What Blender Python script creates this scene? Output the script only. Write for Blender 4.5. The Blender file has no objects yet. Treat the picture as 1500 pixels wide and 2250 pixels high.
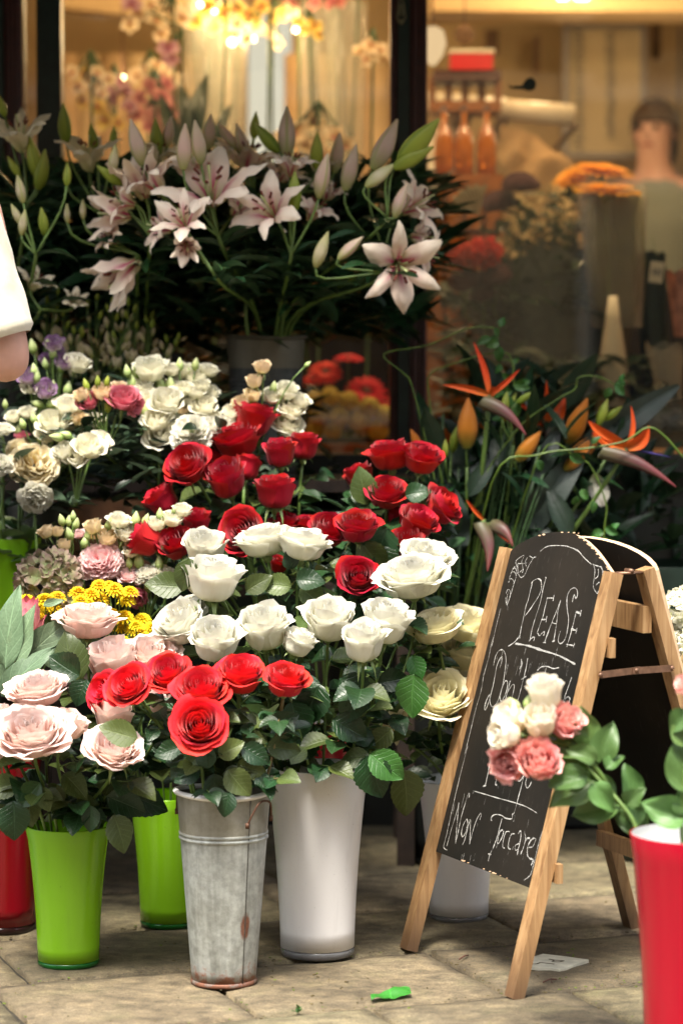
import bpy, math, random
from math import sin, cos, pi, radians, sqrt, atan2, exp, atan
from mathutils import Vector, Matrix, noise

random.seed(7)
scene = bpy.context.scene
COL = scene.collection

# ------------------------------------------------------------------ camera
F, CAMH, PITCH = 5600.0, 1.12, atan(275 / 5600)      # focal length in photo pixels, eye height, downward tilt
cam_d = bpy.data.cameras.new("camera"); cam = bpy.data.objects.new("camera", cam_d); COL.objects.link(cam)
cam.location = (0, 0, CAMH); cam.rotation_euler = (pi / 2 - PITCH, 0, 0)
cam_d.sensor_fit = 'VERTICAL'; cam_d.sensor_height = 36; cam_d.sensor_width = 24
cam_d.lens = F / 2250 * 36
cam_d.clip_start = 0.1; cam_d.clip_end = 500
cam_d.dof.use_dof = True; cam_d.dof.focus_distance = 4.95; cam_d.dof.aperture_fstop = 2.2
scene.camera = cam

# ------------------------------------------------------------------ sky and sun
SUN_EL, SUN_DIR = radians(67), Vector((-0.25, -0.93, 0))
world = bpy.data.worlds.new("World"); scene.world = world; world.use_nodes = True
wn = world.node_tree; bg = wn.nodes["Background"]
sky = wn.nodes.new("ShaderNodeTexSky"); sky.sky_type = 'NISHITA'; sky.sun_disc = False
sky.sun_elevation = SUN_EL; sky.sun_rotation = atan2(SUN_DIR.x, SUN_DIR.y); sky.dust_density = 4; sky.air_density = 1.2
hs = wn.nodes.new('ShaderNodeHueSaturation'); hs.inputs['Saturation'].default_value = .35       # thin bright overcast
wn.links.new(sky.outputs[0], hs.inputs['Color']); wn.links.new(hs.outputs[0], bg.inputs[0]); bg.inputs[1].default_value = 0.14
sun_d = bpy.data.lights.new("sun", 'SUN'); sun_d.energy = 2.9; sun_d.angle = radians(13); sun_d.color = (1, .93, .80)
sun = bpy.data.objects.new("sun", sun_d); COL.objects.link(sun)
sd = SUN_DIR.normalized() * cos(SUN_EL) + Vector((0, 0, sin(SUN_EL)))
sun.rotation_euler = sd.to_track_quat('Z', 'Y').to_euler(); sun.location = (-3, -6, 8)
vs = scene.view_settings
vs.view_transform = 'Standard'; vs.look = 'None'; vs.exposure = 1.62; vs.gamma = 1; vs.use_curve_mapping = False
scene.cycles.max_bounces = 7; scene.cycles.transparent_max_bounces = 12
scene.cycles.sample_clamp_indirect = 4; scene.cycles.use_denoising = True

# ------------------------------------------------------------------ points from the photograph
CAM = Vector((0, 0, CAMH))
def ray(px, py):
    rx, ry = (px - 750) / F, (1125 - py) / F
    return Vector((rx, ry * sin(PITCH) + cos(PITCH), ry * cos(PITCH) - sin(PITCH)))
def W(px, py, Y):
    d = ray(px, py); return CAM + d * (Y / d.y)
def hit(px, py, p0, n):
    d = ray(px, py); return CAM + d * ((p0 - CAM).dot(n) / d.dot(n))
def G(px, py, z=0):
    return hit(px, py, Vector((0, 0, z)), Vector((0, 0, 1)))
def PX(w, Y):
    return w / F * Y

# ------------------------------------------------------------------ mesh helpers
class MB:
    def __init__(s): s.v = []; s.f = []; s.uv = []; s.m = []
    def grid(s, fn, nu, nv, mat=0, wrap=False, u0=0., u1=1., v0=0., v1=1.):
        o = len(s.v); cu = nu if wrap else nu + 1
        for j in range(nv + 1):
            for i in range(cu):
                u = u0 + (u1 - u0) * i / nu; v = v0 + (v1 - v0) * j / nv
                s.v.append(Vector(fn(u, v))); s.uv.append((u, v))
        for j in range(nv):
            for i in range(nu):
                a = o + j * cu + i; b = o + j * cu + (i + 1) % cu
                s.f.append((a, b, b + cu, a + cu)); s.m.append(mat)
        return s
    def tube(s, pts, rad, sides=6, mat=0, cap=True):
        pts = [Vector(p) for p in pts]; n = len(pts)
        if not hasattr(rad, '__len__'): rad = [rad] * n
        o = len(s.v); a = None
        for k in range(n):
            t = (pts[min(k + 1, n - 1)] - pts[max(k - 1, 0)]).normalized()
            if a is None: a = t.cross(Vector((0, 0, 1)) if abs(t.z) < .9 else Vector((1, 0, 0))).normalized()
            else: a = (a - t * a.dot(t)).normalized()
            b = t.cross(a)
            for i in range(sides):
                an = 2 * pi * i / sides
                s.v.append(pts[k] + (a * cos(an) + b * sin(an)) * rad[k]); s.uv.append((i / sides, k / (n - 1)))
        for k in range(n - 1):
            for i in range(sides):
                j = (i + 1) % sides
                s.f.append((o + k * sides + i, o + k * sides + j, o + (k + 1) * sides + j, o + (k + 1) * sides + i)); s.m.append(mat)
        if cap:
            s.f.append(tuple(o + i for i in range(sides))[::-1]); s.m.append(mat)
            s.f.append(tuple(o + (n - 1) * sides + i for i in range(sides))); s.m.append(mat)
        return s
    def lathe(s, prof, seg=48, mat=0, c=(0, 0, 0), wob=0):
        c = Vector(c); n = len(prof) - 1
        def fn(u, v):
            k = v * n; i = min(int(k + 1e-6), n - 1); t = k - i
            r = prof[i][0] * (1 - t) + prof[i + 1][0] * t; z = prof[i][1] * (1 - t) + prof[i + 1][1] * t
            r *= 1 + wob * sin(3 * u * 2 * pi + 9 * z)
            return c + Vector((r * cos(2 * pi * u), r * sin(2 * pi * u), z))
        return s.grid(fn, seg, n, mat, wrap=True)
    def box(s, c, size, R=None, mat=0):
        c = Vector(c); h = Vector(size) / 2; o = len(s.v)
        for dx, dy, dz in ((-1,-1,-1),(1,-1,-1),(1,1,-1),(-1,1,-1),(-1,-1,1),(1,-1,1),(1,1,1),(-1,1,1)):
            p = Vector((dx * h.x, dy * h.y, dz * h.z))
            if R: p = R @ p
            s.v.append(c + p); s.uv.append(((dx + 1) / 2, (dz + 1) / 2))
        for q in ((0,3,2,1),(4,5,6,7),(0,1,5,4),(1,2,6,5),(2,3,7,6),(3,0,4,7)):
            s.f.append(tuple(o + k for k in q)); s.m.append(mat)
        return s
    def beam(s, p0, p1, ax, wa, wb, mat=0):
        """square bar p0-p1; ax = direction of its width wa, wb across"""
        p0, p1 = Vector(p0), Vector(p1); d = (p1 - p0).normalized(); a = (Vector(ax) - d * d.dot(Vector(ax))).normalized(); b = d.cross(a)
        o = len(s.v)
        for p in (p0, p1):
            for i, j in ((-1,-1),(1,-1),(1,1),(-1,1)):
                s.v.append(p + a * wa / 2 * i + b * wb / 2 * j); s.uv.append(((i + 1) / 2, 0 if p is p0 else 1))
        for q in ((0,3,2,1),(4,5,6,7),(0,1,5,4),(1,2,6,5),(2,3,7,6),(3,0,4,7)):
            s.f.append(tuple(o + k for k in q)); s.m.append(mat)
        return s
    def poly(s, pts, depth, n, mat=0):
        """flat outline pushed back by depth along n"""
        n = Vector(n); o = len(s.v); k = len(pts)
        for p in pts: s.v.append(Vector(p)); s.uv.append((0, 0))
        for p in pts: s.v.append(Vector(p) - n * depth); s.uv.append((0, 0))
        s.f.append(tuple(o + i for i in range(k))); s.m.append(mat)
        s.f.append(tuple(o + k + i for i in range(k))[::-1]); s.m.append(mat)
        for i in range(k):
            j = (i + 1) % k
            s.f.append((o + j, o + i, o + k + i, o + k + j)); s.m.append(mat)
        return s
    def leaf(s, M, L, w, mat=0, nv=5, fold=.25, bend=.3, sh=.8):
        def fn(u, v):
            x = (2 * u - 1); ww = w * sin(pi * min(1, max(0.0, v)) ** sh)
            return M @ Vector((x * ww * L / 2, (v - .12 * bend * v * v) * L, (abs(x) * ww * fold - bend * v * v * .5) * L))
        return s.grid(fn, 2, nv, mat)
    def build(s, name, mats, smooth=True):
        me = bpy.data.meshes.new(name)
        me.from_pydata([tuple(v) for v in s.v], [], s.f)
        if not isinstance(mats, (list, tuple)): mats = [mats]
        for m in mats: me.materials.append(m)
        if len(mats) > 1: me.polygons.foreach_set('material_index', s.m)
        uvl = me.uv_layers.new(name="UVMap"); li = [0] * len(me.loops); me.loops.foreach_get('vertex_index', li)
        flat = []
        for i in li: flat += s.uv[i]
        uvl.data.foreach_set('uv', flat)
        me.polygons.foreach_set('use_smooth', [smooth] * len(me.polygons))
        me.update(); return me

def link(name, data=None, parent=None, M=None):
    o = bpy.data.objects.new(name, data); COL.objects.link(o)
    if parent is not None: o.parent = parent
    if M is not None: o.matrix_basis = M
    return o
def tag(o, label=None, cat=None, group=None, kind=None):
    if label: o['label'] = label
    if cat: o['category'] = cat
    if group: o['group'] = group
    if kind: o['kind'] = kind
    return o
def thing(name, loc, label, cat, group=None):
    o = link(name); o.location = Vector(loc); o.empty_display_size = .02
    return tag(o, label, cat, group)
def part(root, name, me, M=None, parent=None, label=None):
    """a part given in world space under an unrotated thing; with parent: a sub-part sharing the parent's space"""
    if parent is not None: return link(name, me, parent, M)
    T = Matrix.Translation(-root.location)
    o = link(name, me, root, T @ M if M is not None else T)
    if label: o['label'] = label
    return o
def frame(pos, z, spin=0., sc=1.):
    z = Vector(z).normalized(); q = z.to_track_quat('Z', 'Y')
    return Matrix.Translation(Vector(pos)) @ q.to_matrix().to_4x4() @ Matrix.Rotation(spin, 4, 'Z') @ Matrix.Scale(sc, 4)
def yframe(pos, y, up=(0, 0, 1), sc=1., roll=0.):
    y = Vector(y).normalized(); x = y.cross(Vector(up))
    if x.length < 1e-3: x = y.cross(Vector((1, 0, 0)))
    x.normalize(); z = x.cross(y)
    R = Matrix((x, y, z)).transposed().to_4x4()
    return Matrix.Translation(Vector(pos)) @ R @ Matrix.Rotation(roll, 4, 'Y') @ Matrix.Scale(sc, 4)
def bez(p0, p1, p2, p3, n=10):
    return [p0 * (1 - t) ** 3 + p1 * 3 * t * (1 - t) ** 2 + p2 * 3 * t * t * (1 - t) + p3 * t ** 3 for t in (i / n for i in range(n + 1))]
def rv(a=1.): return Vector((random.uniform(-a, a), random.uniform(-a, a), random.uniform(-a, a)))
def catmull(pts, n=5):
    P = [pts[0]] + list(pts) + [pts[-1]]; out = []
    for i in range(1, len(P) - 2):
        a, b, c, d = P[i - 1], P[i], P[i + 1], P[i + 2]
        for k in range(n):
            t = k / n
            out.append(.5 * ((2 * b) + (c - a) * t + (2 * a - 5 * b + 4 * c - d) * t * t + (-a + 3 * b - 3 * c + d) * t ** 3))
    out.append(P[-2]); return out

# ------------------------------------------------------------------ materials
class NT:
    def __init__(s, name):
        s.m = bpy.data.materials.new(name); s.m.use_nodes = True; s.t = s.m.node_tree; s.n = s.t.nodes; s.n.clear()
        s.out = s.n.new("ShaderNodeOutputMaterial")
    def add(s, typ, ins=None, **kw):
        n = s.n.new("ShaderNode" + typ)
        for k, v in kw.items(): setattr(n, k, v)
        for k, v in (ins or {}).items():
            if isinstance(v, bpy.types.NodeSocket): s.t.links.new(v, n.inputs[k])
            elif v is not None: n.inputs[k].default_value = v
        return n
    def math(s, op, a, b=0., c=None):
        n = s.add("Math", {0: a, 1: b}, operation=op)
        if c is not None:
            if isinstance(c, bpy.types.NodeSocket): s.t.links.new(c, n.inputs[2])
            else: n.inputs[2].default_value = c
        return n.outputs[0]
    def ramp(s, fac, stops, interp='LINEAR'):
        n = s.add("ValToRGB", {0: fac}); cr = n.color_ramp; cr.interpolation = interp
        while len(cr.elements) < len(stops): cr.elements.new(.5)
        for e, (p, c) in zip(cr.elements, stops): e.position = p; e.color = c4(c)
        return n.outputs[0]
    def mix(s, fac, a, b, blend='MIX'):
        n = s.add("Mix", data_type='RGBA', blend_type=blend)
        for k, v in ((0, fac), (6, a), (7, b)):
            if isinstance(v, bpy.types.NodeSocket): s.t.links.new(v, n.inputs[k])
            else: n.inputs[k].default_value = v if k == 0 else c4(v)
        return n.outputs[2]
    def noise(s, scale, detail=3, vec=None, rough=.5, dist=0.):
        n = s.add("TexNoise", {'Scale': scale, 'Detail': detail, 'Roughness': rough, 'Distortion': dist})
        if vec is not None: s.t.links.new(vec, n.inputs['Vector'])
        return n.outputs[0]
    def obj(s): return s.add("TexCoord").outputs['Object']
    def uv(s):
        n = s.add("SeparateXYZ", {0: s.add("TexCoord").outputs['UV']}); return n.outputs[0], n.outputs[1]
    def rnd(s): return s.add("ObjectInfo").outputs['Random']
    def bump(s, h, strength=.3, dist=.002):
        return s.add("Bump", {'Strength': strength, 'Distance': dist, 'Height': h}).outputs[0]
    def vary(s, col, lo=.85, hi=1.15, hue=.0, fac=None):
        r = fac if fac is not None else s.rnd(); v = s.math('MULTIPLY_ADD', r, hi - lo, lo)
        h = s.math('MULTIPLY_ADD', s.math('FRACT', s.math('MULTIPLY', r, 7.31)), 2 * hue, .5 - hue)
        return s.add("HueSaturation", {'Hue': h, 'Saturation': 1., 'Value': v, 'Color': col}).outputs[0]
    def bsdf(s, col, rough=.5, trans=0., finish=True, **ins):
        d = {'Base Color': col if isinstance(col, bpy.types.NodeSocket) else c4(col), 'Roughness': rough}
        d.update(ins); p = s.add("BsdfPrincipled", d); sh = p.outputs[0]
        if trans:
            t = s.add("BsdfTranslucent", {'Color': d['Base Color']}); sh = s.add("MixShader", {0: trans, 1: sh, 2: t.outputs[0]}).outputs[0]
        if finish: s.t.links.new(sh, s.out.inputs[0])
        return sh
def c4(c): return tuple(c) + (1.,) if len(c) == 3 else tuple(c)
def plain(name, col, rough=.5, nscale=0, namt=.15, bumpd=0., metal=0., **k):
    t = NT(name); c = c4(col)
    if nscale:
        n = t.noise(nscale, 4, t.obj()); dk = tuple(x * (1 - namt) for x in col[:3]); lt = tuple(min(1, x * (1 + namt)) for x in col[:3])
        c = t.ramp(n, [(.3, dk), (.7, lt)])
        if bumpd: k['Normal'] = t.bump(n, .5, bumpd)
    t.bsdf(c, rough, Metallic=metal, **k); return t.m

def petal_mat(name, base, mid, tip, rough=.55, trans=.28, streak=None, fine=.10, hue=.006, spec=.25):
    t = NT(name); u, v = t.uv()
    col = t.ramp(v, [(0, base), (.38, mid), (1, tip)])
    vec = t.add("CombineXYZ", {0: t.math('MULTIPLY', u, 22.), 1: t.math('MULTIPLY', v, 2.5), 2: t.rnd()}).outputs[0]
    n = t.noise(1., 3, vec)
    col = t.mix(fine, col, t.ramp(n, [(.3, (.0, .0, .0)), (.7, (1, 1, 1))]), 'SOFT_LIGHT')
    if streak:      # coloured midrib band, strongest towards the throat
        sc, wd, vmax = streak
        a = t.math('ABSOLUTE', t.math('SUBTRACT', u, .5))
        f1 = t.math('SUBTRACT', 1., t.math('DIVIDE', a, wd)); f1.node.use_clamp = True; f2 = t.math('SUBTRACT', vmax, v); f2.node.use_clamp = True
        f = t.math('MULTIPLY', f1, f2)
        f = t.math('MULTIPLY', f, 3.0); f.node.use_clamp = True
        col = t.mix(f, col, sc)
    col = t.vary(col, .9, 1.08, hue)
    t.bsdf(col, rough, trans, Normal=t.bump(n, .35, .0012), **{'Specular IOR Level': spec, 'Sheen Weight': .12})
    return t.m
def leaf_mat(name, top, under, rough=.38, trans=.16, veins=True, vstr=.5, lo=.7, hi=1.3, hue=.015, nv=7.):
    t = NT(name); u, v = t.uv(); a = t.math('ABSOLUTE', t.math('SUBTRACT', t.math('MULTIPLY', u, 2.), 1.))
    col = t.mix(t.add("NewGeometry").outputs['Backfacing'], top, under)
    k = {}
    nz = t.noise(35, 3, t.obj())
    col = t.mix(.35, col, t.ramp(nz, [(.3, (.25, .25, .25)), (.7, (.8, .8, .8))]), 'SOFT_LIGHT')
    if veins:
        s = t.math('FRACT', t.math('SUBTRACT', t.math('MULTIPLY', v, nv), t.math('MULTIPLY', a, 1.7)))
        rib = t.math('ABSOLUTE', t.math('SUBTRACT', s, .5))
        side = t.ramp(rib, [(0, (1, 1, 1)), (.09, (0, 0, 0))]); mid = t.ramp(a, [(.0, (1, 1, 1)), (.07, (0, 0, 0))])
        vn = t.math('MAXIMUM', t.math('MULTIPLY', side, .55), mid)
        col = t.mix(t.math('MULTIPLY', vn, vstr), col, tuple(min(1, x * 2.2 + .03) for x in top))
        k['Normal'] = t.bump(t.math('SUBTRACT', t.math('MULTIPLY', nz, .5), vn), .6, .0012)
    col = t.vary(col, lo, hi, hue)
    t.bsdf(col, rough, trans, **k); return t.m

MT = {}
# petals
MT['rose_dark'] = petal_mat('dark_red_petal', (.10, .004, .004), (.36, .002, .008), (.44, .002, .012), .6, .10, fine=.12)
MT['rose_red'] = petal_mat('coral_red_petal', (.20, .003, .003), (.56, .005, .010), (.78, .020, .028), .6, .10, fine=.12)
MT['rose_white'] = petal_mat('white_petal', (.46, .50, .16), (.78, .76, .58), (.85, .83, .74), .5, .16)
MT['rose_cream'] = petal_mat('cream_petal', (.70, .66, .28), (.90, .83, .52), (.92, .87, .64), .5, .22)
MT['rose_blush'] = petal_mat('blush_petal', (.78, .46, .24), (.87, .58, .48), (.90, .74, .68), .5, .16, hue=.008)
MT['lisi_white'] = petal_mat('lisianthus_white_petal', (.40, .48, .14), (.82, .80, .60), (.88, .85, .72), .55, .3)
MT['lisi_cream'] = petal_mat('lisianthus_cream_petal', (.45, .50, .10), (.82, .70, .40), (.86, .70, .48), .55, .3)
MT['lisi_pale'] = petal_mat('lisianthus_shell_petal', (.82, .70, .25), (.94, .84, .60), (.95, .90, .80), .5, .3)
MT['lisi_pink'] = petal_mat('lisianthus_pink_petal', (.95, .72, .5), (.95, .34, .33), (.97, .56, .52), .55, .2, hue=.01)
MT['lisi_rose'] = petal_mat('lisianthus_rose_petal', (.55, .3, .2), (.60, .13, .20), (.68, .20, .27), .55, .3, hue=.01)
MT['lisi_soft'] = petal_mat('lisianthus_soft_pink_petal', (.8, .40, .38), (.88, .52, .52), (.92, .72, .70), .55, .3, hue=.01)
MT['lisi_purple'] = petal_mat('lisianthus_purple_edged_petal', (.6, .6, .5), (.70, .62, .58), (.26, .12, .30), .55, .3)
MT['peony'] = petal_mat('peony_petal', (.85, .60, .15), (.88, .76, .46), (.88, .80, .62), .55, .3)
MT['carnation'] = petal_mat('carnation_petal', (.5, .6, .3), (.80, .78, .64), (.84, .82, .74), .6, .3)
MT['yellow'] = petal_mat('button_chrysanthemum_petal', (.55, .35, .0), (.82, .55, .004), (.88, .66, .012), .6, .25, hue=.012)
MT['lily'] = petal_mat('lily_petal', (.5, .5, .2), (.80, .62, .52), (.86, .76, .62), .45, .2, streak=((.50, .03, .14), .22, .62))
MT['lily_pale'] = petal_mat('lily_pale_petal', (.5, .52, .25), (.76, .68, .48), (.84, .76, .58), .45, .2)
MT['gerbera_red'] = petal_mat('gerbera_red_petal', (.5, .0, .01), (.70, .008, .02), (.75, .02, .03), .5, .25)
MT['gerbera_orange'] = petal_mat('gerbera_orange_petal', (.6, .2, .0), (.80, .30, .01), (.85, .42, .02), .5, .25)
MT['orchid_yellow'] = petal_mat('orchid_yellow_petal', (.6, .25, .05), (.85, .62, .15), (.85, .68, .30), .5, .3)
MT['orchid_pink'] = petal_mat('orchid_pink_petal', (.4, .05, .1), (.60, .22, .22), (.68, .35, .32), .5, .3)
MT['orchid_mauve'] = petal_mat('orchid_mauve_petal', (.4, .1, .25), (.55, .30, .38), (.62, .42, .45), .5, .3)
MT['orchid_cream'] = petal_mat('orchid_cream_petal', (.7, .5, .2), (.86, .70, .50), (.86, .74, .58), .5, .3)
MT['hydra_white'] = petal_mat('hydrangea_white_petal', (.5, .55, .2), (.80, .78, .62), (.84, .82, .70), .55, .3)
MT['hydra_green'] = petal_mat('hydrangea_green_petal', (.30, .34, .14), (.33, .33, .16), (.34, .20, .20), .65, .25, hue=.03)
MT['orange_bud'] = petal_mat('orange_bud_skin', (.22, .22, .03), (.58, .20, .02), (.54, .17, .02), .45, .2)
MT['protea'] = petal_mat('protea_bract', (.75, .62, .55), (.72, .36, .34), (.62, .08, .14), .6, .2)
MT['strelitzia'] = petal_mat('strelitzia_sepal', (.50, .12, .01), (.58, .075, .008), (.55, .05, .006), .45, .15)
MT['strelitzia_blue'] = plain('strelitzia_tongue', (.04, .03, .18), .4)
MT['celosia'] = petal_mat('celosia_petal', (.35, .01, .01), (.55, .03, .02), (.62, .06, .03), .6, .2)
MT['burgundy'] = plain('burgundy_plush', (.035, .004, .008), .9, 120, .5, .002)
MT['pompon'] = petal_mat('pompon_petal', (.35, .28, .02), (.72, .58, .12), (.80, .68, .22), .6, .25)
def lily_bud_mat(name, c0, c1, c2, rib):
    t = NT(name); u, v = t.uv(); col = t.ramp(v, [(0, c0), (.45, c1), (1, c2)])
    w = t.math('COSINE', t.math('MULTIPLY', u, 6 * pi)); f = t.ramp(w, [(.75, (0, 0, 0)), (1, (1, 1, 1))])
    col = t.vary(t.mix(t.math('MULTIPLY', f, .8), col, rib), .85, 1.12, .01)
    t.bsdf(col, .42, .12, **{'Specular IOR Level': .3}); return t.m
MT['bud_pink'] = lily_bud_mat('lily_bud_pink', (.30, .34, .10), (.62, .44, .36), (.66, .52, .36), (.36, .38, .12))
MT['bud_cream'] = lily_bud_mat('lily_bud_cream', (.34, .36, .10), (.62, .55, .36), (.50, .50, .20), (.36, .40, .10))
MT['bud_green'] = lily_bud_mat('lily_bud_green', (.20, .28, .03), (.26, .32, .04), (.30, .34, .06), (.13, .20, .02))
MT['bud_lisi'] = lily_bud_mat('lisianthus_bud_skin', (.18, .30, .05), (.46, .56, .22), (.55, .60, .32), (.34, .45, .12))
MT['freesia'] = petal_mat('freesia_floret_skin', (.34, .42, .08), (.64, .58, .32), (.70, .58, .42), .5, .3)
MT['bop_beak'] = lily_bud_mat('strelitzia_beak_skin', (.09, .085, .04), (.10, .040, .040), (.15, .022, .026), (.08, .07, .045))
# leaves and stems
MT['leaf_rose'] = leaf_mat('rose_leaf', (.012, .042, .012), (.075, .125, .045), .36)
MT['leaf_olive'] = leaf_mat('olive_leaf', (.060, .088, .020), (.12, .15, .065), .42)
MT['leaf_fresh'] = leaf_mat('fresh_leaf', (.030, .105, .016), (.10, .20, .05), .4)
MT['leaf_lisi'] = leaf_mat('lisianthus_leaf', (.05, .095, .050), (.10, .15, .09), .5, vstr=.15, nv=3)
MT['leaf_lisi_bright'] = leaf_mat('tulip_green_leaf', (.085, .165, .042), (.15, .24, .08), .46, .2, vstr=.22, nv=2.)
MT['leaf_lily'] = leaf_mat('lily_leaf', (.012, .042, .014), (.03, .07, .03), .3, vstr=.1, nv=1)
MT['leaf_grey'] = leaf_mat('eucalyptus_leaf', (.13, .20, .11), (.20, .26, .17), .55, vstr=.6, nv=5.)
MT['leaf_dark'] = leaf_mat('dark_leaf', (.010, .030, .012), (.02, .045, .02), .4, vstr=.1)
MT['stem'] = plain('green_stem', (.10, .17, .035), .45, 30, .3)
MT['stem_dark'] = plain('dark_green_stem', (.03, .07, .02), .5, 30, .3)
MT['stem_red'] = plain('reddish_stem', (.16, .12, .04), .45, 30, .4)
MT['stem_lime'] = plain('lime_twig', (.075, .13, .014), .45, 30, .3)
MT['calyx'] = plain('sepal_green', (.20, .27, .09), .5, 40, .2)
MT['anther'] = plain('lily_anther', (.12, .02, .01), .8)
MT['filament'] = plain('lily_filament', (.45, .50, .22), .5)

# ------------------------------------------------------------------ flower prototypes (unit radius, axis +Z)
def petal_fn(ang, R, Hh, wid, lean, curl, tip=0., ruf=0., base=.10, seed=0., flute=0.):
    p1, p2 = seed * 1.7, seed * 2.9
    def fn(u, v):
        x = 2 * u - 1
        top = 1 - .17 * abs(x) ** 3.2 + tip * exp(-(x / .22) ** 2)
        s = v * top; t = min(1, s / .5)
        r = base + (R - base) * sin(t * pi / 2); z = Hh * .34 * (1 - cos(t * pi / 2))
        q = max(0, (s - .5) / .5); z += Hh * .66 * q; r += lean * q
        q2 = max(0, (s - .70) / .30); e = max(0, (abs(x) - .55) / .45)
        r += curl * (sin(q2 * 1.5) * .13 * q2 + .07 * e * e * q); z -= curl * (q2 * q2 * .17 + .05 * e * e * q) * Hh
        r *= 1 + (.06 + .10 * (R < .5)) * x
        r += ruf * (.06 * sin(5 * x + p1) + .03 * sin(11 * x + p2)) * s * s + flute * .05 * sin(16 * x + p1) * q2
        z += ruf * .05 * sin(4 * x + p2) * s * s
        r += .045 * noise.noise(Vector((x * 1.3 + p1, s * 1.6, seed))) * min(1, R * 2) + .015 * noise.noise(Vector((x * 5 + p1, s * 5, seed)))
        z += .05 * noise.noise(Vector((x * 1.5 + p2, 2., seed))) * s
        a = ang + x * wid * (.42 + .58 * sin(min(1, s * 1.3) * pi / 2))
        return (r * cos(a), r * sin(a), z)
    return fn
GA = 2.39996
def rose_proto(kind, mat, seed, opn, nin=11, nout=13, tip=.03, ruf=.4, hh=1.25, split=True, curlm=1., flute=0., nu=8, nv=8, bell=1.):
    """returns (core mesh, [outer petal meshes]) ; opn 0 = closed cup, 1 = fully open"""
    rnd = random.Random(seed); core = MB(); a = rnd.uniform(0, 6)
    for k in range(nin):
        f = k / max(1, nin - 1); a += GA * rnd.uniform(.9, 1.1)
        R = .05 + (.45 + .08 * opn) * f ** 1.1; H = hh * (1.02 - .05 * opn * f + rnd.uniform(-.03, .03)) * (1 - .10 * opn * (1 - f))
        core.grid(petal_fn(a, R, H, 1.9 - .75 * f, -.35 * R * (1 - f) + .06 * opn * f, .35 * f + .35 * opn * f, 0, ruf * .5 + flute * .3, .04, rnd.uniform(0, 9), flute), nu, nv)
    cm = core.build(kind + '_core', MT[mat]); outs = []; allm = core
    for k in range(nout):
        f = k / max(1, nout - 1); a += GA * rnd.uniform(.92, 1.08)
        R = .50 + (.10 + .14 * opn) * f * bell + .04 * opn; H = hh * (.99 - (.05 + .30 * opn) * f + rnd.uniform(-.03, .03))
        lean = .02 + (.05 + .26 * opn) * f; cu = (.25 + .85 * f) * (.55 + .65 * opn) * curlm
        fn = petal_fn(a, R, H, 1.22 - .20 * f, lean, cu, tip * (1 + f), ruf * (.6 + .7 * f), .08, rnd.uniform(0, 9), flute)
        if split:
            outs.append(MB().grid(fn, nu + 2, nv + 1).build(kind + '_petal', MT[mat]))
        else: allm.grid(fn, nu, nv)
    if not split: cm = allm.build(kind + '_bloom', MT[mat])
    return cm, outs
def calyx_mesh(n=5, L=.62, refl=.6, mat='calyx'):
    b = MB(); b.lathe([(.05, -.24), (.10, -.20), (.17, -.10), (.16, 0), (.10, .05)], 8)
    for k in range(n):
        a = 2 * pi * k / n + .3; d = Vector((cos(a), sin(a), 0))
        def fn(u, v, d=d):
            x = 2 * u - 1; s = Vector((-d.y, d.x, 0)); w = .11 * (1 - v) ** .7 + .006
            return d * (.13 + L * v * (1 - .35 * v)) + s * x * w + Vector((0, 0, -.02 + .25 * v - refl * 1.2 * v * v + .05 * abs(x)))
        b.grid(fn, 2, 5)
    return b.build('sepals', MT[mat])
CALYX = [calyx_mesh(refl=.35), calyx_mesh(L=.7, refl=.7), calyx_mesh(L=.55, refl=.15)]
PROTO = {}      # kind -> (variants, radius scale, z centre)
def reg(kind, variants, zc, name='bloom', rad=1.):
    if kind.startswith(('dark_', 'red_', 'white_', 'cream_', 'blush_')):      # measured size of the built head
        rs = []
        for c, outs in variants:
            r_ = sorted(sqrt(v.co.x ** 2 + v.co.y ** 2) for m in list(outs) + [c] for v in m.vertices); rs.append(r_[int(len(r_) * .985)])
        rad = sum(rs) / len(rs) * .97
    PROTO[kind] = (variants, zc, name, rad)
reg('dark_cup', [rose_proto('dk', 'rose_dark', s, .26, 11, 10, .05, .6, 1.30, curlm=1.0) for s in (1, 2, 3, 7, 8)], .74, rad=.72)
reg('dark_open', [rose_proto('dk', 'rose_dark', s, .60, 14, 13, .03, .5, 1.2) for s in (4, 5, 6, 9)], .62, rad=.83)
reg('red_open', [rose_proto('rd', 'rose_red', s, .58, 16, 15, .05, .4, 1.1, curlm=1.1) for s in (11, 12, 13, 14)], .60, rad=.84)
reg('white_open', [rose_proto('wh', 'rose_white', s, .68, 14, 15, .02, .9, 1.12, flute=.6) for s in (21, 22, 23, 29)], .58, rad=.88)
reg('white_cup', [rose_proto('wh', 'rose_white', s, .36, 12, 11, .03, .8, 1.3, flute=.4) for s in (24, 25, 26, 30, 36)], .70, rad=.76)
reg('cream_open', [rose_proto('cr', 'rose_cream', s, .6, 10, 12, .02, .6, 1.15, flute=.3) for s in (27, 28)], .58, rad=.90)
reg('blush_open', [rose_proto('bl', 'rose_blush', s, .80, 16, 17, .0, 1.0, 1.02, flute=.8) for s in (31, 32, 33)], .50, rad=.93)
reg('blush_cup', [rose_proto('bl', 'rose_blush', s, .35, 9, 9, .02, .7, 1.25, flute=.5) for s in (34, 35)], .62, rad=.78)
def small(kind, mat, seeds, opn=.6, nin=7, nout=8, hh=1.1, ruf=1., fl=1.): 
    reg(kind, [rose_proto(kind, mat, s, opn, nin, nout, .0, ruf, hh, split=False, flute=fl, nu=7, nv=6) for s in seeds], .55, rad=.88)
small('lisi_white', 'lisi_white', (41, 42, 43)); small('lisi_cream', 'lisi_cream', (44,), .2, 6, 6); small('lisi_rose', 'lisi_rose', (45, 46))
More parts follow.
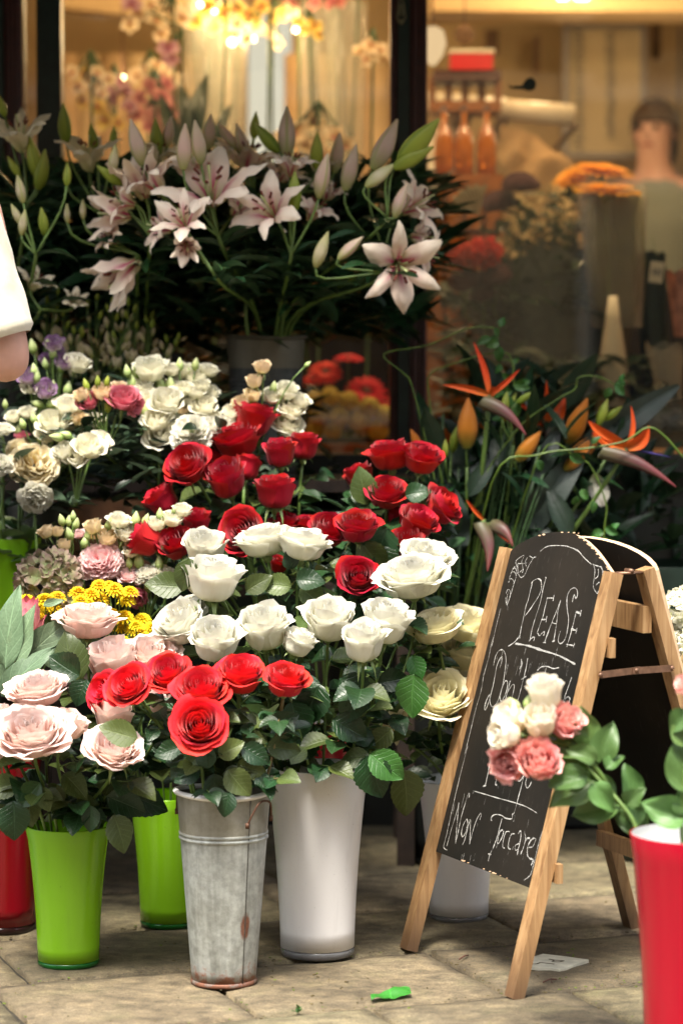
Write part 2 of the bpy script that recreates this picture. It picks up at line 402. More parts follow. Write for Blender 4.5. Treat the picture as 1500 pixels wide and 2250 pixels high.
small('lisi_soft', 'lisi_soft', (47,), .9, 12, 12, .95, 1.5, 1.6); small('lisi_purple', 'lisi_purple', (48, 49), .5, 5, 6)
reg('pale_cup', [rose_proto('pc', 'lisi_pale', s, .14, 7, 8, .0, .8, 1.4, flute=.5) for s in (51, 52)], .76, rad=.74)
reg('pink_cup', [rose_proto('pk', 'lisi_pink', s, .35, 8, 8, .0, 1.2, 1.35, flute=1.4) for s in (53, 54)], .72, rad=.80)
def ruffle_ball(mat, n, seed, rp=.62, wp=.42, flat=.8, zmin=-.35):
    """a full double flower: ruffled petals standing out all over a dome"""
    b = MB(); rnd = random.Random(seed)
    for k in range(n):
        z = 1 - (1 - zmin) * (k + .5) / n; r = sqrt(max(0, 1 - z * z)); a = k * GA + rnd.uniform(-.2, .2)
        d = Vector((r * cos(a), r * sin(a), z * flat + .12)).normalized(); t = Vector((-sin(a), cos(a), rnd.uniform(-.35, .35))).normalized()
        if r < .4: t = Vector((cos(rnd.uniform(0, 6)), sin(rnd.uniform(0, 6)), 0)).normalized()
        n_ = d.cross(t); L = rp * rnd.uniform(.85, 1.12) * (1.0 - .16 * z); ph = rnd.uniform(0, 6); b0 = d * .22 * flat; roll = rnd.uniform(.2, .55) * (1 - z * .6)
        def fn(u, v):
            x = 2 * u - 1; ww = wp * (.25 + .75 * sin(min(1, v * 1.15) * pi / 2)) * (1 - .25 * v * v * abs(x))
            return b0 + d * L * v * (1.1 - .12 * x * x) + t * x * ww + n_ * (-.32 * ww * (1 - x * x) + roll * v * v * .35 + .05 * sin(7 * x + ph) * v)
        b.grid(fn, 6, 4)
    return b.build('double_bloom', MT[mat]), []
reg('peony', [ruffle_ball('peony', 74, s) for s in (1, 2)], .15, rad=.86)
reg('carnation', [ruffle_ball('carnation', 72, s, .60, .34) for s in (3, 4)], .15, rad=.84)
reg('soft_double', [ruffle_ball('lisi_soft', 76, s, .62, .34) for s in (5,)], .15, rad=.84)

def lily_petal(ang, wid, o0, o1, wave, mat, nu=4, nv=9, L=1.):
    """o0,o1: angle from the axis at the base and at the tip"""
    pts = [Vector((0, 0))]; n = 24
    for k in range(n):
        t = (k + .5) / n; an = o0 + (o1 - o0) * t ** 1.6; pts.append(pts[-1] + Vector((sin(an), cos(an))) * L / n)
    def fn(u, v):
        x = 2 * u - 1; k = v * n; i = min(int(k), n - 1); q = k - i; P = pts[i] * (1 - q) + pts[i + 1] * q
        an = o0 + (o1 - o0) * v ** 1.6
        w = wid * (sin(pi * min(1, v * .93 + .05) ** 1.15)) ** .8 + .012 * (1 - v)
        lift = -abs(x) ** 1.5 * w * .45 + wave * .035 * sin(v * 17 + x * 3 + ang) * abs(x)
        r = .03 + P.x + lift * cos(an) * -1; z = P.y + lift * sin(an)
        y = x * w
        return (r * cos(ang) - y * sin(ang), r * sin(ang) + y * cos(ang), z)
    return MB().grid(fn, nu, nv).build('lily_petal', MT[mat])
def lily_proto(mat, o0, o1, seed):
    rnd = random.Random(seed); b = MB()
    for k in range(6):
        a = k * pi / 3 + .2; d = Vector((cos(a), sin(a), 0))
        p = [Vector((0, 0, 0)), d * .06 + Vector((0, 0, .3)), d * .18 + Vector((0, 0, .56))]
        b.tube(catmull(p, 3), .008, 4, 0); b.box(p[-1], (.035, .035, .12), Matrix.Rotation(.8, 3, Vector((-d.y, d.x, 0))), 1)
    b.tube([Vector((0, 0, 0)), Vector((.02, 0, .4)), Vector((.03, .01, .7))], [.016, .012, .02], 5, 0)
    core = b.build('lily_stamens', [MT['filament'], MT['anther']])
    pet = []
    for k in range(6):
        inner = k % 2; pet.append(lily_petal(k * pi / 3 + rnd.uniform(-.1, .1), .185 if inner else .125, o0 + rnd.uniform(-.05, .05), o1 + rnd.uniform(-.2, .2), 1., mat))
    return core, pet
reg('lily_open', [lily_proto('lily', a_, b_, s) for s, a_, b_ in ((1, .35, 2.2), (2, .25, 2.5), (5, .50, 1.8))], .3, 'lily_bloom', .66)
reg('lily_half', [lily_proto('lily', .22, .95, s) for s in (3,)], .45, 'lily_bloom', .50)
reg('lily_pale', [lily_proto('lily_pale', .35, 1.8, s) for s in (4,)], .3, 'lily_bloom', .66)

def disc_flower(mat, cmat, rings, seed, plen=1., pw=.13, cr=.25, dome=0., cup=.15, blunt=1.):
    b = MB(); rnd = random.Random(seed)
    b.lathe([(0.001, .10 + dome * .4), (cr * .6, .09 + dome * .35), (cr, .02 + dome * .2)], 10, 1)
    for ri, (n, r0, L, zz, tilt) in enumerate(rings):
        for k in range(n):
            a = 2 * pi * (k + .5 * (ri % 2)) / n + rnd.uniform(-.05, .05); d = Vector((cos(a), sin(a), 0)); s = Vector((-d.y, d.x, 0)); tl = tilt + rnd.uniform(-.08, .08)
            def fn(u, v, d=d, s=s, tl=tl):
                x = 2 * u - 1; w = pw * (.35 + .65 * sin(pi * min(1., v * .85 + .1) ** blunt))
                return d * (r0 + L * v * cos(tl)) + s * x * w + Vector((0, 0, zz + L * v * sin(tl) - .12 * v * v + abs(x) * .03))
            b.grid(fn, 2, 3)
    b.lathe([(.02, -.28), (.10, -.2), (cr * .8, -.08), (cr * 1.1, .0)], 8, 2)
    return b.build('disc_flower', [MT[mat], MT[cmat], MT['calyx']]), []
reg('mum', [disc_flower('yellow', 'yellow', [(14, .30, .62, .05, -.12), (14, .26, .52, .16, .22), (12, .2, .42, .28, .55), (9, .1, .34, .36, .85), (6, .03, .28, .4, 1.2)], s, pw=.11, dome=.9) for s in (1, 2)], .2, 'bloom', .92)
reg('gerbera_red', [disc_flower('gerbera_red', 'anther', [(24, .25, .72, .0, .05), (20, .22, .5, .06, .3)], 3, pw=.08)], .05, 'bloom', .98)
reg('gerbera_orange', [disc_flower('gerbera_orange', 'anther', [(22, .25, .75, .0, .25), (18, .22, .6, .06, .5), (12, .2, .4, .1, .8)], 4, pw=.10)], .2, 'bloom', .95)
MT['wax_eye'] = plain('wax_eye', (.10, .03, .01), .7)
MT['wax'] = petal_mat('waxflower_petal', (.3, .2, .08), (.45, .34, .16), (.50, .40, .22), .5, .2)
reg('wax', [disc_flower('wax', 'wax_eye', [(5, .25, .7, .02, .2)], 5, pw=.30)], .05, 'floret', .95)
def orchid_proto(mat, seed):
    b = MB()
    for k, (a, L, w) in enumerate(((pi / 2, .9, .3), (pi / 2 + 2.2, .9, .28), (pi / 2 - 2.2, .9, .28), (.25, .95, .5), (pi - .25, .95, .5))):
        M = yframe((0, 0, .0 if k < 3 else .04), (cos(a), sin(a), .12), (0, 0, 1))
        def fn(u, v, M=M, L=L, w=w):
            x = 2 * u - 1; ww = w * (sin(pi * min(1, v * .95 + .03) ** .8)) ** .7
            return M @ Vector((x * ww, v * L, .10 * x * x - .15 * v * v))
        b.grid(fn, 4, 5)
    for a in (-1.1, 0, 1.1):
        b.leaf(yframe((0, 0, .05), (sin(a) * .7, -.6, .6), (0, 0, 1)), .38, .5, 1)
    return b.build('orchid', [MT[mat], MT['orchid_pink']]), []
for kk in ('yellow', 'pink', 'mauve', 'cream'): reg('orchid_' + kk, [orchid_proto('orchid_' + kk, 1)], .0, 'bloom', .95)
def ball_floret(mat, n, seed, fr=.23, cup=.25, petals=4, R=.85, flat=.75):
    """hydrangea-like head: many four-petalled florets over a dome"""
    b = MB(); rnd = random.Random(seed)
    for k in range(n):
        z = 1 - 1.75 * (k + .5) / n; r = sqrt(max(0, 1 - z * z)); a = k * GA
        d = Vector((r * cos(a), r * sin(a), z)); d = (d + Vector((rnd.uniform(-.15, .15),) * 3)).normalized()
        M = frame(Vector((d.x, d.y, d.z * flat)) * R * rnd.uniform(.88, 1.08), d, rnd.uniform(0, 6), fr * rnd.uniform(.8, 1.25))
        for q in range(petals):
            Mq = M @ Matrix.Rotation(2 * pi * q / petals, 4, 'Z')
            def fn(u, v, Mq=Mq):
                x = 2 * u - 1; w = .62 * sin(pi * min(1, v * .9 + .04)) ** .7
                return Mq @ Vector((x * w, v, cup * v * v * 2 - .1 * x * x + .08 * sin(5 * x)))
            b.grid(fn, 2, 2)
    return b.build('floret_head', MT[mat]), []
reg('hydra_white', [ball_floret('hydra_white', 110, 1)], .1, 'bloom', 1.05)
reg('hydra_green', [ball_floret('hydra_green', 90, 2, .27, .35)], .1, 'bloom', 1.05)
reg('pompon', [ball_floret('pompon', 80, 3, .22, .1, 3, .8, .9)], .0, 'bloom', 1.0)
reg('celosia', [ball_floret('celosia', 70, 4, .3, .5, 3, .8, .6)], .0, 'bloom', 1.0)
def cockscomb():
    b = MB()
    def fn(u, v):
        a = 2 * pi * u; z = sin(v * pi / 2); r = cos(v * pi / 2)
        w = 1 + .12 * noise.noise(Vector((cos(a) * 2.5, sin(a) * 2.5, v * 3))) + .04 * sin(17 * a)
        return (r * cos(a) * w, r * sin(a) * w, z * .75 * w)
    b.grid(fn, 30, 10, wrap=True); return b.build('cockscomb', MT['burgundy']), []
reg('burgundy', [cockscomb()], .3, 'bloom', 1.)
def protea_proto():
    b = MB(); pet = []
    b.lathe([(.01, 0), (.3, .05), (.42, .5), (.38, 1.0), (.25, 1.45), (.02, 1.6)], 12)
    for r in range(7):
        for k in range(9):
            a = 2 * pi * (k + .5 * (r % 2)) / 9; z0 = .05 + r * .2; d = Vector((cos(a), sin(a), 0)); s = Vector((-d.y, d.x, 0))
            Rr = [.34, .42, .47, .48, .46, .42, .36][r]
            def fn(u, v, d=d, s=s, z0=z0, Rr=Rr, r=r):
                x = 2 * u - 1; w = .17 * (sin(pi * min(1, v * .8 + .18))) ** .8
                return d * (Rr + .05 * v + .10 * v * v * (1.2 if r < 5 else -.8) - .04 * x * x) + s * x * w + Vector((0, 0, z0 + v * .48))
            m = MB().grid(fn, 2, 4).build('bract', MT['protea']); pet.append(m)
    return b.build('protea_cone', MT['protea']), pet
reg('protea', [protea_proto()], .8, 'bloom', .6)

def bud_proto(mat, R, lob=.09, seg=12, nv=8, p=1.0, tipr=.02, twist=0.):
    b = MB()
    def fn(u, v):
        a = 2 * pi * u; r = R * (sin(pi * min(1, .06 + .94 * v) ** p)) ** .85 * (1 + lob * cos(3 * a + twist * v)) + tipr * (v > .98)
        if v < .03: r = R * .35
        return (r * cos(a), r * sin(a), v)
    b.grid(fn, seg, nv, wrap=True); return b.build('bud', MT[mat])
BUD = {'pink': bud_proto('bud_pink', .17, p=.85), 'cream': bud_proto('bud_cream', .17, p=.85), 'green': bud_proto('bud_green', .18, p=.8),
       'lisi': bud_proto('bud_lisi', .30, .05, 8, 6, .75, twist=2.), 'orange': bud_proto('orange_bud', .20, p=.8), 'freesia': bud_proto('freesia', .24, .05, 6, 5, 1.2),
       'slim_green': bud_proto('bud_green', .24, p=.85)}

# ------------------------------------------------------------------ leaf prototypes (base at origin, along +Y, length 1)
def leaf_proto(name, mat, w, sh, serr=0., nv=10, nu=4, fold=.22, bend=.35, wave=.03, seed=0, tipx=.0):
    b = MB(); rnd = random.Random(seed); tw = rnd.uniform(-.5, .5); sw = rnd.uniform(-.12, .12)
    def fn(u, v):
        x = 2 * u - 1; ww = w * (sin(pi * min(1, v) ** sh)) ** .85 + .004
        k = round(v * nv)
        if abs(x) > .99 and serr and k % 2: ww *= 1 + serr
        y = v + (serr * .05 if abs(x) > .99 else 0)
        z = abs(x) * ww * fold * 2 - bend * .5 * v * v + wave * sin(7 * v + seed + 2 * x) * abs(x)
        xx = x * ww + sw * v * v
        return (xx, y * (1 - .1 * bend * v), z + tw * x * ww * v)
    b.grid(fn, nu, nv); return b.build(name, MT[mat])
LEAF = {
    'rose': [leaf_proto('rose_leaf', m, .33 + .03 * (i % 3), .80, .09, 18, 4, .20, .15 + .2 * (i % 3), .03, i) for i, m in enumerate(['leaf_rose'] * 6 + ['leaf_olive'] * 2)],
    'olive': [leaf_proto('olive_leaf', 'leaf_olive', .33, .8, .08, 18, 4, .15, .3, .03, i) for i in (3, 8)],
    'fresh': [leaf_proto('fresh_leaf', 'leaf_fresh', .36, .8, .07, 18, 4, .2, .2, .03, i) for i in (4, 9)],
    'lisi': [leaf_proto('oval_leaf', 'leaf_lisi', .22, .85, 0, 7, 4, .25, .4, .04, i) for i in range(3)],
    'tulip': [leaf_proto('broad_leaf', 'leaf_lisi_bright', .34, .75, 0, 12, 6, .32, .5, .09, i) for i in range(5)],
    'lily': [leaf_proto('lance_leaf', 'leaf_lily', .11, .75, 0, 8, 4, .3, .7, .03, i) for i in range(4)],
    'grey': [leaf_proto('grey_leaf', 'leaf_grey', .18, .75, 0, 12, 4, .15, .35, .05, i) for i in range(3)],
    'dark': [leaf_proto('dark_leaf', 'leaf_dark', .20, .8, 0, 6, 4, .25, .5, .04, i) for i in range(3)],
    'small': [leaf_proto('small_leaf', 'leaf_fresh', .30, .8, 0, 6, 4, .25, .5, .04, i) for i in range(3)],
}
CLOSE = {'rose': .060}

def bloom(root, kind, pos, axis, rad, spin=None, ci=None, calyx=True, variant=None):
    vs_, zc, nm, rr = PROTO[kind]; sp = random.uniform(0, 6.28) if spin is None else spin
    vi = random.randrange(len(vs_)) if variant is None else variant % len(vs_)
    core, outs = vs_[vi]; sc = rad / rr; ax = Vector(axis).normalized()
    base = Vector(pos) - ax * zc * sc
    M = frame(base, ax, sp, sc) @ Matrix.Diagonal((random.uniform(.92, 1.07), random.uniform(.92, 1.07), random.uniform(.92, 1.1), 1))
    o = part(root, nm, core, M)
    pn = 'bract' if kind == 'protea' else 'petal'
    for p in outs: part(root, pn, p, parent=o)
    if calyx and kind not in ('peony', 'carnation', 'soft_double'): part(root, 'calyx', CALYX[random.randrange(3)] if ci is None else CALYX[ci], M)
    return base - ax * .22 * sc if calyx else base, ax
def put_leaf(root, kind, pos, d, up=(0, 0, 1), L=.06, roll=0., idx=None, parent=None):
    me = LEAF[kind][random.randrange(len(LEAF[kind])) if idx is None else idx]
    M = yframe(pos, d, up, L, roll)
    return part(root, 'leaf', me, M)

def stem_path(b0, ax, foot, rim):
    """from the bloom base down through the bucket mouth to its floor"""
    d = (b0 - rim).length
    c = bez(b0, b0 - ax * min(.12, .35 * d), rim + (rim - foot).normalized() * d * .35, rim, 10)
    return c + [rim * .5 + foot * .5, foot]

class Bucket:
    def __init__(s, cx, Y, zr, rt, rb, z0=0.): s.x = W(cx, 1700, Y).x; s.Y = Y; s.zr = zr; s.rt = rt; s.rb = rb; s.z0 = z0
    def ends(s, target):
        t = Vector((target.x - s.x, target.y - s.Y, 0)); t = t * min(1, .8 * s.rt / max(t.length, 1e-3)) + Vector((random.uniform(-.2, .2) * s.rt, random.uniform(-.2, .2) * s.rt, 0))
        rim = Vector((s.x + t.x, s.Y + t.y, s.zr - .005)); foot = Vector((s.x - t.x * .35, s.Y - t.y * .35, s.z0 + .025))
        return rim, foot

def rose(kind, px, py, w, Y, face, bucket, label, group, nodes=2, leafk='rose', stemmat='stem', first=.05, step=.055, lsize=.060, variant=None, name='rose', cat='rose', ci=None):
    fx, ft, fu = face; ax = Vector((fx, -ft, fu)).normalized(); pos = W(px, py, Y)
    rim, foot = bucket.ends(pos)
    root = thing(name, foot, label, cat, group)
    b0, ax = bloom(root, kind, pos, ax, PX(w, Y) / 2, variant=variant, ci=ci)
    path = stem_path(b0, ax, foot, rim); sm = MB().tube(path, [.0036] * 2 + [.0030] * (len(path) - 2), 6)
    # leaf sprigs along the stem
    tot = 0; acc = [0]
    for i in range(1, len(path)): tot += (path[i] - path[i - 1]).length; acc.append(tot)
    def at(dist):
        for i in range(1, len(path)):
            if acc[i] >= dist:
                t = (dist - acc[i - 1]) / max(1e-6, acc[i] - acc[i - 1]); return path[i - 1].lerp(path[i], t)
        return path[-1]
    ang = random.uniform(0, 6.28); rimd = acc[10]
    for k in range(nodes):
        dist = first + step * k * random.uniform(.8, 1.2)
        if dist > rimd - .01: break
        p = at(dist); ang += GA; d = Vector((cos(ang), sin(ang) * .9 - .25, random.uniform(.1, .7))).normalized()
        L = random.uniform(.035, .055); e = p + d * L
        sm.tube([p, p + d * L * .5 + Vector((0, 0, .004)), e], .0013, 4)
        s = lsize * random.uniform(.75, 1.15); dd = (d + Vector((0, 0, -.45))).normalized(); sd = dd.cross(Vector((0, 0, 1))).normalized()
        put_leaf(root, leafk, e, dd + rv(.15), rv(.35) + Vector((0, -.5, 1)), s)
        for sg in (-1, 1):
            put_leaf(root, leafk, e - d * L * .25, dd * .35 + sd * sg + rv(.2), rv(.35) + Vector((0, -.5, 1)), s * .85)
        if random.random() < .35:
            put_leaf(root, leafk, e - d * L * .6, dd * .3 + sd * random.choice((-1, 1)) + rv(.2), rv(.3) + Vector((0, -.4, 1)), s * .7)
    part(root, 'stem', sm.build('stem', MT[stemmat]))
    return root

def spray(name, label, cat, group, bucket, Y, blooms=(), buds=(), leafk='lisi', leaves=(), nleaf=8, lsize=.05, stemmat='stem', srad=.0022, joint=None, jd=.10, lrange=(.15, .9), calyx=True, budmesh='lisi'):
    """one cut stem branching into several blooms (px,py,w,kind,(fx,ft,fu)[,dY]) and buds (px,py,h,tilt_deg,kind[,dY])"""
    P = [W(b[0], b[1], Y + (b[5] if len(b) > 5 else 0)) for b in list(blooms) + list(buds)]
    c = sum(P, Vector()) / len(P)
    j = W(joint[0], joint[1], Y) if joint else c + Vector((0, .01, -jd)); 
    rim, foot = bucket.ends(j) if isinstance(bucket, Bucket) else bucket
    root = thing(name, foot, label, cat, group)
    main = bez(j, j - (j - rim) * .3 + Vector((0, 0, -.02)), rim + (rim - foot).normalized() * (j - rim).length * .3, rim, 8) + [foot]
    sm = MB().tube(main, srad * 1.25, 5)
    for b in blooms:
        p = W(b[0], b[1], Y + (b[5] if len(b) > 5 else 0)); ax = Vector((b[4][0], -b[4][1], b[4][2])).normalized()
        e, ax = bloom(root, b[3], p, ax, PX(b[2], Y) / 2, calyx=calyx and not b[3].startswith(('lily', 'orchid', 'mum', 'wax')))
        sm.tube(bez(e, e - ax * (e - j).length * .4, j.lerp(e, .25), j, 7), srad, 5)
    for b in buds:
        p = W(b[0], b[1], Y + (b[5] if len(b) > 5 else 0)); t = radians(b[3]); ax = Vector((sin(t), random.uniform(-.25, .1), cos(t))).normalized()
        L = PX(b[2], Y); q = p - ax * L / 2
        part(root, 'bud', BUD[b[4]], frame(q, ax, random.uniform(0, 6), L))
        sm.tube(bez(q, q - ax * (q - j).length * .35, j.lerp(q, .3), j, 6), srad * .8, 5)
    for l in leaves:        # (px,py, dx,dy in the picture, length px, kind[,dY])
        p = W(l[0], l[1], Y + (l[6] if len(l) > 6 else 0)); d = Vector((l[2], random.uniform(-.3, .1), -l[3])).normalized()
        put_leaf(root, l[5], p, d, Vector((-.2, -1, .5)) + rv(.3), PX(l[4], Y))
    for k in range(nleaf):
        t = random.uniform(*lrange); i = t * 8; a = int(i); p = main[a].lerp(main[a + 1], i - a); an = k * GA + random.uniform(-.3, .3)
        d = Vector((cos(an), sin(an) - .2, random.uniform(.2, .9))).normalized()
        put_leaf(root, leafk, p, d, rv(.3) + Vector((0, 0, 1)), lsize * random.uniform(.7, 1.2))
    part(root, 'stem', sm.build('stem', MT[stemmat]))
    return root

def foliage(name, label, boxes, kinds, n, size, kindname='stuff', upz=(-.2, .9), seed=1):
    """a mass of leaves nobody could count: one object"""
    rnd = random.Random(seed); b = MB(); mats = []
    for k in kinds:
        for m in LEAF[k]:
            if m.materials[0] not in mats: mats.append(m.materials[0])
    tot = sum((bx[1] - bx[0]) * (bx[3] - bx[2]) for bx in boxes)
    for (x0, x1, y0, y1, Y0, Y1) in boxes:
        for _ in range(int(n * (x1 - x0) * (y1 - y0) / tot)):
            p = W(rnd.uniform(x0, x1), rnd.uniform(y0, y1), rnd.uniform(Y0, Y1)); k = rnd.choice(kinds); src = rnd.choice(LEAF[k])
            a = rnd.uniform(0, 6.28); d = Vector((cos(a), sin(a), rnd.uniform(*upz)))
            L = rnd.uniform(.7, 1.25) * size
            M = yframe(p, d, Vector((rnd.uniform(-.5, .5), rnd.uniform(-.9, .3), 1)), L)
            o = len(b.v); mi = mats.index(src.materials[0])
            w = {'rose': .33, 'lily': .11, 'lisi': .22, 'dark': .2, 'olive': .33, 'small': .3, 'grey': .24, 'fresh': .34, 'tulip': .34}[k]
            def fn(u, v, M=M, w=w):
                x = 2 * u - 1; ww = w * sin(pi * min(1, v) ** .8) ** .85 + .003
                return M @ Vector((x * ww, v, abs(x) * ww * .45 - .2 * v * v))
            b.grid(fn, 2, 5, mi)
    o = link(name, b.build(name, mats)); tag(o, label, kind='stuff'); return o

# ================================================================== THE SETTING
# ------------------------------------------------------------------ paving
def stone_mat():
    t = NT('riven_stone'); o = t.obj(); wpos = t.add("NewGeometry").outputs['Position']
    r = t.rnd()
    n1 = t.noise(3.5, 6, wpos, .62); n2 = t.noise(22, 5, wpos, .65); n3 = t.noise(120, 4, wpos, .6)
    st = t.add("Mapping", {'Vector': wpos, 'Rotation': (0, 0, .36), 'Scale': (1., 1.5, 1.)}).outputs[0]
    n4 = t.noise(17, 8, st, .72, .25)
    col = t.ramp(n1, [(.30, (.105, .083, .051)), (.52, (.176, .141, .089)), (.72, (.240, .198, .131))])
    col = t.mix(.42, col, t.ramp(n4, [(.38, (.10, .09, .06)), (.5, (.5, .5, .48)), (.62, (.92, .90, .80))]), 'OVERLAY')
    col = t.mix(.45, col, t.ramp(n2, [(.35, (.22, .22, .20)), (.65, (.72, .72, .7))]), 'OVERLAY')
    moss = t.ramp(t.noise(7, 5, wpos, .7), [(.52, (0, 0, 0)), (.68, (1, 1, 1))])
    col = t.mix(t.math('MULTIPLY', moss, .35), col, (.085, .085, .030))
    gr = t.noise(260, 3, wpos, .8); col = t.mix(.40, col, t.ramp(gr, [(.36, (.04, .04, .03)), (.5, (.5, .5, .5)), (.64, (.97, .95, .88))]), 'OVERLAY')
    col = t.add('HueSaturation', {'Saturation': 1.02, 'Value': .98, 'Color': col}).outputs[0]; col = t.vary(col, .80, 1.15, .01, r)
    h = t.math('ADD', t.math('MULTIPLY', n4, .8), t.math('ADD', t.math('MULTIPLY', n2, .6), t.math('MULTIPLY', gr, .45)))
    t.bsdf(col, .72, Normal=t.bump(h, 1., .009)); return t.m
MT['stone'] = stone_mat()
MT['joint'] = plain('sandy_joint', (.022, .018, .011), .95, 60, .6, .004)
MT['asphalt'] = plain('asphalt', (.05, .05, .05), .9, 80, .4, .003)
MT['kerb'] = plain('granite_kerb', (.25, .24, .22), .8, 60, .3, .002)
gb = MB(); gb.box((0, 20, -.165), (240, 240, .1)); ground = link('ground', gb.build('ground', MT['asphalt'], False)); tag(ground, kind='structure')
pv = MB(); pv.box((0, 3.3, -.065), (30, 6.4, .10)); pavement = link('pavement', pv.build('pavement', MT['joint'], False)); tag(pavement, kind='structure')
PA = radians(20.4); E1 = Vector((cos(PA), sin(PA), 0)); E2 = Vector((-sin(PA), cos(PA), 0))
rows = [2.62, 3.04, 3.44, 3.85, 4.255, 4.66, 5.045, 5.44, 5.83, 6.24, 6.65, 7.05]
crossings = {3.44: [-.2, .35, .8, 1.22, 1.78, 2.35], 3.85: [-.9, -.35, .1, .62, 1.05, 1.636, 2.03, 2.55, 3.1], 4.255: [-.6, -.1, .45, 1.03, 1.43, 1.915, 2.45, 2.95], 4.66: [-.3, .2, .7, 1.11, 1.56, 2.16, 2.7, 3.2],
             5.045: [-.2, .3, .85, 1.35, 1.8, 2.25, 2.75, 3.3]}
rnd = random.Random(3)
for ri in range(len(rows) - 1):
    a, b = rows[ri], rows[ri + 1]; cr = list(crossings.get(a, []))
    if not cr: cr = [-.4 + rnd.uniform(0, .3)]
    while cr[0] > -1.2: cr.insert(0, cr[0] - rnd.uniform(.42, .6))
    while cr[-1] < 4.2: cr.append(cr[-1] + rnd.uniform(.42, .6))
    for c0, c1 in zip(cr, cr[1:]):
        g = .0075; sx, sy = c1 - c0 - 2 * g, b - a - 2 * g; sd_ = rnd.uniform(0, 50)
        near = 4.2 < (a + b) / 2 < 5.6 or True
        wc = E1 * ((c0 + c1) / 2) + E2 * ((a + b) / 2)
        if wc.y > 6.6 or wc.y < .5 or abs(wc.x) > 2.6: continue
        nx = max(6, int(sx / .035)); ny = max(6, int(sy / .035)); dz0 = rnd.uniform(-.0015, .0015); tx, ty = rnd.uniform(-.004, .004), rnd.uniform(-.004, .004)
        mb = MB()
        def fn(u, v):
            # the last ring of the grid is folded down as the slab's side
            uu = min(1, max(0, (u * (nx + 2) - 1) / nx)); vv = min(1, max(0, (v * (ny + 2) - 1) / ny))
            x, y = (uu - .5) * sx, (vv - .5) * sy
            edge = min(uu * sx, (1 - uu) * sx, vv * sy, (1 - vv) * sy)
            z = -.004 * exp(-edge / .006) + .0028 * noise.noise(Vector((x * 9 + sd_, y * 16, sd_))) + .0012 * noise.noise(Vector((x * 40, y * 60, sd_))) + dz0 + tx * x + ty * y
            if edge < 1e-5:
                w_ = .0035 * noise.noise(Vector((x * 14 + sd_, y * 14, 3))); x -= w_ * (1 if x > 0 else -1) if uu in (0, 1) else 0; y -= w_ * (1 if y > 0 else -1) if vv in (0, 1) else 0
            if u < .5 / (nx + 2) or u > 1 - .5 / (nx + 2) or v < .5 / (ny + 2) or v > 1 - .5 / (ny + 2): z = -.03
            return (x, y, z)
        mb.grid(fn, nx + 2, ny + 2)
        M = Matrix.Translation(wc) @ Matrix.Rotation(PA, 4, 'Z')
        link('paving_slab', mb.build('paving_slab', MT['stone']), pavement, M)
kb = MB(); kb.box((0, -.02, -.07), (30, .22, .13)); o = link('kerb', kb.build('kerb', MT['kerb'], False)); tag(o, kind='structure')

# crumbs of earth, moss and petals in the joints
cb = MB(); rnd = random.Random(9)
MT['crumb'] = plain('leaf_crumb', (.10, .075, .030), .9, 200, .8); MT['moss'] = plain('moss_crumb', (.12, .17, .02), .9, 200, .5)
for k in range(900):
    if rnd.random() < .75:
        r_ = rnd.choice([3.85, 4.255, 4.66, 5.045]); c_ = rnd.uniform(.8, 2.6)
        if rnd.random() < .5: c_ = rnd.choice([1.03, 1.43, 1.915, 1.636, 2.03, 1.11, 1.56, 2.16]) + rnd.gauss(0, .006); r_ = rnd.uniform(3.9, 5.1)
        p = E1 * c_ + E2 * (r_ + rnd.gauss(0, .006))
    else: p = Vector((rnd.uniform(-.8, .9), rnd.uniform(4.3, 5.5), 0))
    s_ = rnd.uniform(.0008, .0028); a_ = rnd.uniform(0, 6)
    cb.box(p + Vector((0, 0, .001)), (s_ * rnd.uniform(1, 3), s_, s_ * .6), Matrix.Rotation(a_, 3, 'Z'), 0 if rnd.random() < .8 else 1)
tag(link('debris', cb.build('debris', [MT['crumb'], MT['moss']], False)), 'crumbs of earth and dry leaf in the paving joints', kind='stuff')

# ------------------------------------------------------------------ shopfront
MT['frame_brown'] = plain('oxblood_painted_wood', (.060, .014, .010), .42, 40, .3)
MT['frame_green'] = plain('bottle_green_painted_wood', (.008, .022, .018), .4, 40, .3)
MT['riser'] = plain('black_green_panel', (.012, .014, .012), .5, 20, .3)
MT['gilt'] = plain('gilt_line', (.35, .30, .16), .4)
MT['shop_wall'] = plain('ochre_plaster', (.48, .35, .19), .85, 3, .18)
MT['shop_ceil'] = plain('ceiling_paint', (.62, .44, .24), .8, 2, .1)
MT['shop_floor'] = plain('shop_floor_boards', (.10, .06, .03), .6, 8, .3)
MT['shelf_wood'] = plain('honey_shelf_wood', (.36, .17, .05), .5, 30, .3)
MT['outer_wall'] = plain('shop_render', (.30, .24, .17), .9, 4, .15)
YG = 6.50
fr = link('shopfront'); fr.location = (0, YG, 0); tag(fr, 'dark red and green wooden shopfront with large panes behind the flowers', 'shopfront')
def fpart(name, mb, mat, smooth=False): return part(fr, name, mb.build(name, mat, smooth))
fpart('stall_riser', MB().box((0, YG + .02, .45), (6, .12, .90)), MT['riser'])
for k in range(8): fpart('riser_panel', MB().box((-2.6 + k * .75, YG - .05, .5), (.62, .018, .62)), MT['frame_green'])
fpart('sill', MB().box((0, YG - .015, .925), (6, .19, .05)), MT['riser'])
xm0, xm1 = W(857, 400, YG - .06).x, W(938, 400, YG - .06).x
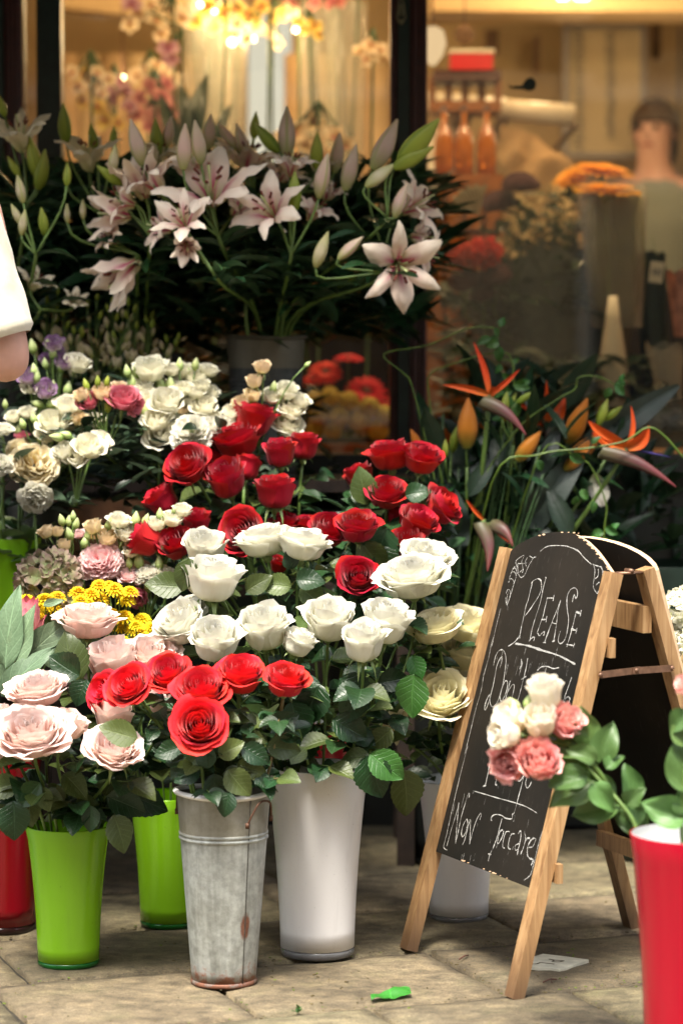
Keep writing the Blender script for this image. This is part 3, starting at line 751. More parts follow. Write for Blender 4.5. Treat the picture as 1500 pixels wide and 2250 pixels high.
def mullion(x0, x1, yf=YG - .06):
    w_ = x1 - x0; m = fpart('mullion', MB().box(((x0 + x1) / 2, YG, 1.75), (w_, .10, 1.6)), MT['frame_brown'])
    fpart('mullion_panel', MB().box((x0 + w_ * .36, yf + .004, 1.75), (w_ * .30, .010, 1.58)), MT['frame_green'])
    for q, ww in ((.10, .09), (.19, .05), (.56, .06), (.66, .10), (.80, .07), (.93, .10)):
        mb = MB(); mb.lathe([(w_ * ww / 2, .952), (w_ * ww / 2, 2.55)], 8, c=(x0 + w_ * q, YG - .052, 0)); fpart('moulding', mb, MT['frame_brown'], True)
mullion(xm0, xm1)
mullion(W(-34, 200, YG - .06).x, W(48, 200, YG - .06).x)
fpart('mullion', MB().box(((W(82, 200, YG).x + W(135, 200, YG).x) / 2, YG + .03, 1.75), (W(135, 200, YG).x - W(82, 200, YG).x, .08, 1.6)), MT['frame_green'])
fpart('head_beam', MB().box((0, YG, 2.65), (6, .16, .22)), MT['frame_brown'])
fpart('fascia', MB().box((0, YG - .04, 3.05), (6, .2, .58)), MT['frame_green'])
# gilt chain drawn on the panel
mb = MB()
for (cx_, cy_, rx_, ry_) in ((881, 8, 5, 12), (881, 22, 7, 11), (881, 36, 9, 12), (881, 48, 3, 5)):
    c_ = W(cx_, cy_, YG - .067); pts = [c_ + Vector((cos(t) * PX(rx_, YG), 0, sin(t) * PX(ry_, YG))) for t in [2 * pi * i / 16 for i in range(17)]]
    mb.tube(pts, .0012, 5, cap=False)
fpart('gilt_chain', mb, MT['gilt'], True)
def glass_mat():
    t = NT('window_glass'); fz = t.add("Fresnel", {'IOR': 1.55}).outputs[0]
    f = t.math('MULTIPLY', fz, 1.1); f.node.use_clamp = True
    sh = t.add("MixShader", {0: f, 1: t.add("BsdfTransparent", {'Color': (.92, .95, .93, 1)}).outputs[0], 2: t.add("BsdfGlossy", {'Color': (1, 1, 1, 1), 'Roughness': .015}).outputs[0]})
    t.t.links.new(sh.outputs[0], t.out.inputs[0]); return t.m
MT['glass'] = glass_mat()
for x0, x1 in ((-2.95, W(-36, 0, YG).x), (W(50, 0, YG).x, W(82, 0, YG).x), (W(136, 0, YG).x, xm0 - .003), (xm1 + .003, 2.95)):
    fpart('pane', MB().box(((x0 + x1) / 2, YG + .01, 1.75), (x1 - x0, .006, 1.6)), MT['glass'])
# the room behind
def struct(name, mb, m, smooth=False): return tag(link(name, mb.build(name, m, smooth)), kind='structure')
struct('shop_floor', MB().box((0, 8.3, .37), (5.9, 3.4, .1)), MT['shop_floor'])
struct('display_platform', MB().box((0, 6.98, .91), (5.9, .80, .06)), MT['shelf_wood'])
back_wall = tag(link('back_wall', MB().box((0, 10.0, 1.5), (6.1, .1, 3)).build('back_wall', MT['shop_wall'], False)), kind='structure')
MT['dark_panel'] = plain('dark_stained_partition', (.012, .009, .007), .6)
struct('window_back', MB().box((0, 7.66, 1.17), (5.8, .03, .48)), MT['dark_panel'])  # dark sheet added so the lower window interior falls to black
struct('side_wall', MB().box((-3.0, 8.2, 1.6), (.1, 3.5, 3.4)), MT['shop_wall']); struct('side_wall', MB().box((3.0, 8.2, 1.6), (.1, 3.5, 3.4)), MT['shop_wall'])
struct('ceiling', MB().box((0, 8.25, 3.02), (5.9, 3.4, .08)), MT['shop_ceil'])
zb = W(0, 24, 8.6).z
bulk = struct('ceiling_bulkhead', MB().box((2.0, 8.75, (zb + 2.98) / 2), (3.4, .3, 2.98 - zb)), MT['shop_ceil'])
mb = MB(); p0, p1 = W(130, 8, 9.2), W(530, 52, 9.2); mb.beam(p0 + Vector((0, 0, .06)), p1 + Vector((0, 0, .06)), (0, 0, 1), .16, .1)
struct('wall_rail', mb, MT['shop_ceil'])
struct('upper_wall', MB().box((0, YG + .1, 4.4), (9, .3, 2.1)), MT['outer_wall'])
for sx in (-1, 1): struct('pier', MB().box((sx * 3.75, YG + .1, 1.68), (1.5, .3, 3.36)), MT['outer_wall'])
# unseen canopy, added to shade the back of the display
MT['canvas'] = plain('dark_canvas', (.05, .07, .06), .9, 50, .2)
aw = link('awning'); aw.location = (0, YG - .15, 2.9); tag(aw, 'dark canvas awning over the shopfront', 'awning')
yf, zf, zt = 5.26, 2.24, 2.95
part(aw, 'canvas', MB().grid(lambda u, v: (-3.3 + 6.6 * u, YG - .15 + (yf - YG + .15) * v, zt + (zf - zt) * v - .03 * sin(pi * v)), 12, 6).build('canvas', MT['canvas']))
part(aw, 'valance', MB().grid(lambda u, v: (-3.3 + 6.6 * u, yf, zf - .16 * v - .015 * abs(sin(u * 60))), 120, 1).build('valance', MT['canvas']))
for sx in (-3.2, 3.2): part(aw, 'arm', MB().tube([(sx, YG - .15, 2.5), (sx, yf, zf)], .012, 6).build('arm', MT['frame_brown']))

# ------------------------------------------------------------------ the street behind the camera
MT['facade'] = plain('ochre_facade', (.50, .36, .20), .9, 2, .15)
MT['facade_trim'] = plain('pale_stone_trim', (.60, .52, .40), .8, 4, .1)
MT['facade_win'] = plain('dark_window', (.03, .035, .04), .2)
fb = thing('building', (0, -10, 0), 'ochre rendered building across the street behind the viewer', 'building')
part(fb, 'wall', MB().box((0, -10.5, 5.8), (36, 1, 11.6)).build('wall', MT['facade'], False))
part(fb, 'cornice', MB().box((0, -9.9, 11.6), (36, .3, .3)).build('cornice', MT['facade_trim'], False))
wm = MB().box((0, 0, 0), (1.1, .06, 1.9)).build('window', MT['facade_win'], False)
wf = MB().box((0, .02, 1.06), (1.4, .12, .16)).box((0, .02, -1.06), (1.4, .16, .14)).box((-.62, .02, 0), (.12, .1, 1.96)).box((.62, .02, 0), (.12, .1, 1.96)).build('surround', MT['facade_trim'], False)
for fl in range(4):
    for k in range(-5, 6):
        M = Matrix.Translation((k * 2.8, -9.97, 1.9 + fl * 2.9)); o = part(fb, 'window', wm, M); part(fb, 'surround', wf, parent=o)

# ================================================================== BUCKETS AND EASEL
def shiny(name, col, rough=.22, n=.04):
    t = NT(name); nz = t.noise(6, 3, t.obj()); sp = t.noise(260, 2, t.obj())
    c = t.ramp(nz, [(.3, tuple(x * (1 - n) for x in col)), (.7, col)])
    dirt = t.ramp(sp, [(.72, (0, 0, 0)), (.76, (1, 1, 1))]); c = t.mix(t.math('MULTIPLY', dirt, .5), c, tuple(x * .35 for x in col))
    v = t.add('Mapping', {'Vector': t.obj(), 'Scale': (40., 40., 3.)}).outputs[0]; dr = t.ramp(t.noise(1., 4, v, .7), [(.55, (0, 0, 0)), (.75, (1, 1, 1))]); c = t.mix(t.math('MULTIPLY', dr, .16), c, tuple(x * .45 + .02 for x in col))
    t.bsdf(c, t.math('MULTIPLY_ADD', nz, .2, rough - .1), 0, **{'Specular IOR Level': .4, 'Coat Weight': .15, 'Coat Roughness': .15}); return t.m
MT['p_green'] = shiny('lime_green_plastic', (.23, .52, .012)); MT['p_white'] = shiny('white_plastic', (.80, .79, .80), .35, .03)
MT['p_red'] = shiny('red_plastic', (.36, .002, .016)); MT['p_dkred'] = shiny('dark_red_plastic', (.24, .002, .008))
MT['p_inner'] = plain('white_inner_wall', (.80, .80, .80), .4)
def tinted(name, col, tr=.6):
    t = NT(name); t.bsdf(col, .12, 0, **{'Transmission Weight': tr, 'IOR': 1.45}); return t.m
MT['foot_green'] = tinted('dark_green_clear_base', (.01, .16, .02), .4); MT['foot_clear'] = tinted('grey_clear_base', (.30, .30, .31), .55)
MT['foot_red'] = tinted('dark_red_clear_base', (.03, .01, .01), .3)
MT['p_black'] = plain('black_plastic_bucket', (.014, .016, .015), .4, 20, .3)
MT['p_slate'] = plain('dark_green_pot_glaze', (.015, .030, .022), .35, 20, .3)
def plastic_bucket(name, B, mat, inner, foot, label, cat='bucket', group=None, flare=.012):
    """flared plastic flower bucket: wall, white inner wall, lip, clear base"""
    root = thing(name, (B.x, B.Y, B.z0), label, cat, group); H_ = B.zr - B.z0; c = (B.x, B.Y, B.z0); fh = .014 * (H_ / .3)
    prof = []
    for k in range(11):
        t = k / 10; prof.append((B.rb + (B.rt - B.rb) * (t ** 1.15) - .003 * sin(pi * t) + .002 * (t > .95), fh + t * (H_ - fh)))
    b = MB().lathe([(B.rb * .96, fh + .0005)] + prof + [(B.rt + .0018, H_ + .0006), (B.rt - .0006, H_ + .0012)], 64, c=c)
    part(root, 'wall', b.build('wall', mat))
    ip = [(r - .0035, z) for r, z in prof]
    b = MB().lathe([(.001, fh + .006)] + [(ip[1][0], fh + .006)] + ip[1:] + [(B.rt - .0022, H_ + .0010)], 64, c=c)
    part(root, 'inner_wall', b.build('inner_wall', inner))
    b = MB().lathe([(.001, .0005), (B.rb * .93, .0005), (B.rb * .98, .003), (B.rb * 1.0, fh * .6), (B.rb * .985, fh - .0005), (.001, fh - .0005)], 64, c=c)
    part(root, 'base', b.build('base', foot)); return root
BK = {
 'green1': Bucket(149, 4.90, .272, .0805, .0600), 'green2': Bucket(372, 5.27, .272, .083, .0615), 'red1': Bucket(4, 5.22, .36, .080, .0680),
 'white1': Bucket(697, 4.99, .374, .1000, .0730), 'white2': Bucket(1008, 5.33, .295, .0865, .0620), 'red2': Bucket(1528, 4.15, .388, .106, .082),
 'metal1': Bucket(491, 4.755, .362, .0880, .0600), 'metal2': Bucket(585, 6.00, 1.235, .092, .070, .905), 'dark1': Bucket(700, 5.50, .40, .085, .066),
 'green3': Bucket(-2, 5.58, .79, .095, .075, .485), 'slate': Bucket(1450, 6.05, .70, .15, .11),
}
plastic_bucket('bucket', BK['green1'], MT['p_green'], MT['p_green'], MT['foot_green'], 'bright lime green plastic bucket of blush roses, left of the metal bucket', group='plastic flower buckets')
plastic_bucket('bucket', BK['green2'], MT['p_green'], MT['p_green'], MT['foot_green'], 'lime green plastic bucket half hidden behind the metal bucket', group='plastic flower buckets')
plastic_bucket('bucket', BK['green3'], MT['p_green'], MT['p_inner'], MT['foot_green'], 'lime green bucket raised behind the dried hydrangea at the left edge', group='plastic flower buckets')
plastic_bucket('bucket', BK['red1'], MT['p_dkred'], MT['p_inner'], MT['foot_red'], 'dark red plastic bucket cut by the left edge behind the lime green one', group='plastic flower buckets')
plastic_bucket('bucket', BK['red2'], MT['p_red'], MT['p_inner'], MT['foot_red'], 'glossy crimson plastic bucket with white inside at the right edge', group='plastic flower buckets')
plastic_bucket('bucket', BK['white1'], MT['p_white'], MT['p_inner'], MT['foot_clear'], 'tall white plastic bucket of white roses right of the metal bucket', group='plastic flower buckets')
plastic_bucket('bucket', BK['white2'], MT['p_white'], MT['p_inner'], MT['foot_clear'], 'white plastic bucket standing behind the chalkboard', group='plastic flower buckets')
plastic_bucket('bucket', BK['dark1'], MT['p_dkred'], MT['p_inner'], MT['foot_red'], 'dark red bucket hidden behind the tall white bucket', group='plastic flower buckets')
plastic_bucket('plant_pot', BK['slate'], MT['p_slate'], MT['p_slate'], MT['p_slate'], 'large dark green glazed pot in the shade behind the chalkboard', cat='pot')

def galv_mat(name, tone, rust_at=None, rb=.06, z0=0., zr=.36):
    t = NT(name); o = t.obj(); n1 = t.noise(9, 6, o, .65, .4); n2 = t.noise(60, 5, o, .7)
    st = t.add("Mapping", {'Vector': o, 'Scale': (30., 30., 1.5)}).outputs[0]; n3 = t.noise(1.2, 5, st, .6)
    a, b_, c_ = tone
    col = t.ramp(n1, [(.30, a), (.50, b_), (.70, c_)]); col = t.mix(.5, col, t.ramp(n3, [(.35, (.25, .25, .24)), (.65, (.75, .75, .75))]), 'OVERLAY')
    col = t.mix(.38, col, t.ramp(n2, [(.35, (.2, .2, .19)), (.65, (.75, .75, .75))]), 'OVERLAY')
    sp = t.ramp(t.noise(28, 6, o, .75, .8), [(.56, (0, 0, 0)), (.70, (1, 1, 1))]); col = t.mix(t.math('MULTIPLY', sp, .14), col, (.16, .145, .10))
    z = t.add("SeparateXYZ", {0: o}).outputs[2]
    # the collar above the bead is browner
    top = t.ramp(z, [(0, (0, 0, 0)), (1, (0, 0, 0))])
    band = t.math('GREATER_THAN', z, zr - z0 - .072); col = t.mix(t.math('MULTIPLY', band, .55), col, (.20, .17, .11))
    if rust_at:
        lowr = t.math('SUBTRACT', .036, z); lowr = t.math('MULTIPLY_ADD', lowr, 34., t.math('MULTIPLY', t.math('SUBTRACT', n2, .5), 5.)); lowr.node.use_clamp = True
        d = t.add("VectorMath", {0: o, 1: rust_at}, operation='SUBTRACT').outputs[0]
        d = t.add("VectorMath", {0: d, 1: (1., 1., .40)}, operation='MULTIPLY').outputs[0]
        d = t.add("VectorMath", {0: d}, operation='LENGTH').outputs['Value']
        pt = t.math('MULTIPLY_ADD', t.math('SUBTRACT', .0125, d), 300., t.math('MULTIPLY', t.math('SUBTRACT', n2, .5), 3.)); pt.node.use_clamp = True
        f = t.math('MAXIMUM', lowr, pt)
        col = t.mix(t.math('MULTIPLY', f, .9), col, t.ramp(n2, [(.3, (.10, .025, .010)), (.7, (.26, .085, .035))]))
    t.bsdf(col, t.math('MULTIPLY_ADD', n2, .25, .42), 0, Metallic=.35, Normal=t.bump(n2, .35, .0015)); return t.m
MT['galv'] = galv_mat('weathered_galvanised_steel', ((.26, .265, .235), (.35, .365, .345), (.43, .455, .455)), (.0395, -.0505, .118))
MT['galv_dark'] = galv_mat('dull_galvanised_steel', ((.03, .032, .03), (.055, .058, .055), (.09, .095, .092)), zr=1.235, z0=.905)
MT['enamel'] = plain('white_enamel_rim', (.82, .81, .80), .35, 40, .1)
MT['wire'] = plain('rusty_wire', (.10, .045, .025), .55, 200, .4, metal=.4)
MT['seam'] = plain('dark_seam', (.06, .055, .045), .7, 150, .5)
def metal_bucket(B, mat, label, rim_mat, handle=None, zb=.085):
    root = thing('metal_bucket', (B.x, B.Y, B.z0), label, 'bucket', 'galvanised flower buckets'); H_ = B.zr - B.z0; R0 = lambda z: B.rb + (B.rt - B.rb) * (z / H_)
    M0 = Matrix.Translation(root.location)
    def add(nm, mb, m): part(root, nm, mb.build(nm, m), M0)
    prof = [(R0(z), z) for z in [H_ * k / 14 for k in range(15)]]
    add('wall', MB().lathe([(B.rb * .97, .003)] + prof, 72, wob=.004), mat)
    add('inner_wall', MB().lathe([(.001, .01), (B.rb - .003, .01), (B.rt - .004, H_)], 48, wob=.004), MT['galv_dark'])
    add('foot_ring', MB().lathe([(.001, .001), (B.rb * 1.02, .0), (B.rb * 1.045, .003), (B.rb * 1.03, .007), (B.rb * 1.0, .009)], 64), mat)
    z = H_ - zb
    for q in (0, .0085): add('bead', MB().lathe([(R0(z + q) + .0002, z + q - .0035), (R0(z) + .0026, z + q - .0015), (R0(z) + .0026, z + q + .0015), (R0(z + q) + .0002, z + q + .0035)], 72, wob=.004), mat)
    def rim(u, v):
        a = 2 * pi * u; b_ = 2 * pi * v; rr = B.rt + .001 + .0058 * cos(b_) + .0015 * sin(2 * a); zz = H_ + .0052 * sin(b_) + .0025 * sin(2 * a + 1)
        return (rr * cos(a), rr * sin(a), zz)
    add('rim', MB().grid(rim, 64, 8), rim_mat)
    if handle:
        for a in handle:
            d = Vector((cos(a), sin(a), 0)); s = Vector((-d.y, d.x, 0)); r = R0(H_ - .03) + .004
            pts = [d * r + s * -.030 + Vector((0, 0, H_ - .052)), d * (r + .006) + s * -.026 + Vector((0, 0, H_ - .036)), d * (r + .012) + s * -.012 + Vector((0, 0, H_ - .012)), d * (r + .014) + s * .004 + Vector((0, 0, H_ - .008)),
                   d * (r + .012) + s * .020 + Vector((0, 0, H_ - .016)), d * (r + .004) + s * .030 + Vector((0, 0, H_ - .045))]
            b = MB().tube(catmull(pts, 5), .0019, 8)
            for q in (pts[0], pts[-1]): b.box(q, (.007, .007, .010))
            add('handle', b, MT['wire'])
        a = -.92; pts = [Vector((R0(z_) * cos(a), R0(z_) * sin(a), z_)) * 1 for z_ in [H_ * k / 10 for k in range(11)]]
        pts = [p + Vector((cos(a), sin(a), 0)) * .0004 for p in pts]
        add('seam', MB().tube(pts, .0011, 5), MT['seam'])
    return root
metal_bucket(BK['metal1'], MT['galv'], 'weathered galvanised bucket with rust patches holding coral red roses', MT['enamel'], (-.72, pi - .72))
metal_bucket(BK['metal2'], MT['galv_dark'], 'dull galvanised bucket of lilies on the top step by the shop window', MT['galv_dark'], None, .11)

# ------------------------------------------------------------------ dark timber steps and a crate behind the flowers
MT['dark_wood'] = plain('dark_stained_timber', (.028, .016, .010), .7, 25, .5, .002)
MT['crate_wood'] = plain('brown_crate_wood', (.13, .055, .022), .7, 25, .4, .002)
st = thing('display_stand', (-.4, 5.9, 0), 'dark stained timber steps carrying the raised buckets', 'stand')
for (z, y0, y1, x0, x1) in ((.47, 5.42, 5.74, -1.5, -.30), (.66, 5.74, 5.94, -1.5, .0), (.89, 5.90, 6.34, -1.6, .20)):
    n = 3
    for k in range(n):
        yy = y0 + (y1 - y0) * (k + .5) / n
        part(st, 'plank', MB().box(((x0 + x1) / 2, yy, z), (x1 - x0, (y1 - y0) / n - .008, .028)).build('plank', MT['dark_wood'], False))
    for xx in (x0 + .05, (x0 + x1) / 2, x1 - .05):
        for yy in (y0 + .03, y1 - .03): part(st, 'leg', MB().box((xx, yy, (z - .015) / 2), (.04, .04, z - .015)).build('leg', MT['dark_wood'], False))
def crate(cx, cy, z0, w_, d_, h_, label):
    r = thing('crate', (cx, cy, z0), label, 'crate', 'wooden crates')
    for k in range(3):
        z = z0 + h_ * (k + .5) / 3
        for sy in (-1, 1): part(r, 'slat', MB().box((cx, cy + sy * d_ / 2, z), (w_, .01, h_ / 3 - .012)).build('slat', MT['crate_wood'], False))
        for sx in (-1, 1): part(r, 'slat', MB().box((cx + sx * w_ / 2, cy, z), (.01, d_ - .012, h_ / 3 - .012)).build('slat', MT['crate_wood'], False))
    for sx in (-1, 1):
        for sy in (-1, 1): part(r, 'corner_post', MB().box((cx + sx * (w_ / 2 - .02), cy + sy * (d_ / 2 - .02), z0 + h_ / 2), (.025, .025, h_)).build('corner_post', MT['crate_wood'], False))
    part(r, 'bottom', MB().box((cx, cy, z0 + .008), (w_ - .02, d_ - .02, .01)).build('bottom', MT['crate_wood'], False))
c_ = W(205, 1110, 5.80); crate(c_.x, 5.88, .677, .30, .13, .19, 'brown slatted crate glimpsed in the dark left of the crimson roses')

# ------------------------------------------------------------------ chalkboard easel
MT['easel_wood'] = None
def wood_mat(name, c0, c1, c2, sc=(1., 1., .06), rough=.45):
    t = NT(name); o = t.obj(); v = t.add("Mapping", {'Vector': o, 'Scale': sc}).outputs[0]
    n = t.noise(90, 5, v, .6, .8); n2 = t.noise(7, 3, o); col = t.ramp(n, [(.30, c0), (.5, c1), (.72, c2)])
    col = t.mix(.4, col, t.ramp(n2, [(.35, (.3, .28, .25)), (.65, (.72, .72, .72))]), 'OVERLAY')
    z = t.add("SeparateXYZ", {0: o}).outputs[2]      # feet scuffed and darkened by wet ground
    f = t.math('MULTIPLY_ADD', t.math('SUBTRACT', .115, z), 10., t.math('MULTIPLY', t.math('SUBTRACT', n2, .5), 1.6)); f.node.use_clamp = True
    col = t.mix(t.math('MULTIPLY', f, .8), col, (.075, .040, .022)); col = t.vary(col, .92, 1.08)
    t.bsdf(col, rough, 0, Normal=t.bump(n, .25, .001), **{'Coat Weight': .15, 'Coat Roughness': .3}); return t.m
MT['easel_wood'] = wood_mat('varnished_pine', (.175, .088, .036), (.32, .185, .082), (.43, .275, .138))
def board_mat():
    t = NT('chalkboard_paint'); o = t.obj(); v = t.add("Mapping", {'Vector': o, 'Scale': (1., 1., .12)}).outputs[0]
    n = t.noise(4, 4, o); n2 = t.noise(110, 4, v, .7); col = t.ramp(n, [(.35, (.007, .007, .006)), (.7, (.020, .016, .012))])
    dust = t.ramp(n2, [(.60, (0, 0, 0)), (.80, (1, 1, 1))]); col = t.mix(t.math('MULTIPLY', dust, .10), col, (.35, .33, .3))
    t.bsdf(col, .7, 0, Normal=t.bump(n2, .1, .0005), **{'Specular IOR Level': .15}); return t.m
MT['board'] = board_mat(); MT['board_edge'] = plain('raw_board_edge', (.62, .42, .26), .7, 60, .15)
def chalk_mat():
    t = NT('chalk'); o = t.obj(); n = t.noise(700, 3, o, .7); f = t.ramp(n, [(.40, (.12, .12, .12)), (.60, (1, 1, 1))])
    sh = t.bsdf((.66, .65, .62), .95, 0, False)
    m = t.add("MixShader", {0: t.math('MULTIPLY', f, .92), 1: t.add("BsdfTransparent").outputs[0], 2: sh}); t.t.links.new(m.outputs[0], t.out.inputs[0]); return t.m
MT['chalk'] = chalk_mat(); MT['hinge'] = plain('bronze_hinge', (.20, .11, .07), .45, 80, .3, metal=.6)
FL, FR = G(896, 2084), G(1131, 2194)                 # front feet
FL, FR = Vector((.133, 5.03, 0)), Vector((.316, 4.625, 0))
WD = (FR - FL).normalized(); BD = Vector((-WD.y, WD.x, 0)); BD = BD if BD.x > 0 else -BD          # width and backward directions
TL, TR = FL + BD * .222 + Vector((0, 0, .795)), FR + BD * .205 + Vector((0, 0, .776))
esl = thing('chalkboard_easel', (FL + FR) / 2 + BD * .25, 'folding A-frame chalkboard asking people not to touch, in a pine frame', 'chalkboard')
LW, LD = .033, .024
def rail(nm, a, b): part(esl, nm, MB().beam(a, b, WD, LW, LD).build(nm, MT['easel_wood'], False))
rail('rail', FL, TL); rail('rail', FR, TR)
RL, RR = FL + BD * .515, FR + BD * .515
TL2, TR2 = FL + BD * .285 + Vector((0, 0, .795)), FR + BD * .272 + Vector((0, 0, .782))
rail('rail', RL, TL2); rail('rail', RR, TR2)
FN = ((TL - FL).cross(WD)).normalized(); FN = FN if FN.y < 0 else -FN
RN = ((TL2 - RL).cross(WD)).normalized(); RN = RN if RN.y > 0 else -RN
# the front panel, its outline read off the photograph onto its plane
PP = (FL + FR) / 2 + FN * .002
def OB(px, py, off=0.): return hit(px, py, PP + FN * off, FN)
arch = [(1108, 1230), (1124, 1208), (1140, 1195), (1165, 1182), (1190, 1173), (1215, 1169), (1242, 1168), (1263, 1174), (1285, 1187), (1305, 1206), (1322, 1228), (1337, 1250), (1352, 1276)]
out = [OB(*q) for q in arch] + [OB(1178, 1957), OB(950, 1868)]
bd = MB().poly(out, .009, FN); bd.m = [0] + [1] * (len(bd.m) - 1)
part(esl, 'panel', bd.build('panel', [MT['board'], MT['board_edge']], False))
mb = MB(); rnd = random.Random(4)       # paint chipped off along the edges
for q0, q1, n in (((1160, 1184), (1270, 1176), 7), ((1270, 1176), (1345, 1262), 16), ((1005, 1888), (1120, 1934), 9)):
    for k in range(n):
        t = rnd.random(); x, y = q0[0] + (q1[0] - q0[0]) * t, q0[1] + (q1[1] - q0[1]) * t
        if q0[0] == 1160: y = 1168 + (x - 1240) ** 2 / 430
        elif q0[0] == 1270: y = 1176 + (x - 1268) * .55 + (x - 1268) ** 2 / 125
        s_ = rnd.uniform(1., 3.6); dy = 1.5 if q0[0] > 1100 else -1.5
        pts = [OB(x + cos(a) * s_ * (1 + .4 * rnd.random()), y + dy + sin(a) * s_ * .6, .0004) for a in [2 * pi * i / 7 for i in range(7)]]
        mb.poly(pts, .0003, FN)
part(esl, 'chipped_edge', mb.build('chipped_edge', MT['board_edge'], False))
# rear panel (its dark inner side closes the triangle), with its pale arched edge
PR = (RL + RR) / 2; UPR = (TL2 - RL).normalized()
def RB(s_, h_): return RL + WD * s_ + UPR * h_ + RN * .004
wid = (RR - RL).length; ht = (TL2 - RL).length
o2 = [RB(-.0, .20), RB(-.0, ht - .02)] + [RB(wid / 2 - cos(a) * wid / 2, ht - .02 + sin(a) * .052) for a in [pi * i / 14 for i in range(1, 14)]] + [RB(wid, ht - .02), RB(wid, .20)]
bd = MB().poly(o2[::-1], .009, -RN); bd.m = [0, 0] + [1] * (len(bd.m) - 2)
part(esl, 'panel', bd.build('panel', [MT['board'], MT['board_edge']], False), label='rear panel of the chalkboard, seen from its dark inner side')
# crossbars, hinges, folding stay
def bar(nm, a, b, wa, wb, m='easel_wood', ax=(0, 0, 1)): part(esl, nm, MB().beam(a, b, ax, wa, wb).build(nm, MT[m], False))
def along(a, b, t): return a + (b - a) * t
bar('crossbar', along(RL, TL2, .885) - RN * .022, along(RR, TR2, .885) - RN * .022, .05, .018)
bar('crossbar', along(RL, TL2, .25) - RN * .022, along(RR, TR2, .25) - RN * .022, .032, .016)
for t in (.83, .30): bar('crossbar', along(FL, TL, t) - FN * .020 - WD * .01, along(FR, TR, t) - FN * .020 + WD * .026, .036, .012)
for a, b in ((TL, TL2), (TR, TR2)):
    part(esl, 'hinge', MB().box((a + b) / 2 + Vector((0, 0, -.004)), (.05, .022, .004), Matrix.Rotation(atan2(BD.y, BD.x), 3, 'Z')).tube([(a + b) / 2 - WD * .012, (a + b) / 2 + WD * .012], .004, 8).build('hinge', MT['hinge']))
sa, sb = hit(1317, 1483, FR + WD * (LW / 2 + .003), WD), hit(1474, 1468, RR + WD * (LW / 2 + .003), WD)
sm_ = (sa + sb) / 2 + Vector((0, 0, .002))
bar('stay', sa, sm_ + (sb - sa).normalized() * .008, .0125, .002, 'hinge'); bar('stay', sm_ - (sb - sa).normalized() * .008 + WD * .0022, sb + WD * .0022, .0125, .002, 'hinge')
for q in (sa, sm_, sb): part(esl, 'screw', MB().lathe([(.0045, 0), (.0045, .002), (.003, .0035), (.0005, .0037)], 12).build('screw', MT['hinge']), frame(q + WD * .002, WD))

# chalk lettering, each word a mesh of strokes lying on the panel
def z1(p): return (1080 + p[0] / 5.357, 1160 + p[1] / 5.357)
def z2(p): return (1020 + p[0] / 5., 1400 + p[1] / 5.)
def z3(p): return (950 + p[0] / 4.6875, 1640 + p[1] / 4.6875)
def words_mesh(strokes, zf, w_=.0013, smooth_=True):
    mb = MB()
    for s_ in strokes:
        ww = w_
        if isinstance(s_[0], (int, float)): ww = s_[0]; s_ = s_[1]
        ww *= .8; P = [OB(*zf(q), .0006) for q in s_]
        if smooth_ and len(P) > 2: P = catmull(P, 4)
        else: P = [P[0].lerp(P[-1], i / 6) for i in range(7)] if len(P) == 2 else P
        o = len(mb.v)
        for i, p in enumerate(P):
            t = (P[min(i + 1, len(P) - 1)] - P[max(i - 1, 0)]).normalized(); n = t.cross(FN); k = ww * (.85 + .9 * noise.noise(p * 70)) * (.7 + .8 * abs(noise.noise(p * 300)))
            mb.v += [p + n * k, p - n * k]; mb.uv += [(0, i), (1, i)]
        for i in range(len(P) - 1): mb.f.append((o + 2 * i, o + 2 * i + 1, o + 2 * i + 3, o + 2 * i + 2)); mb.m.append(0)
    return mb
def chalk(strokes, zf, label, w_=.0015): part(esl, 'chalk_writing', words_mesh(strokes, zf, w_).build('chalk_writing', MT['chalk'], False), label=label)
chalk([[(475,640),(430,830),(400,920),(370,1060),(345,1170),(325,1290)], [(460,655),(490,620),(540,597),(575,620),(583,680),(575,740),(550,800),(500,880),(440,970),(385,1040)], (.0022, [(318,1275),(330,1300)]),
 [(635,585),(600,720),(575,850),(540,970),(510,1060),(470,1200),(445,1330)], [(435,1335),(475,1290),(500,1290),(490,1325)], [(505,1280),(490,1330)], (.002, [(628,580),(640,592)]),
 [(645,825),(720,825)], [(730,790),(718,860)], [(650,830),(625,930),(600,1040),(570,1120),(530,1240)], (.002, [(580,1080),(640,1075)]), (.002, [(645,1035),(635,1110)]), [(540,1240),(560,1270),(590,1235),(618,1225),(605,1270)],
 (.0019, [(810,850),(750,1000),(690,1150),(620,1340)]), [(600,1350),(635,1348)], [(810,850),(775,980),(765,1080),(740,1250),(725,1335)], [(705,1115),(760,1130)], (.0024, [(705,1338),(740,1325)]),
 [(945,870),(965,785),(985,830),(1005,790),(1000,730),(965,705),(920,730),(890,790),(880,860),(885,960),(898,1040),(900,1100),(890,1180),(870,1280),(835,1345),(800,1360),(780,1330),(790,1260),(805,1215)],
 (.0022, [(990,985),(1035,1005)]), (.0022, [(1050,965),(1035,1045)]), [(990,990),(960,1110),(930,1230),(880,1400)], (.0022, [(930,1190),(985,1205)]), (.0022, [(1000,1180),(985,1240)]), (.0028, [(875,1370),(930,1380),(960,1385)]), (.0024, [(972,1355),(955,1410)])], z1, 'PLEASE in white chalk')
chalk([(.0026, [(555,70),(700,95),(850,145),(1000,190),(1100,235),(1215,298)])], z2, 'thick chalk line under PLEASE')
chalk([[(570,275),(610,240),(660,215),(730,207),(800,207),(870,213),(940,235),(1000,262),(1030,285),(1065,330),(1110,375),(1170,430)]], z1, 'chalk arch line near the top', .0016)
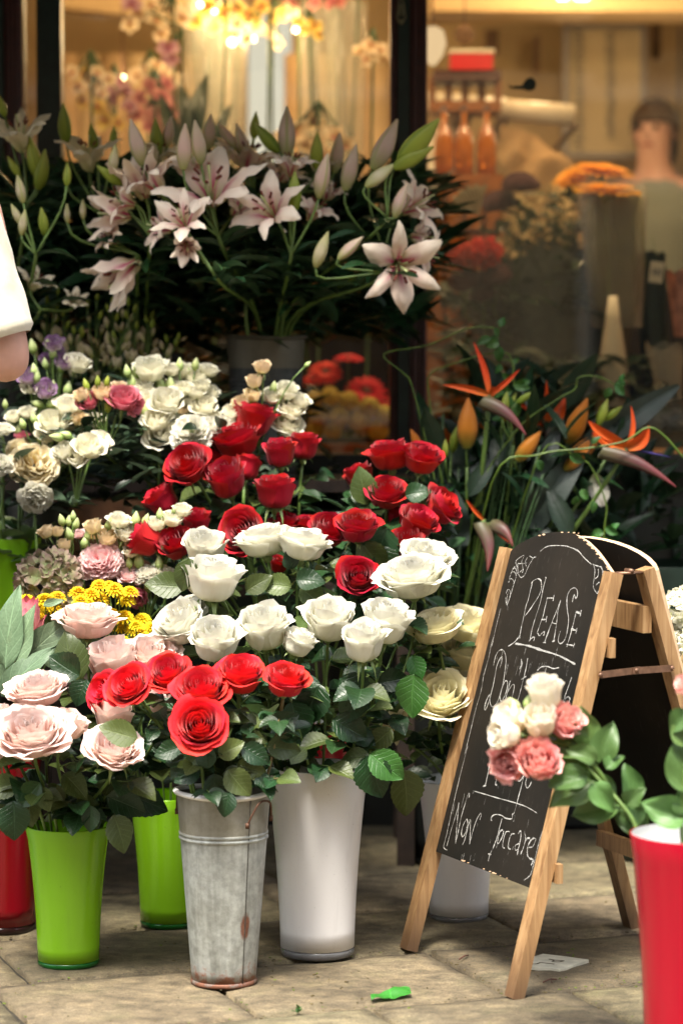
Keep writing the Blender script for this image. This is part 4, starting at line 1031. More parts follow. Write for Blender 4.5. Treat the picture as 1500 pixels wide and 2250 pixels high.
chalk([[(520,340),(490,350),(460,400),(430,450),(400,520),(375,565),(345,582),(320,560),(305,500),(290,440),(280,400),(310,360),(360,330),(380,322)], [(440,330),(490,358)], [(375,340),(350,390),(358,440),(365,500),(355,530)], [(420,345),(390,400),(405,450)], [(305,420),(370,418),(410,410)], [(300,430),(312,515)],
 [(270,450),(245,490),(265,470),(285,490),(295,540)], [(220,530),(250,515),(275,530),(285,570),(270,625),(255,655)], [(195,640),(215,600),(240,605),(262,645),(245,700),(235,740)], [(165,770),(185,725),(205,730),(218,770),(205,830),(180,900)], [(160,820),(165,870),(185,930),(187,970)], [(190,760),(178,820),(172,880)],
 [(250,470),(215,560),(203,600)], [(235,740),(215,800),(200,850)], [(350,500),(330,520)]], z1, 'chalk leaf spray on the left of the arch', .0012)
chalk([[(1185,420),(1210,490),(1200,600),(1190,680),(1205,730),(1240,775)], [(1280,455),(1310,520),(1330,600),(1345,650),(1310,700),(1240,770)], [(1250,480),(1250,560),(1210,600)], [(1300,500),(1300,600)], [(1265,635),(1225,670)], [(1285,710),(1240,760)], [(1190,430),(1250,450),(1290,460)],
 [(1325,740),(1270,820),(1230,900),(1205,1000),(1195,1100),(1180,1195)], [(1325,745),(1300,850),(1280,960),(1240,1040),(1200,1120),(1180,1195)], [(1265,850),(1250,980),(1230,1060)], [(1240,870),(1290,880)]], z1, 'chalk leaf spray on the right of the arch', .0012)
chalk([[(415,215),(385,240),(350,330),(320,500),(290,620),(275,680),(240,780),(222,795),(225,740),(260,650),(275,640),(280,720),(300,765),(330,750),(370,690),(420,520),(445,350),(455,250),(440,170),(415,138),(375,150),(340,210),(318,310)], [(410,230),(408,270),(390,325)],
 [(445,480),(410,560),(390,640),(395,700),(420,680),(450,620),(470,540),(465,480),(440,485)], [(500,480),(470,600),(435,735)], [(470,610),(510,540),(535,520),(545,550),(525,640),(505,720),(490,770)],
 [(692,230),(670,360),(630,520),(600,640),(580,695)], [(620,465),(675,430)], [(620,245),(628,290),(605,350)]], z2, "DON'T in slanting white chalk", .0015)
chalk([(.0018, [(797,370),(830,335),(870,320),(920,325),(970,345),(1035,335)]), [(905,315),(885,380),(865,470),(835,560),(790,700)], [(795,700),(785,740)], [(1175,440),(1140,540),(1100,650),(1065,770)], [(1080,740),(1110,670),(1140,655),(1155,680),(1145,710),(1130,760)],
 [(870,560),(850,640),(870,650),(890,600),(880,555)], [(930,570),(910,650),(935,660),(960,580)], [(1010,590),(980,640),(990,690),(1020,690)]], z2, 'TOUCH in white chalk, half hidden by the bouquet', .0015)
chalk([[(632,0),(605,110),(580,220),(555,340),(540,405)], (.0024, [(520,410),(548,402)]), [(590,195),(635,165)], [(670,290),(655,340),(645,395)], (.0022, [(640,390),(660,397)]), [(695,290),(705,340),(715,375)], [(745,340),(755,370)], [(820,330),(800,380)],
 [(890,290),(875,330),(885,360),(910,340),(935,300)], [(935,310),(910,420),(880,530),(860,610),(850,640),(835,690),(818,700),(815,745),(750,740),(715,715),(660,700),(615,715),(600,750),(610,765)], [(965,330),(955,380),(970,430),(1000,400),(1015,365)]], z3, 'PREGO in white chalk, half hidden by the bouquet', .0015)
chalk([[(330,1160),(300,1280),(270,1400),(262,1460)]], z2, None, .0015)
chalk([(.0013, [(430,460),(560,500),(700,540),(860,585),(970,625),(1070,685)])], z3, 'thin chalk line under PREGO')
chalk([[(145,1020),(150,1010),(190,860),(240,700),(270,580)], [(268,600),(255,740),(245,860),(235,1000)], [(235,990),(265,870),(290,740),(330,600),(365,490),(378,500),(370,530)], [(345,750),(310,820),(295,900),(310,930),(340,880),(360,790),(350,745)],
 [(385,750),(360,840),(330,960),(305,1015)], [(390,760),(385,900),(380,1010)], [(380,1000),(410,880),(450,760),(490,690),(498,710),(485,755)]], z3, 'NON in white chalk')
chalk([[(715,735),(690,830),(660,940),(620,1050),(590,1110),(570,1180)], [(570,1105),(600,1115)], [(720,860),(690,880),(670,950),(668,1000),(690,980),(720,920),(730,870)], [(790,880),(755,880),(730,950),(720,1030),(740,1050)], [(845,900),(810,905),(785,970),(775,1040),(800,1060)],
 [(880,900),(905,870),(905,950),(880,1060),(870,1120)], [(890,1000),(850,1020),(850,1070),(875,1060)], [(945,890),(955,940),(940,1020),(905,1110)], [(950,980),(975,945),(1000,950)], [(990,1040),(1030,1030),(1060,960),(1040,945),(1000,980),(975,1050),(975,1120),(1000,1155),(1030,1165),(1025,1200),(1010,1225)]], z3, 'TOCCARE in white chalk', .0016)
chalk([[(100,950),(75,1060),(40,1200),(0,1390)]], z1, 'chalk border line', .001)
chalk([[(315,0),(290,90),(265,220),(210,420),(180,590),(120,800),(60,1050),(0,1290)]], z2, 'chalk border line', .001)
chalk([[(360,0),(300,230),(250,430),(200,650),(160,830),(130,960),(112,1030),(125,1055),(150,1068)]], z3, 'chalk border line', .0012)
chalk([[(1425,0),(1360,220),(1310,400),(1280,570),(1240,700),(1225,760)]], z2, 'chalk border line', .0012)
chalk([[(1220,530),(1200,640),(1150,820),(1110,930),(1075,1060),(1050,1170),(1020,1280),(1000,1330),(940,1380)]], z3, 'chalk border line', .0012)
# drips and dust
dr = []; rnd = random.Random(5)
for k in range(26):
    x = rnd.uniform(150, 1000); y = rnd.uniform(300, 1150); L_ = rnd.uniform(30, 150); dr.append((rnd.uniform(.0002, .0005), [(x, y), (x - L_ * .22, y + L_)]))
chalk(dr, z3, 'faint chalk drips')
dr = []
for k in range(22):
    x = rnd.uniform(350, 1150); y = rnd.uniform(80, 330); L_ = rnd.uniform(30, 140); dr.append((rnd.uniform(.0002, .0005), [(x, y), (x - L_ * .25, y + L_)]))
dr.append((.0022, [(590, 5), (540, 60), (480, 100)]))
chalk(dr, z2, 'faint chalk drips and a smear')

# ------------------------------------------------------------------ things lying on the paving
MT['plaque'] = plain('worn_white_marble', (.52, .50, .40), .7, 40, .2, .001); MT['groove'] = plain('cut_letter_groove', (.10, .08, .05), .9)
def zp(p): return (1140 + p[0] / 8.333, 2070 + p[1] / 8.333)
pl = thing('plaque', G(1220, 2112, .004), 'worn white marble inlay with cut letters PL in the paving', 'plaque')
part(pl, 'stone', MB().poly([G(*zp(q), .0055) for q in [(210, 285), (430, 212), (850, 262), (1270, 322), (1040, 400), (860, 478), (730, 500), (600, 480), (470, 468), (340, 458), (215, 440)]][::-1], .012, (0, 0, 1)).build('stone', MT['plaque'], False))
mb = MB()
for s_ in ([(545, 308), (640, 328), (825, 342)], [(640, 330), (600, 350), (660, 362), (740, 360), (800, 345)], [(230, 400), (320, 398), (385, 372), (640, 402)]):
    P = [G(*zp(q), .0062) for q in s_]
    for a, b in zip(P, P[1:]): mb.beam(a, b, (b - a).cross(Vector((0, 0, 1))), .0035, .0004)
part(pl, 'cut_letters', mb.build('cut_letters', MT['groove'], False))
MT['torn'] = leaf_mat('torn_leaf_skin', (.06, .24, .03), (.08, .22, .05), .35, .15, vstr=.35, nv=6.)
mb = MB(); A_, B_ = G(816, 2200, .003), G(904, 2188, .003)
def fn(u, v):
    w_ = .040 * (.75 + .25 * sin(pi * u)) + .004 * noise.noise(Vector((u * 14, 1, 1))) * (v > .9); p = A_.lerp(B_, u); x = v * w_
    curl = .005 * (1 - cos(v * 2.6)) * (.4 + .8 * u)
    return p + Vector((-.12, 1, 0)) * (x * .8) + Vector((0, 0, .002 + curl + .003 * sin(u * 8 + v * 3) + .004 * noise.noise(Vector((u * 5, v * 5, 0)))))
mb.grid(fn, 14, 5); o = link('fallen_leaf', mb.build('fallen_leaf', MT['torn'])); tag(o, 'torn bright green leaf lying on the paving in front of the easel', 'leaf')
mb = MB(); rnd = random.Random(2); c_ = G(655, 2222, .004)
for k in range(9): mb.leaf(yframe(c_ + rv(.004), (rnd.uniform(-1, 1), rnd.uniform(-1, 1), .5)), .014, .5)
tag(link('leaf_scrap', mb.build('leaf_scrap', MT['leaf_fresh'])), 'tiny crumpled lime green scrap on the front paving slab', 'scrap')
MT['bark'] = plain('dry_twig', (.07, .025, .015), .8, 100, .3)
mb = MB(); c_ = [G(1192, 2158, .004), G(1208, 2151, .007), G(1222, 2152, .005)]; mb.tube(c_, .0015, 5).tube([c_[1], G(1212, 2160, .006)], .001, 4)
tag(link('twig', mb.build('twig', MT['bark'])), 'small dry brown twig on the paving right of the front easel foot', 'twig')
mb = MB(); c_ = [G(1008, 2108, .004), G(1020, 2100, .007), G(1028, 2099, .004)]; mb.tube(c_, .0015, 5)
tag(link('twig', mb.build('twig', MT['bark'])), 'tiny dark twig on the paving between the easel feet', 'twig')

# ------------------------------------------------------------------ the person at the left edge, seen from behind
def skin_mat(name, c):
    t = NT(name); n = t.noise(40, 4, t.obj()); col = t.ramp(n, [(.3, tuple(x * .9 for x in c)), (.7, c)])
    t.bsdf(col, .5, 0, **{'Subsurface Weight': .15, 'Subsurface Scale': .01, 'Subsurface Radius': (1., .35, .2)}); return t.m
MT['skin'] = skin_mat('skin', (.66, .38, .30))
def cloth_mat(name, c, sc=900):
    t = NT(name); o = t.obj(); n = t.noise(sc, 2, o); n2 = t.noise(9, 4, o, .6, .5)
    t.bsdf(c, .9, 0, Normal=t.bump(t.math('ADD', t.math('MULTIPLY', n, .12), n2), .5, .012), **{'Sheen Weight': .3}); return t.m
MT['tee'] = cloth_mat('cream_jersey', (.62, .57, .44)); MT['denim'] = cloth_mat('blue_denim', (.06, .09, .16)); MT['hair'] = plain('brown_hair', (.06, .03, .015), .6, 150, .5, .004)
MT['shoe'] = plain('black_shoe', (.02, .02, .02), .5); MT['shirt_grey'] = cloth_mat('pale_grey_shirt', (.50, .55, .55))
def skinned(name, verts, edges, mat, root, sub=2):
    me = bpy.data.meshes.new(name); me.from_pydata([v[0] for v in verts], edges, []); o = bpy.data.objects.new(name, me); COL.objects.link(o)
    sk = o.modifiers.new('s', 'SKIN'); sk.use_smooth_shade = True; o.modifiers.new('d', 'SUBSURF').levels = sub; o.modifiers[-1].render_levels = sub
    for i, v in enumerate(verts):
        r = v[1]; me.skin_vertices[0].data[i].radius = r if hasattr(r, '__len__') else (r, r); me.skin_vertices[0].data[i].use_root = (i == 0)
    dg = bpy.context.evaluated_depsgraph_get(); dg.update()
    m2 = bpy.data.meshes.new_from_object(o.evaluated_get(dg)); m2.name = name; m2.materials.clear(); m2.materials.append(mat)
    m2.polygons.foreach_set('use_smooth', [True] * len(m2.polygons)); bpy.data.objects.remove(o)
    return part(root, name, m2)
def person(loc, label, facing, arms, tee, trousers, hairlen=.08, skirt=False, group=None, h=1.72, sleeve=None):
    """facing: unit vector; arms: for right/left ((elbow),(wrist)) offsets from the shoulder in (side, forward, up)"""
    k = h / 1.72; f = Vector(facing).normalized(); r = Vector((f.y, -f.x, 0)); up = Vector((0, 0, 1)); L0 = Vector(loc)
    def P(x, y, z): return L0 + (r * x + f * y + up * z) * k
    root = thing('person', loc, label, 'person', group)
    V = []; E_ = []
    def v(p, rad, par=None):
        V.append((tuple(p), tuple(q * k for q in rad) if hasattr(rad, '__len__') else rad * k))
        if par is not None: E_.append((par, len(V) - 1))
        return len(V) - 1
    pel = v(P(0, 0, .95), (.15, .11)); wa = v(P(0, .01, 1.10), (.125, .095), pel); ch = v(P(0, .0, 1.28), (.15, .105), wa); nk0 = v(P(0, -.005, 1.42), (.10, .07), ch); nk = v(P(0, .01, 1.50), .052, nk0)
    hd0 = v(P(0, .03, 1.57), (.062, .072), nk); hd = v(P(0, .025, 1.64), (.074, .092), hd0); v(P(0, .01, 1.70), (.055, .07), hd)
    fing = []
    for sgn, (el, wr) in zip((1, -1), arms):
        s0 = v(P(sgn * .165, 0, 1.405), .058, nk0); S = Vector((sgn * .185, 0, 1.395))
        e = S + Vector((sgn * el[0], el[1], el[2])); w_ = e + Vector((sgn * wr[0], wr[1], wr[2]))
        s1 = v(P(*S), .056, s0); m = v(P(*S.lerp(e, .5)), .048, s1); q = v(P(*e), .0435, m); q2 = v(P(*e.lerp(w_, .35)), .043, q); q3 = v(P(*w_), .028, q2)
        d = (w_ - e).normalized(); hp = v(P(*(w_ + d * .05)), (.038, .020), q3); fing.append((P(*(w_ + d * .055)), (r * d.x + f * d.y + up * d.z).normalized(), sgn))
        palm = w_ + d * .055
        side = Vector((0, 0, 1)).cross(d); side = side.normalized() if side.length > .1 else Vector((0, 1, 0))
        for i, ln in enumerate((.068, .078, .072, .058)):
            o_ = side * (.027 - .018 * i); a = v(P(*(palm + o_ + d * .03)), .0095, hp); b = v(P(*(palm + o_ + d * (.03 + ln * .55) + Vector((0, 0, -.006)))), .0085, a); v(P(*(palm + o_ * .9 + d * (.03 + ln) + Vector((0, 0, -.022)))), .007, b)
        a = v(P(*(palm + side * .040 - d * .02)), .011, hp); v(P(*(palm + side * .058 + d * .025)), .0085, a)
    for sgn in (1, -1):
        hp = v(P(sgn * .085, 0, .90), (.095, .10), pel); th = v(P(sgn * .095, .01, .70), .078, hp); kn = v(P(sgn * .10, .015, .50), .056, th); ca = v(P(sgn * .10, -.005, .36), .056, kn); an = v(P(sgn * .10, -.01, .09), .038, ca); v(P(sgn * .105, .09, .04), (.042, .035), an)
    skinned('body', V, E_, MT['skin'], root)
    # clothes a little larger than the body
    def shell(name, idx, mat, grow):
        mp = {i: n for n, i in enumerate(idx)}
        vv = [(V[i][0], tuple(q + grow * k for q in (V[i][1] if hasattr(V[i][1], '__len__') else (V[i][1],) * 2))) for i in idx]
        skinned(name, vv, [(mp[a], mp[b]) for a, b in E_ if a in mp and b in mp], mat, root)
    return root, V, E_, shell, P
MP = person((-.921, 5.05, 0), 'person in a cream T-shirt at the left edge, bare elbow showing below the sleeve', (.15, 1, 0),
            (((.072, .0, -.322), (-.12, .18, .05)), ((.03, .02, -.28), (-.02, .05, -.25))), None, None, h=1.85)
root, V, E_, shell, P = MP
na = 6 + 4 + 10 + 0
# index book-keeping: 0 pelvis 1 waist 2 chest 3 collar 4 neck 5-7 head ; arms start at 8 with 20 vertices each
A0 = 8; NA = (len(V) - 8 - 12) // 2; LG = 8 + 2 * NA
def clothes(root, P, V, top, tmat, bmat, sleeves=0.):
    """shirt and trousers lofted round the body; P maps (side, forward, up) metres of a 1.72 m figure to the world"""
    def loft(mb, rings, n=28):
        m = len(rings) - 1
        def fn(u, v):
            k = v * m; i = min(int(k), m - 1); t = k - i; t = t * t * (3 - 2 * t) if False else t; a = [rings[i][j] * (1 - t) + rings[i + 1][j] * t for j in range(5)]
            an = 2 * pi * u; w = 1 + .03 * noise.noise(Vector((cos(an) * 2, sin(an) * 2, a[2] * 7))) + .012 * sin(an * 7 + a[2] * 20)
            return P(a[0] + cos(an) * a[3] * w, a[1] + sin(an) * a[4] * w, a[2])
        mb.grid(fn, n, m * 4, wrap=True)
    mb = MB(); loft(mb, [(0, 0, .87, .185, .140), (0, 0, .95, .188, .142), (0, .005, 1.08, .165, .128), (0, .005, 1.20, .180, .135), (0, 0, 1.30, .198, .138), (0, -.004, 1.385, .205, .115), (0, -.004, 1.425, .165, .095), (0, -.002, 1.455, .105, .078), (0, .0, 1.475, .068, .066), (0, 0, 1.47, .060, .058)])
    if sleeves:
        for i0 in (A0, A0 + NA):
            S, E2, Wr = (Vector(V[i0 + q][0]) for q in (1, 3, 5)); mb.tube([S, S.lerp(E2, .5), E2, E2.lerp(Wr, .5), Wr], [.072, .062, .056, .050, .042], 16)
    part(root, top, mb.build(top, tmat))
    mb = MB(); loft(mb, [(0, 0, 1.0, .160, .125), (0, 0, .93, .178, .135), (0, 0, .84, .180, .130), (0, 0, .79, .150, .110)])
    for s_ in (1, -1): loft(mb, [(s_ * .090, 0, .88, .095, .120), (s_ * .095, .005, .70, .092, .105), (s_ * .10, .01, .50, .072, .078), (s_ * .10, 0, .36, .070, .076), (s_ * .10, -.01, .15, .062, .066), (s_ * .10, -.005, .055, .066, .075)], 20)
    part(root, 'trousers', mb.build('trousers', bmat))
clothes(root, P, V, 't_shirt', MT['tee'], MT['denim'])
for s_ in (LG + 5, LG + 11): 
    q = Vector(V[s_][0]); part(root, 'shoe', MB().lathe([(.001, 0), (.045, 0), (.05, .02), (.042, .06), (.03, .085), (.001, .09)], 16).build('shoe', MT['shoe']), Matrix.Translation((q.x, q.y - .05, 0)) @ Matrix.Diagonal((1, 2.5, 1, 1)))
def hair(root, c, f, k=1., length=.10):
    f = Vector(f).normalized(); r = Vector((f.y, -f.x, 0)); mb = MB()
    def fn(u, v):
        a = 2 * pi * u; t = v * pi * .62; back = .5 - .5 * cos(a) if False else max(0, -sin(a))
        t = t * (1 + .0 * back); R_ = .088 + .004 * noise.noise(Vector((cos(a) * 6, sin(a) * 6, v * 4)))
        p = r * cos(a) * sin(t) * R_ + f * sin(a) * sin(t) * R_ * 1.22 + Vector((0, 0, cos(t) * R_ * 1.18))
        p.z -= length * max(0, v - .6) / .4 * max(0, -sin(a) * .9 + .15)
        if sin(a) > .2 and v > .55: p = p * (1 - .12 * (v - .55)) + Vector((0, 0, .10 * (v - .55)))
        return c + p * k
    mb.grid(fn, 32, 12, wrap=True); return part(root, 'hair', mb.build('hair', MT['hair']))
hair(root, P(0, .012, 1.655), (.15, 1, 0))
def face(root, P, k=1.):
    for sx in (-1, 1):
        part(root, 'eye', MB().lathe([(.001, .012), (.009, .008), (.012, 0), (.001, -.01)], 10).build('eye', plain('eye', (.05, .03, .02), .2)), frame(P(sx * .031, .106, 1.645), P(0, 1, 0) - P(0, 0, 0), 0, k))
        part(root, 'ear', MB().lathe([(.001, .012), (.014, .008), (.018, 0), (.008, -.01)], 10).build('ear', MT['skin']), frame(P(sx * .078, .012, 1.63), P(sx, 0, 0) - P(0, 0, 0), 0, k) @ Matrix.Diagonal((.8, 1.5, .7, 1)))
    part(root, 'nose', MB().lathe([(.001, .03), (.008, .02), (.013, -.01), (.001, -.018)], 8).build('nose', MT['skin']), frame(P(0, .116, 1.622), Vector((0, 0, 1)), 0, k))
    part(root, 'mouth', MB().box((0, 0, 0), (.044, .006, .009)).build('mouth', plain('lip', (.4, .12, .11), .5)), frame(P(0, .104, 1.583), Vector((0, 0, 1)), 0, k))
face(root, P)
# the two sleeves: open tubes with a turned cuff
def sleeve(a, b, lab):
    a, b = Vector(a), Vector(b); d = (b - a); n = d.normalized(); x = n.cross(Vector((0, 1, 0))).normalized(); y = n.cross(x); mb = MB()
    def fn(u, v):
        an = 2 * pi * u; t = min(v, 1.); R_ = .074 - .010 * t + .0035 * sin(2 * an + 5 * t) + .006 * noise.noise(Vector((cos(an) * 1.5, sin(an) * 1.5, t * 5))) + (.0022 if t > .93 else 0)
        if v < .12: R_ *= .55 + .45 * sqrt(v / .12)
        if v > .999: R_ -= .010
        return a + d * t + x * cos(an) * R_ * (1.0) + y * sin(an) * R_ * 1.05
    mb.grid(fn, 40, 28, wrap=True); part(root, 'sleeve', mb.build('sleeve', MT['tee']), label=lab)
S1, E1_ = Vector(V[A0 + 1][0]), Vector(V[A0 + 3][0])
hem = W(6, 726, 4.62); sleeve(S1 + Vector((-.05, 0, .045)), S1.lerp(E1_, .83), 'right sleeve with a turned cuff')
S2, E2_ = Vector(V[A0 + NA + 1][0]), Vector(V[A0 + NA + 3][0]); sleeve(S2 + Vector((.05, 0, .045)), S2.lerp(E2_, .70), None)

# ================================================================== FLOWERS OUTSIDE
random.seed(21)
B_ = BK
# ------------------------------------------------------------------ dark red roses (back bunch)
GD = 'dark red roses of the back bunch'
for (k, x, y, w, Y, f, n, lab) in [
 ('dark_cup', 556, 915, 92, 5.55, (.25, .1, 1), 2, 'dark red rose topmost of the back bunch, in front of white lisianthus'),
 ('dark_open', 516, 966, 116, 5.50, (-.25, .28, 1), 2, 'wide open dark red rose directly below the topmost one'),
 ('dark_open', 412, 1022, 108, 5.38, (-.45, .75, .8), 2, 'crimson rose with spiral centre facing left, beside the white double bloom'),
 ('dark_cup', 352, 1095, 80, 5.40, (-.65, .2, .9), 2, 'dark red rose nodding left under the crimson spiral one'),
 ('dark_cup', 497, 1050, 92, 5.36, (-.25, .5, .95), 2, 'dark red rose right of the crimson spiral one, folded outer petals'),
 ('dark_cup', 541, 1024, 66, 5.46, (.1, -.1, 1), 1, 'smooth oval dark red rose tucked behind the folded one'),
 ('dark_cup', 472, 1005, 60, 5.52, (-.1, .2, 1), 1, 'shaded dark red rose squeezed under the wide open one'),
 ('dark_cup', 616, 990, 76, 5.44, (-.05, .2, 1), 2, 'dark red cup rose left of the one nearest the yellow flowers in the window'),
 ('dark_cup', 668, 975, 74, 5.52, (.1, .12, 1), 2, 'dark red cup rose on a bare stem nearest the yellow flowers in the window'),
 ('dark_cup', 604, 1074, 92, 5.36, (.03, .12, 1), 2, 'round dark red cup rose with curled rim, alone above the white pair'),
 ('dark_cup', 432, 1143, 62, 5.34, (.0, .3, 1), 2, 'half opened dark red bud above the white rose with the green outer petal'),
 ('dark_open', 533, 1172, 108, 5.22, (-.35, 1., .5), 2, 'big dark red rose seen face on, left of the white pair'),
 ('dark_cup', 316, 1187, 80, 5.28, (-1, .15, .45), 2, 'pointed dark red bud lying to the left above the green buds'),
 ('dark_cup', 384, 1192, 78, 5.27, (-.3, .75, .7), 2, 'dark red rose with swirled centre between pointed bud and white rose'),
 ('dark_open', 626, 1150, 64, 5.38, (0, .3, 1), 1, 'dark red rose peeping over the left white rose of the pair'),
 ('dark_open', 672, 1150, 60, 5.38, (0, .3, 1), 1, 'dark red rose peeping over the right white rose of the pair'),
 ('dark_open', 722, 1166, 86, 5.28, (.3, .6, .8), 2, 'dark red rose with loose outer petals right of the white pair'),
 ('dark_open', 786, 1155, 102, 5.20, (0, .42, 1), 3, 'perfect dark red rose with ringed petals in the centre of the display'),
 ('dark_open', 857, 997, 106, 5.44, (-.12, .12, 1), 2, 'left rose of the high dark red pair against the window post'),
 ('dark_open', 926, 1005, 100, 5.42, (.2, .3, 1), 2, 'right rose of the high dark red pair against the window post'),
 ('dark_cup', 789, 1046, 68, 5.50, (-.35, .0, 1), 2, 'dark red bud behind a pointed grey green leaf, below the high pair'),
 ('dark_open', 849, 1083, 92, 5.38, (0, .55, .9), 2, 'dark red rose in shade under the stems of the high pair'),
 ('dark_open', 970, 1112, 90, 5.36, (.75, .4, .7), 2, 'dark red rose turned right, outermost beside the strelitzia'),
 ('dark_open', 917, 1148, 94, 5.28, (.45, .4, .85), 2, 'dark red rose with torn rim left of the outermost right one'),
 ('dark_cup', 893, 1190, 84, 5.24, (-.1, .45, 1), 2, 'dark red rose rising behind the big white rose on the right'),
 ('dark_open', 787, 1267, 92, 5.12, (.0, 1., .55), 3, 'dark red rose facing forward on its own among white ones'),
 ('dark_cup', 612, 1238, 44, 5.24, (.1, .3, .9), 1, 'scrap of dark red rose showing under the white pair'),
 ('dark_cup', 866, 1130, 42, 5.42, (.1, .2, 1), 1, 'small dark red bud between the shaded rose and the torn rimmed one')]:
    rose(k, x, y, w, Y, f, B_['dark1'], lab, GD, n, stemmat='stem', first=.05, lsize=.058)
# ------------------------------------------------------------------ coral red roses in the metal bucket
GR = 'coral red roses in the galvanised bucket'
for (x, y, w, Y, f, n, lab) in [
 (229, 1520, 92, 4.80, (-.75, .75, .35), 3, 'coral red rose farthest left, seen half from the side'),
 (284, 1507, 100, 4.72, (-.35, .85, .6), 3, 'coral red rose second from the left, with pointed petals'),
 (369, 1480, 106, 4.73, (-.12, .65, .85), 4, 'coral red rose at the top left of the arc of seven'),
 (443, 1514, 122, 4.68, (.0, .62, .9), 4, 'widest coral red rose in the middle of the arc'),
 (528, 1482, 112, 4.72, (.1, .5, 1), 4, 'coral red rose right of the widest one'),
 (628, 1492, 106, 4.71, (.15, .38, 1), 4, 'coral red rose farthest right on a reddish stem'),
 (438, 1592, 116, 4.62, (.03, 1, .5), 5, 'lowest coral red rose facing forward, hanging over the bucket rim')]:
    rose('red_open', x, y, w, Y, f, B_['metal1'], lab, GR, n, stemmat='stem_red' if x > 600 else 'stem', first=.045, step=.045, lsize=.045)
# ------------------------------------------------------------------ white roses
GW = 'white roses in the tall white bucket'
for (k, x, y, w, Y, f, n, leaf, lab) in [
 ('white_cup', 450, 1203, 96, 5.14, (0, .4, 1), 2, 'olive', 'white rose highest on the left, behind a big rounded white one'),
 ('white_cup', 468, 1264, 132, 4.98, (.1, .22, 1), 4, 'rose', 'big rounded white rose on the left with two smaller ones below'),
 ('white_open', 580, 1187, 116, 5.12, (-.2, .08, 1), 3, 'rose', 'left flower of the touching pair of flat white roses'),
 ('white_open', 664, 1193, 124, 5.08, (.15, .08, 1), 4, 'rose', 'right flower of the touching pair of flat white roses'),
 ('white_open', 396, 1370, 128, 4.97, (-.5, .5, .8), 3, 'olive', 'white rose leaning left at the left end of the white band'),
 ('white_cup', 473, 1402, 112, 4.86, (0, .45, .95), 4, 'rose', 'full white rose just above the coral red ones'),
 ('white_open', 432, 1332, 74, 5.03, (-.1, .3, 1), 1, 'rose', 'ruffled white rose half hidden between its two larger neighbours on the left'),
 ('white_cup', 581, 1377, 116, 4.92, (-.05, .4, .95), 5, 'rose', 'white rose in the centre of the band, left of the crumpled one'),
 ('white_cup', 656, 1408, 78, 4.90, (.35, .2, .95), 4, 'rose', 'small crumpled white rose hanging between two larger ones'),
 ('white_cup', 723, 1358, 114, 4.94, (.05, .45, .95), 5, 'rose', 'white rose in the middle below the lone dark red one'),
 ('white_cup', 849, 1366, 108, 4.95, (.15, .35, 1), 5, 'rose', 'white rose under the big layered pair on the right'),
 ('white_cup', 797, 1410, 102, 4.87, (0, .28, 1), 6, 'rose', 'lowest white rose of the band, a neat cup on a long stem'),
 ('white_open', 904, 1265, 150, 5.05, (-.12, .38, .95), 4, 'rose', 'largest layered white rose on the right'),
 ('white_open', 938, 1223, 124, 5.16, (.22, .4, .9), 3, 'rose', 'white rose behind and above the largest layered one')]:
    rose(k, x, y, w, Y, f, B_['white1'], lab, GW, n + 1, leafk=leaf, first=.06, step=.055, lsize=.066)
GC = 'creamy white roses behind the chalkboard'
for (k, x, y, w, Y, f, n, lab) in [
 ('cream_open', 954, 1373, 100, 5.15, (-.25, .4, .95), 4, 'creamy rose left of the two touching the chalkboard frame'),
 ('cream_open', 1026, 1374, 92, 5.26, (.1, .45, .95), 2, 'upper creamy rose touching the chalkboard frame'),
 ('cream_open', 1022, 1436, 88, 5.28, (.1, .5, .95), 2, 'middle creamy rose touching the chalkboard frame'),
 ('cream_open', 970, 1527, 116, 5.16, (.05, .85, .6), 3, 'low creamy rose facing forward beside the chalkboard frame'),
 ('cream_open', 1004, 1484, 70, 5.30, (.1, .4, .9), 1, 'creamy rose wedged above the low forward facing one'),
 ('cream_open', 866, 1582, 78, 5.22, (.6, .2, -.3), 2, 'drooping creamy rose hanging below the leaves over the white bucket')]:
    rose(k, x, y, w * 1.2, Y - .07, (f[0], f[1], f[2] + .25), B_['white2'], lab, GC, n + 1, first=.07, step=.06, lsize=.055)
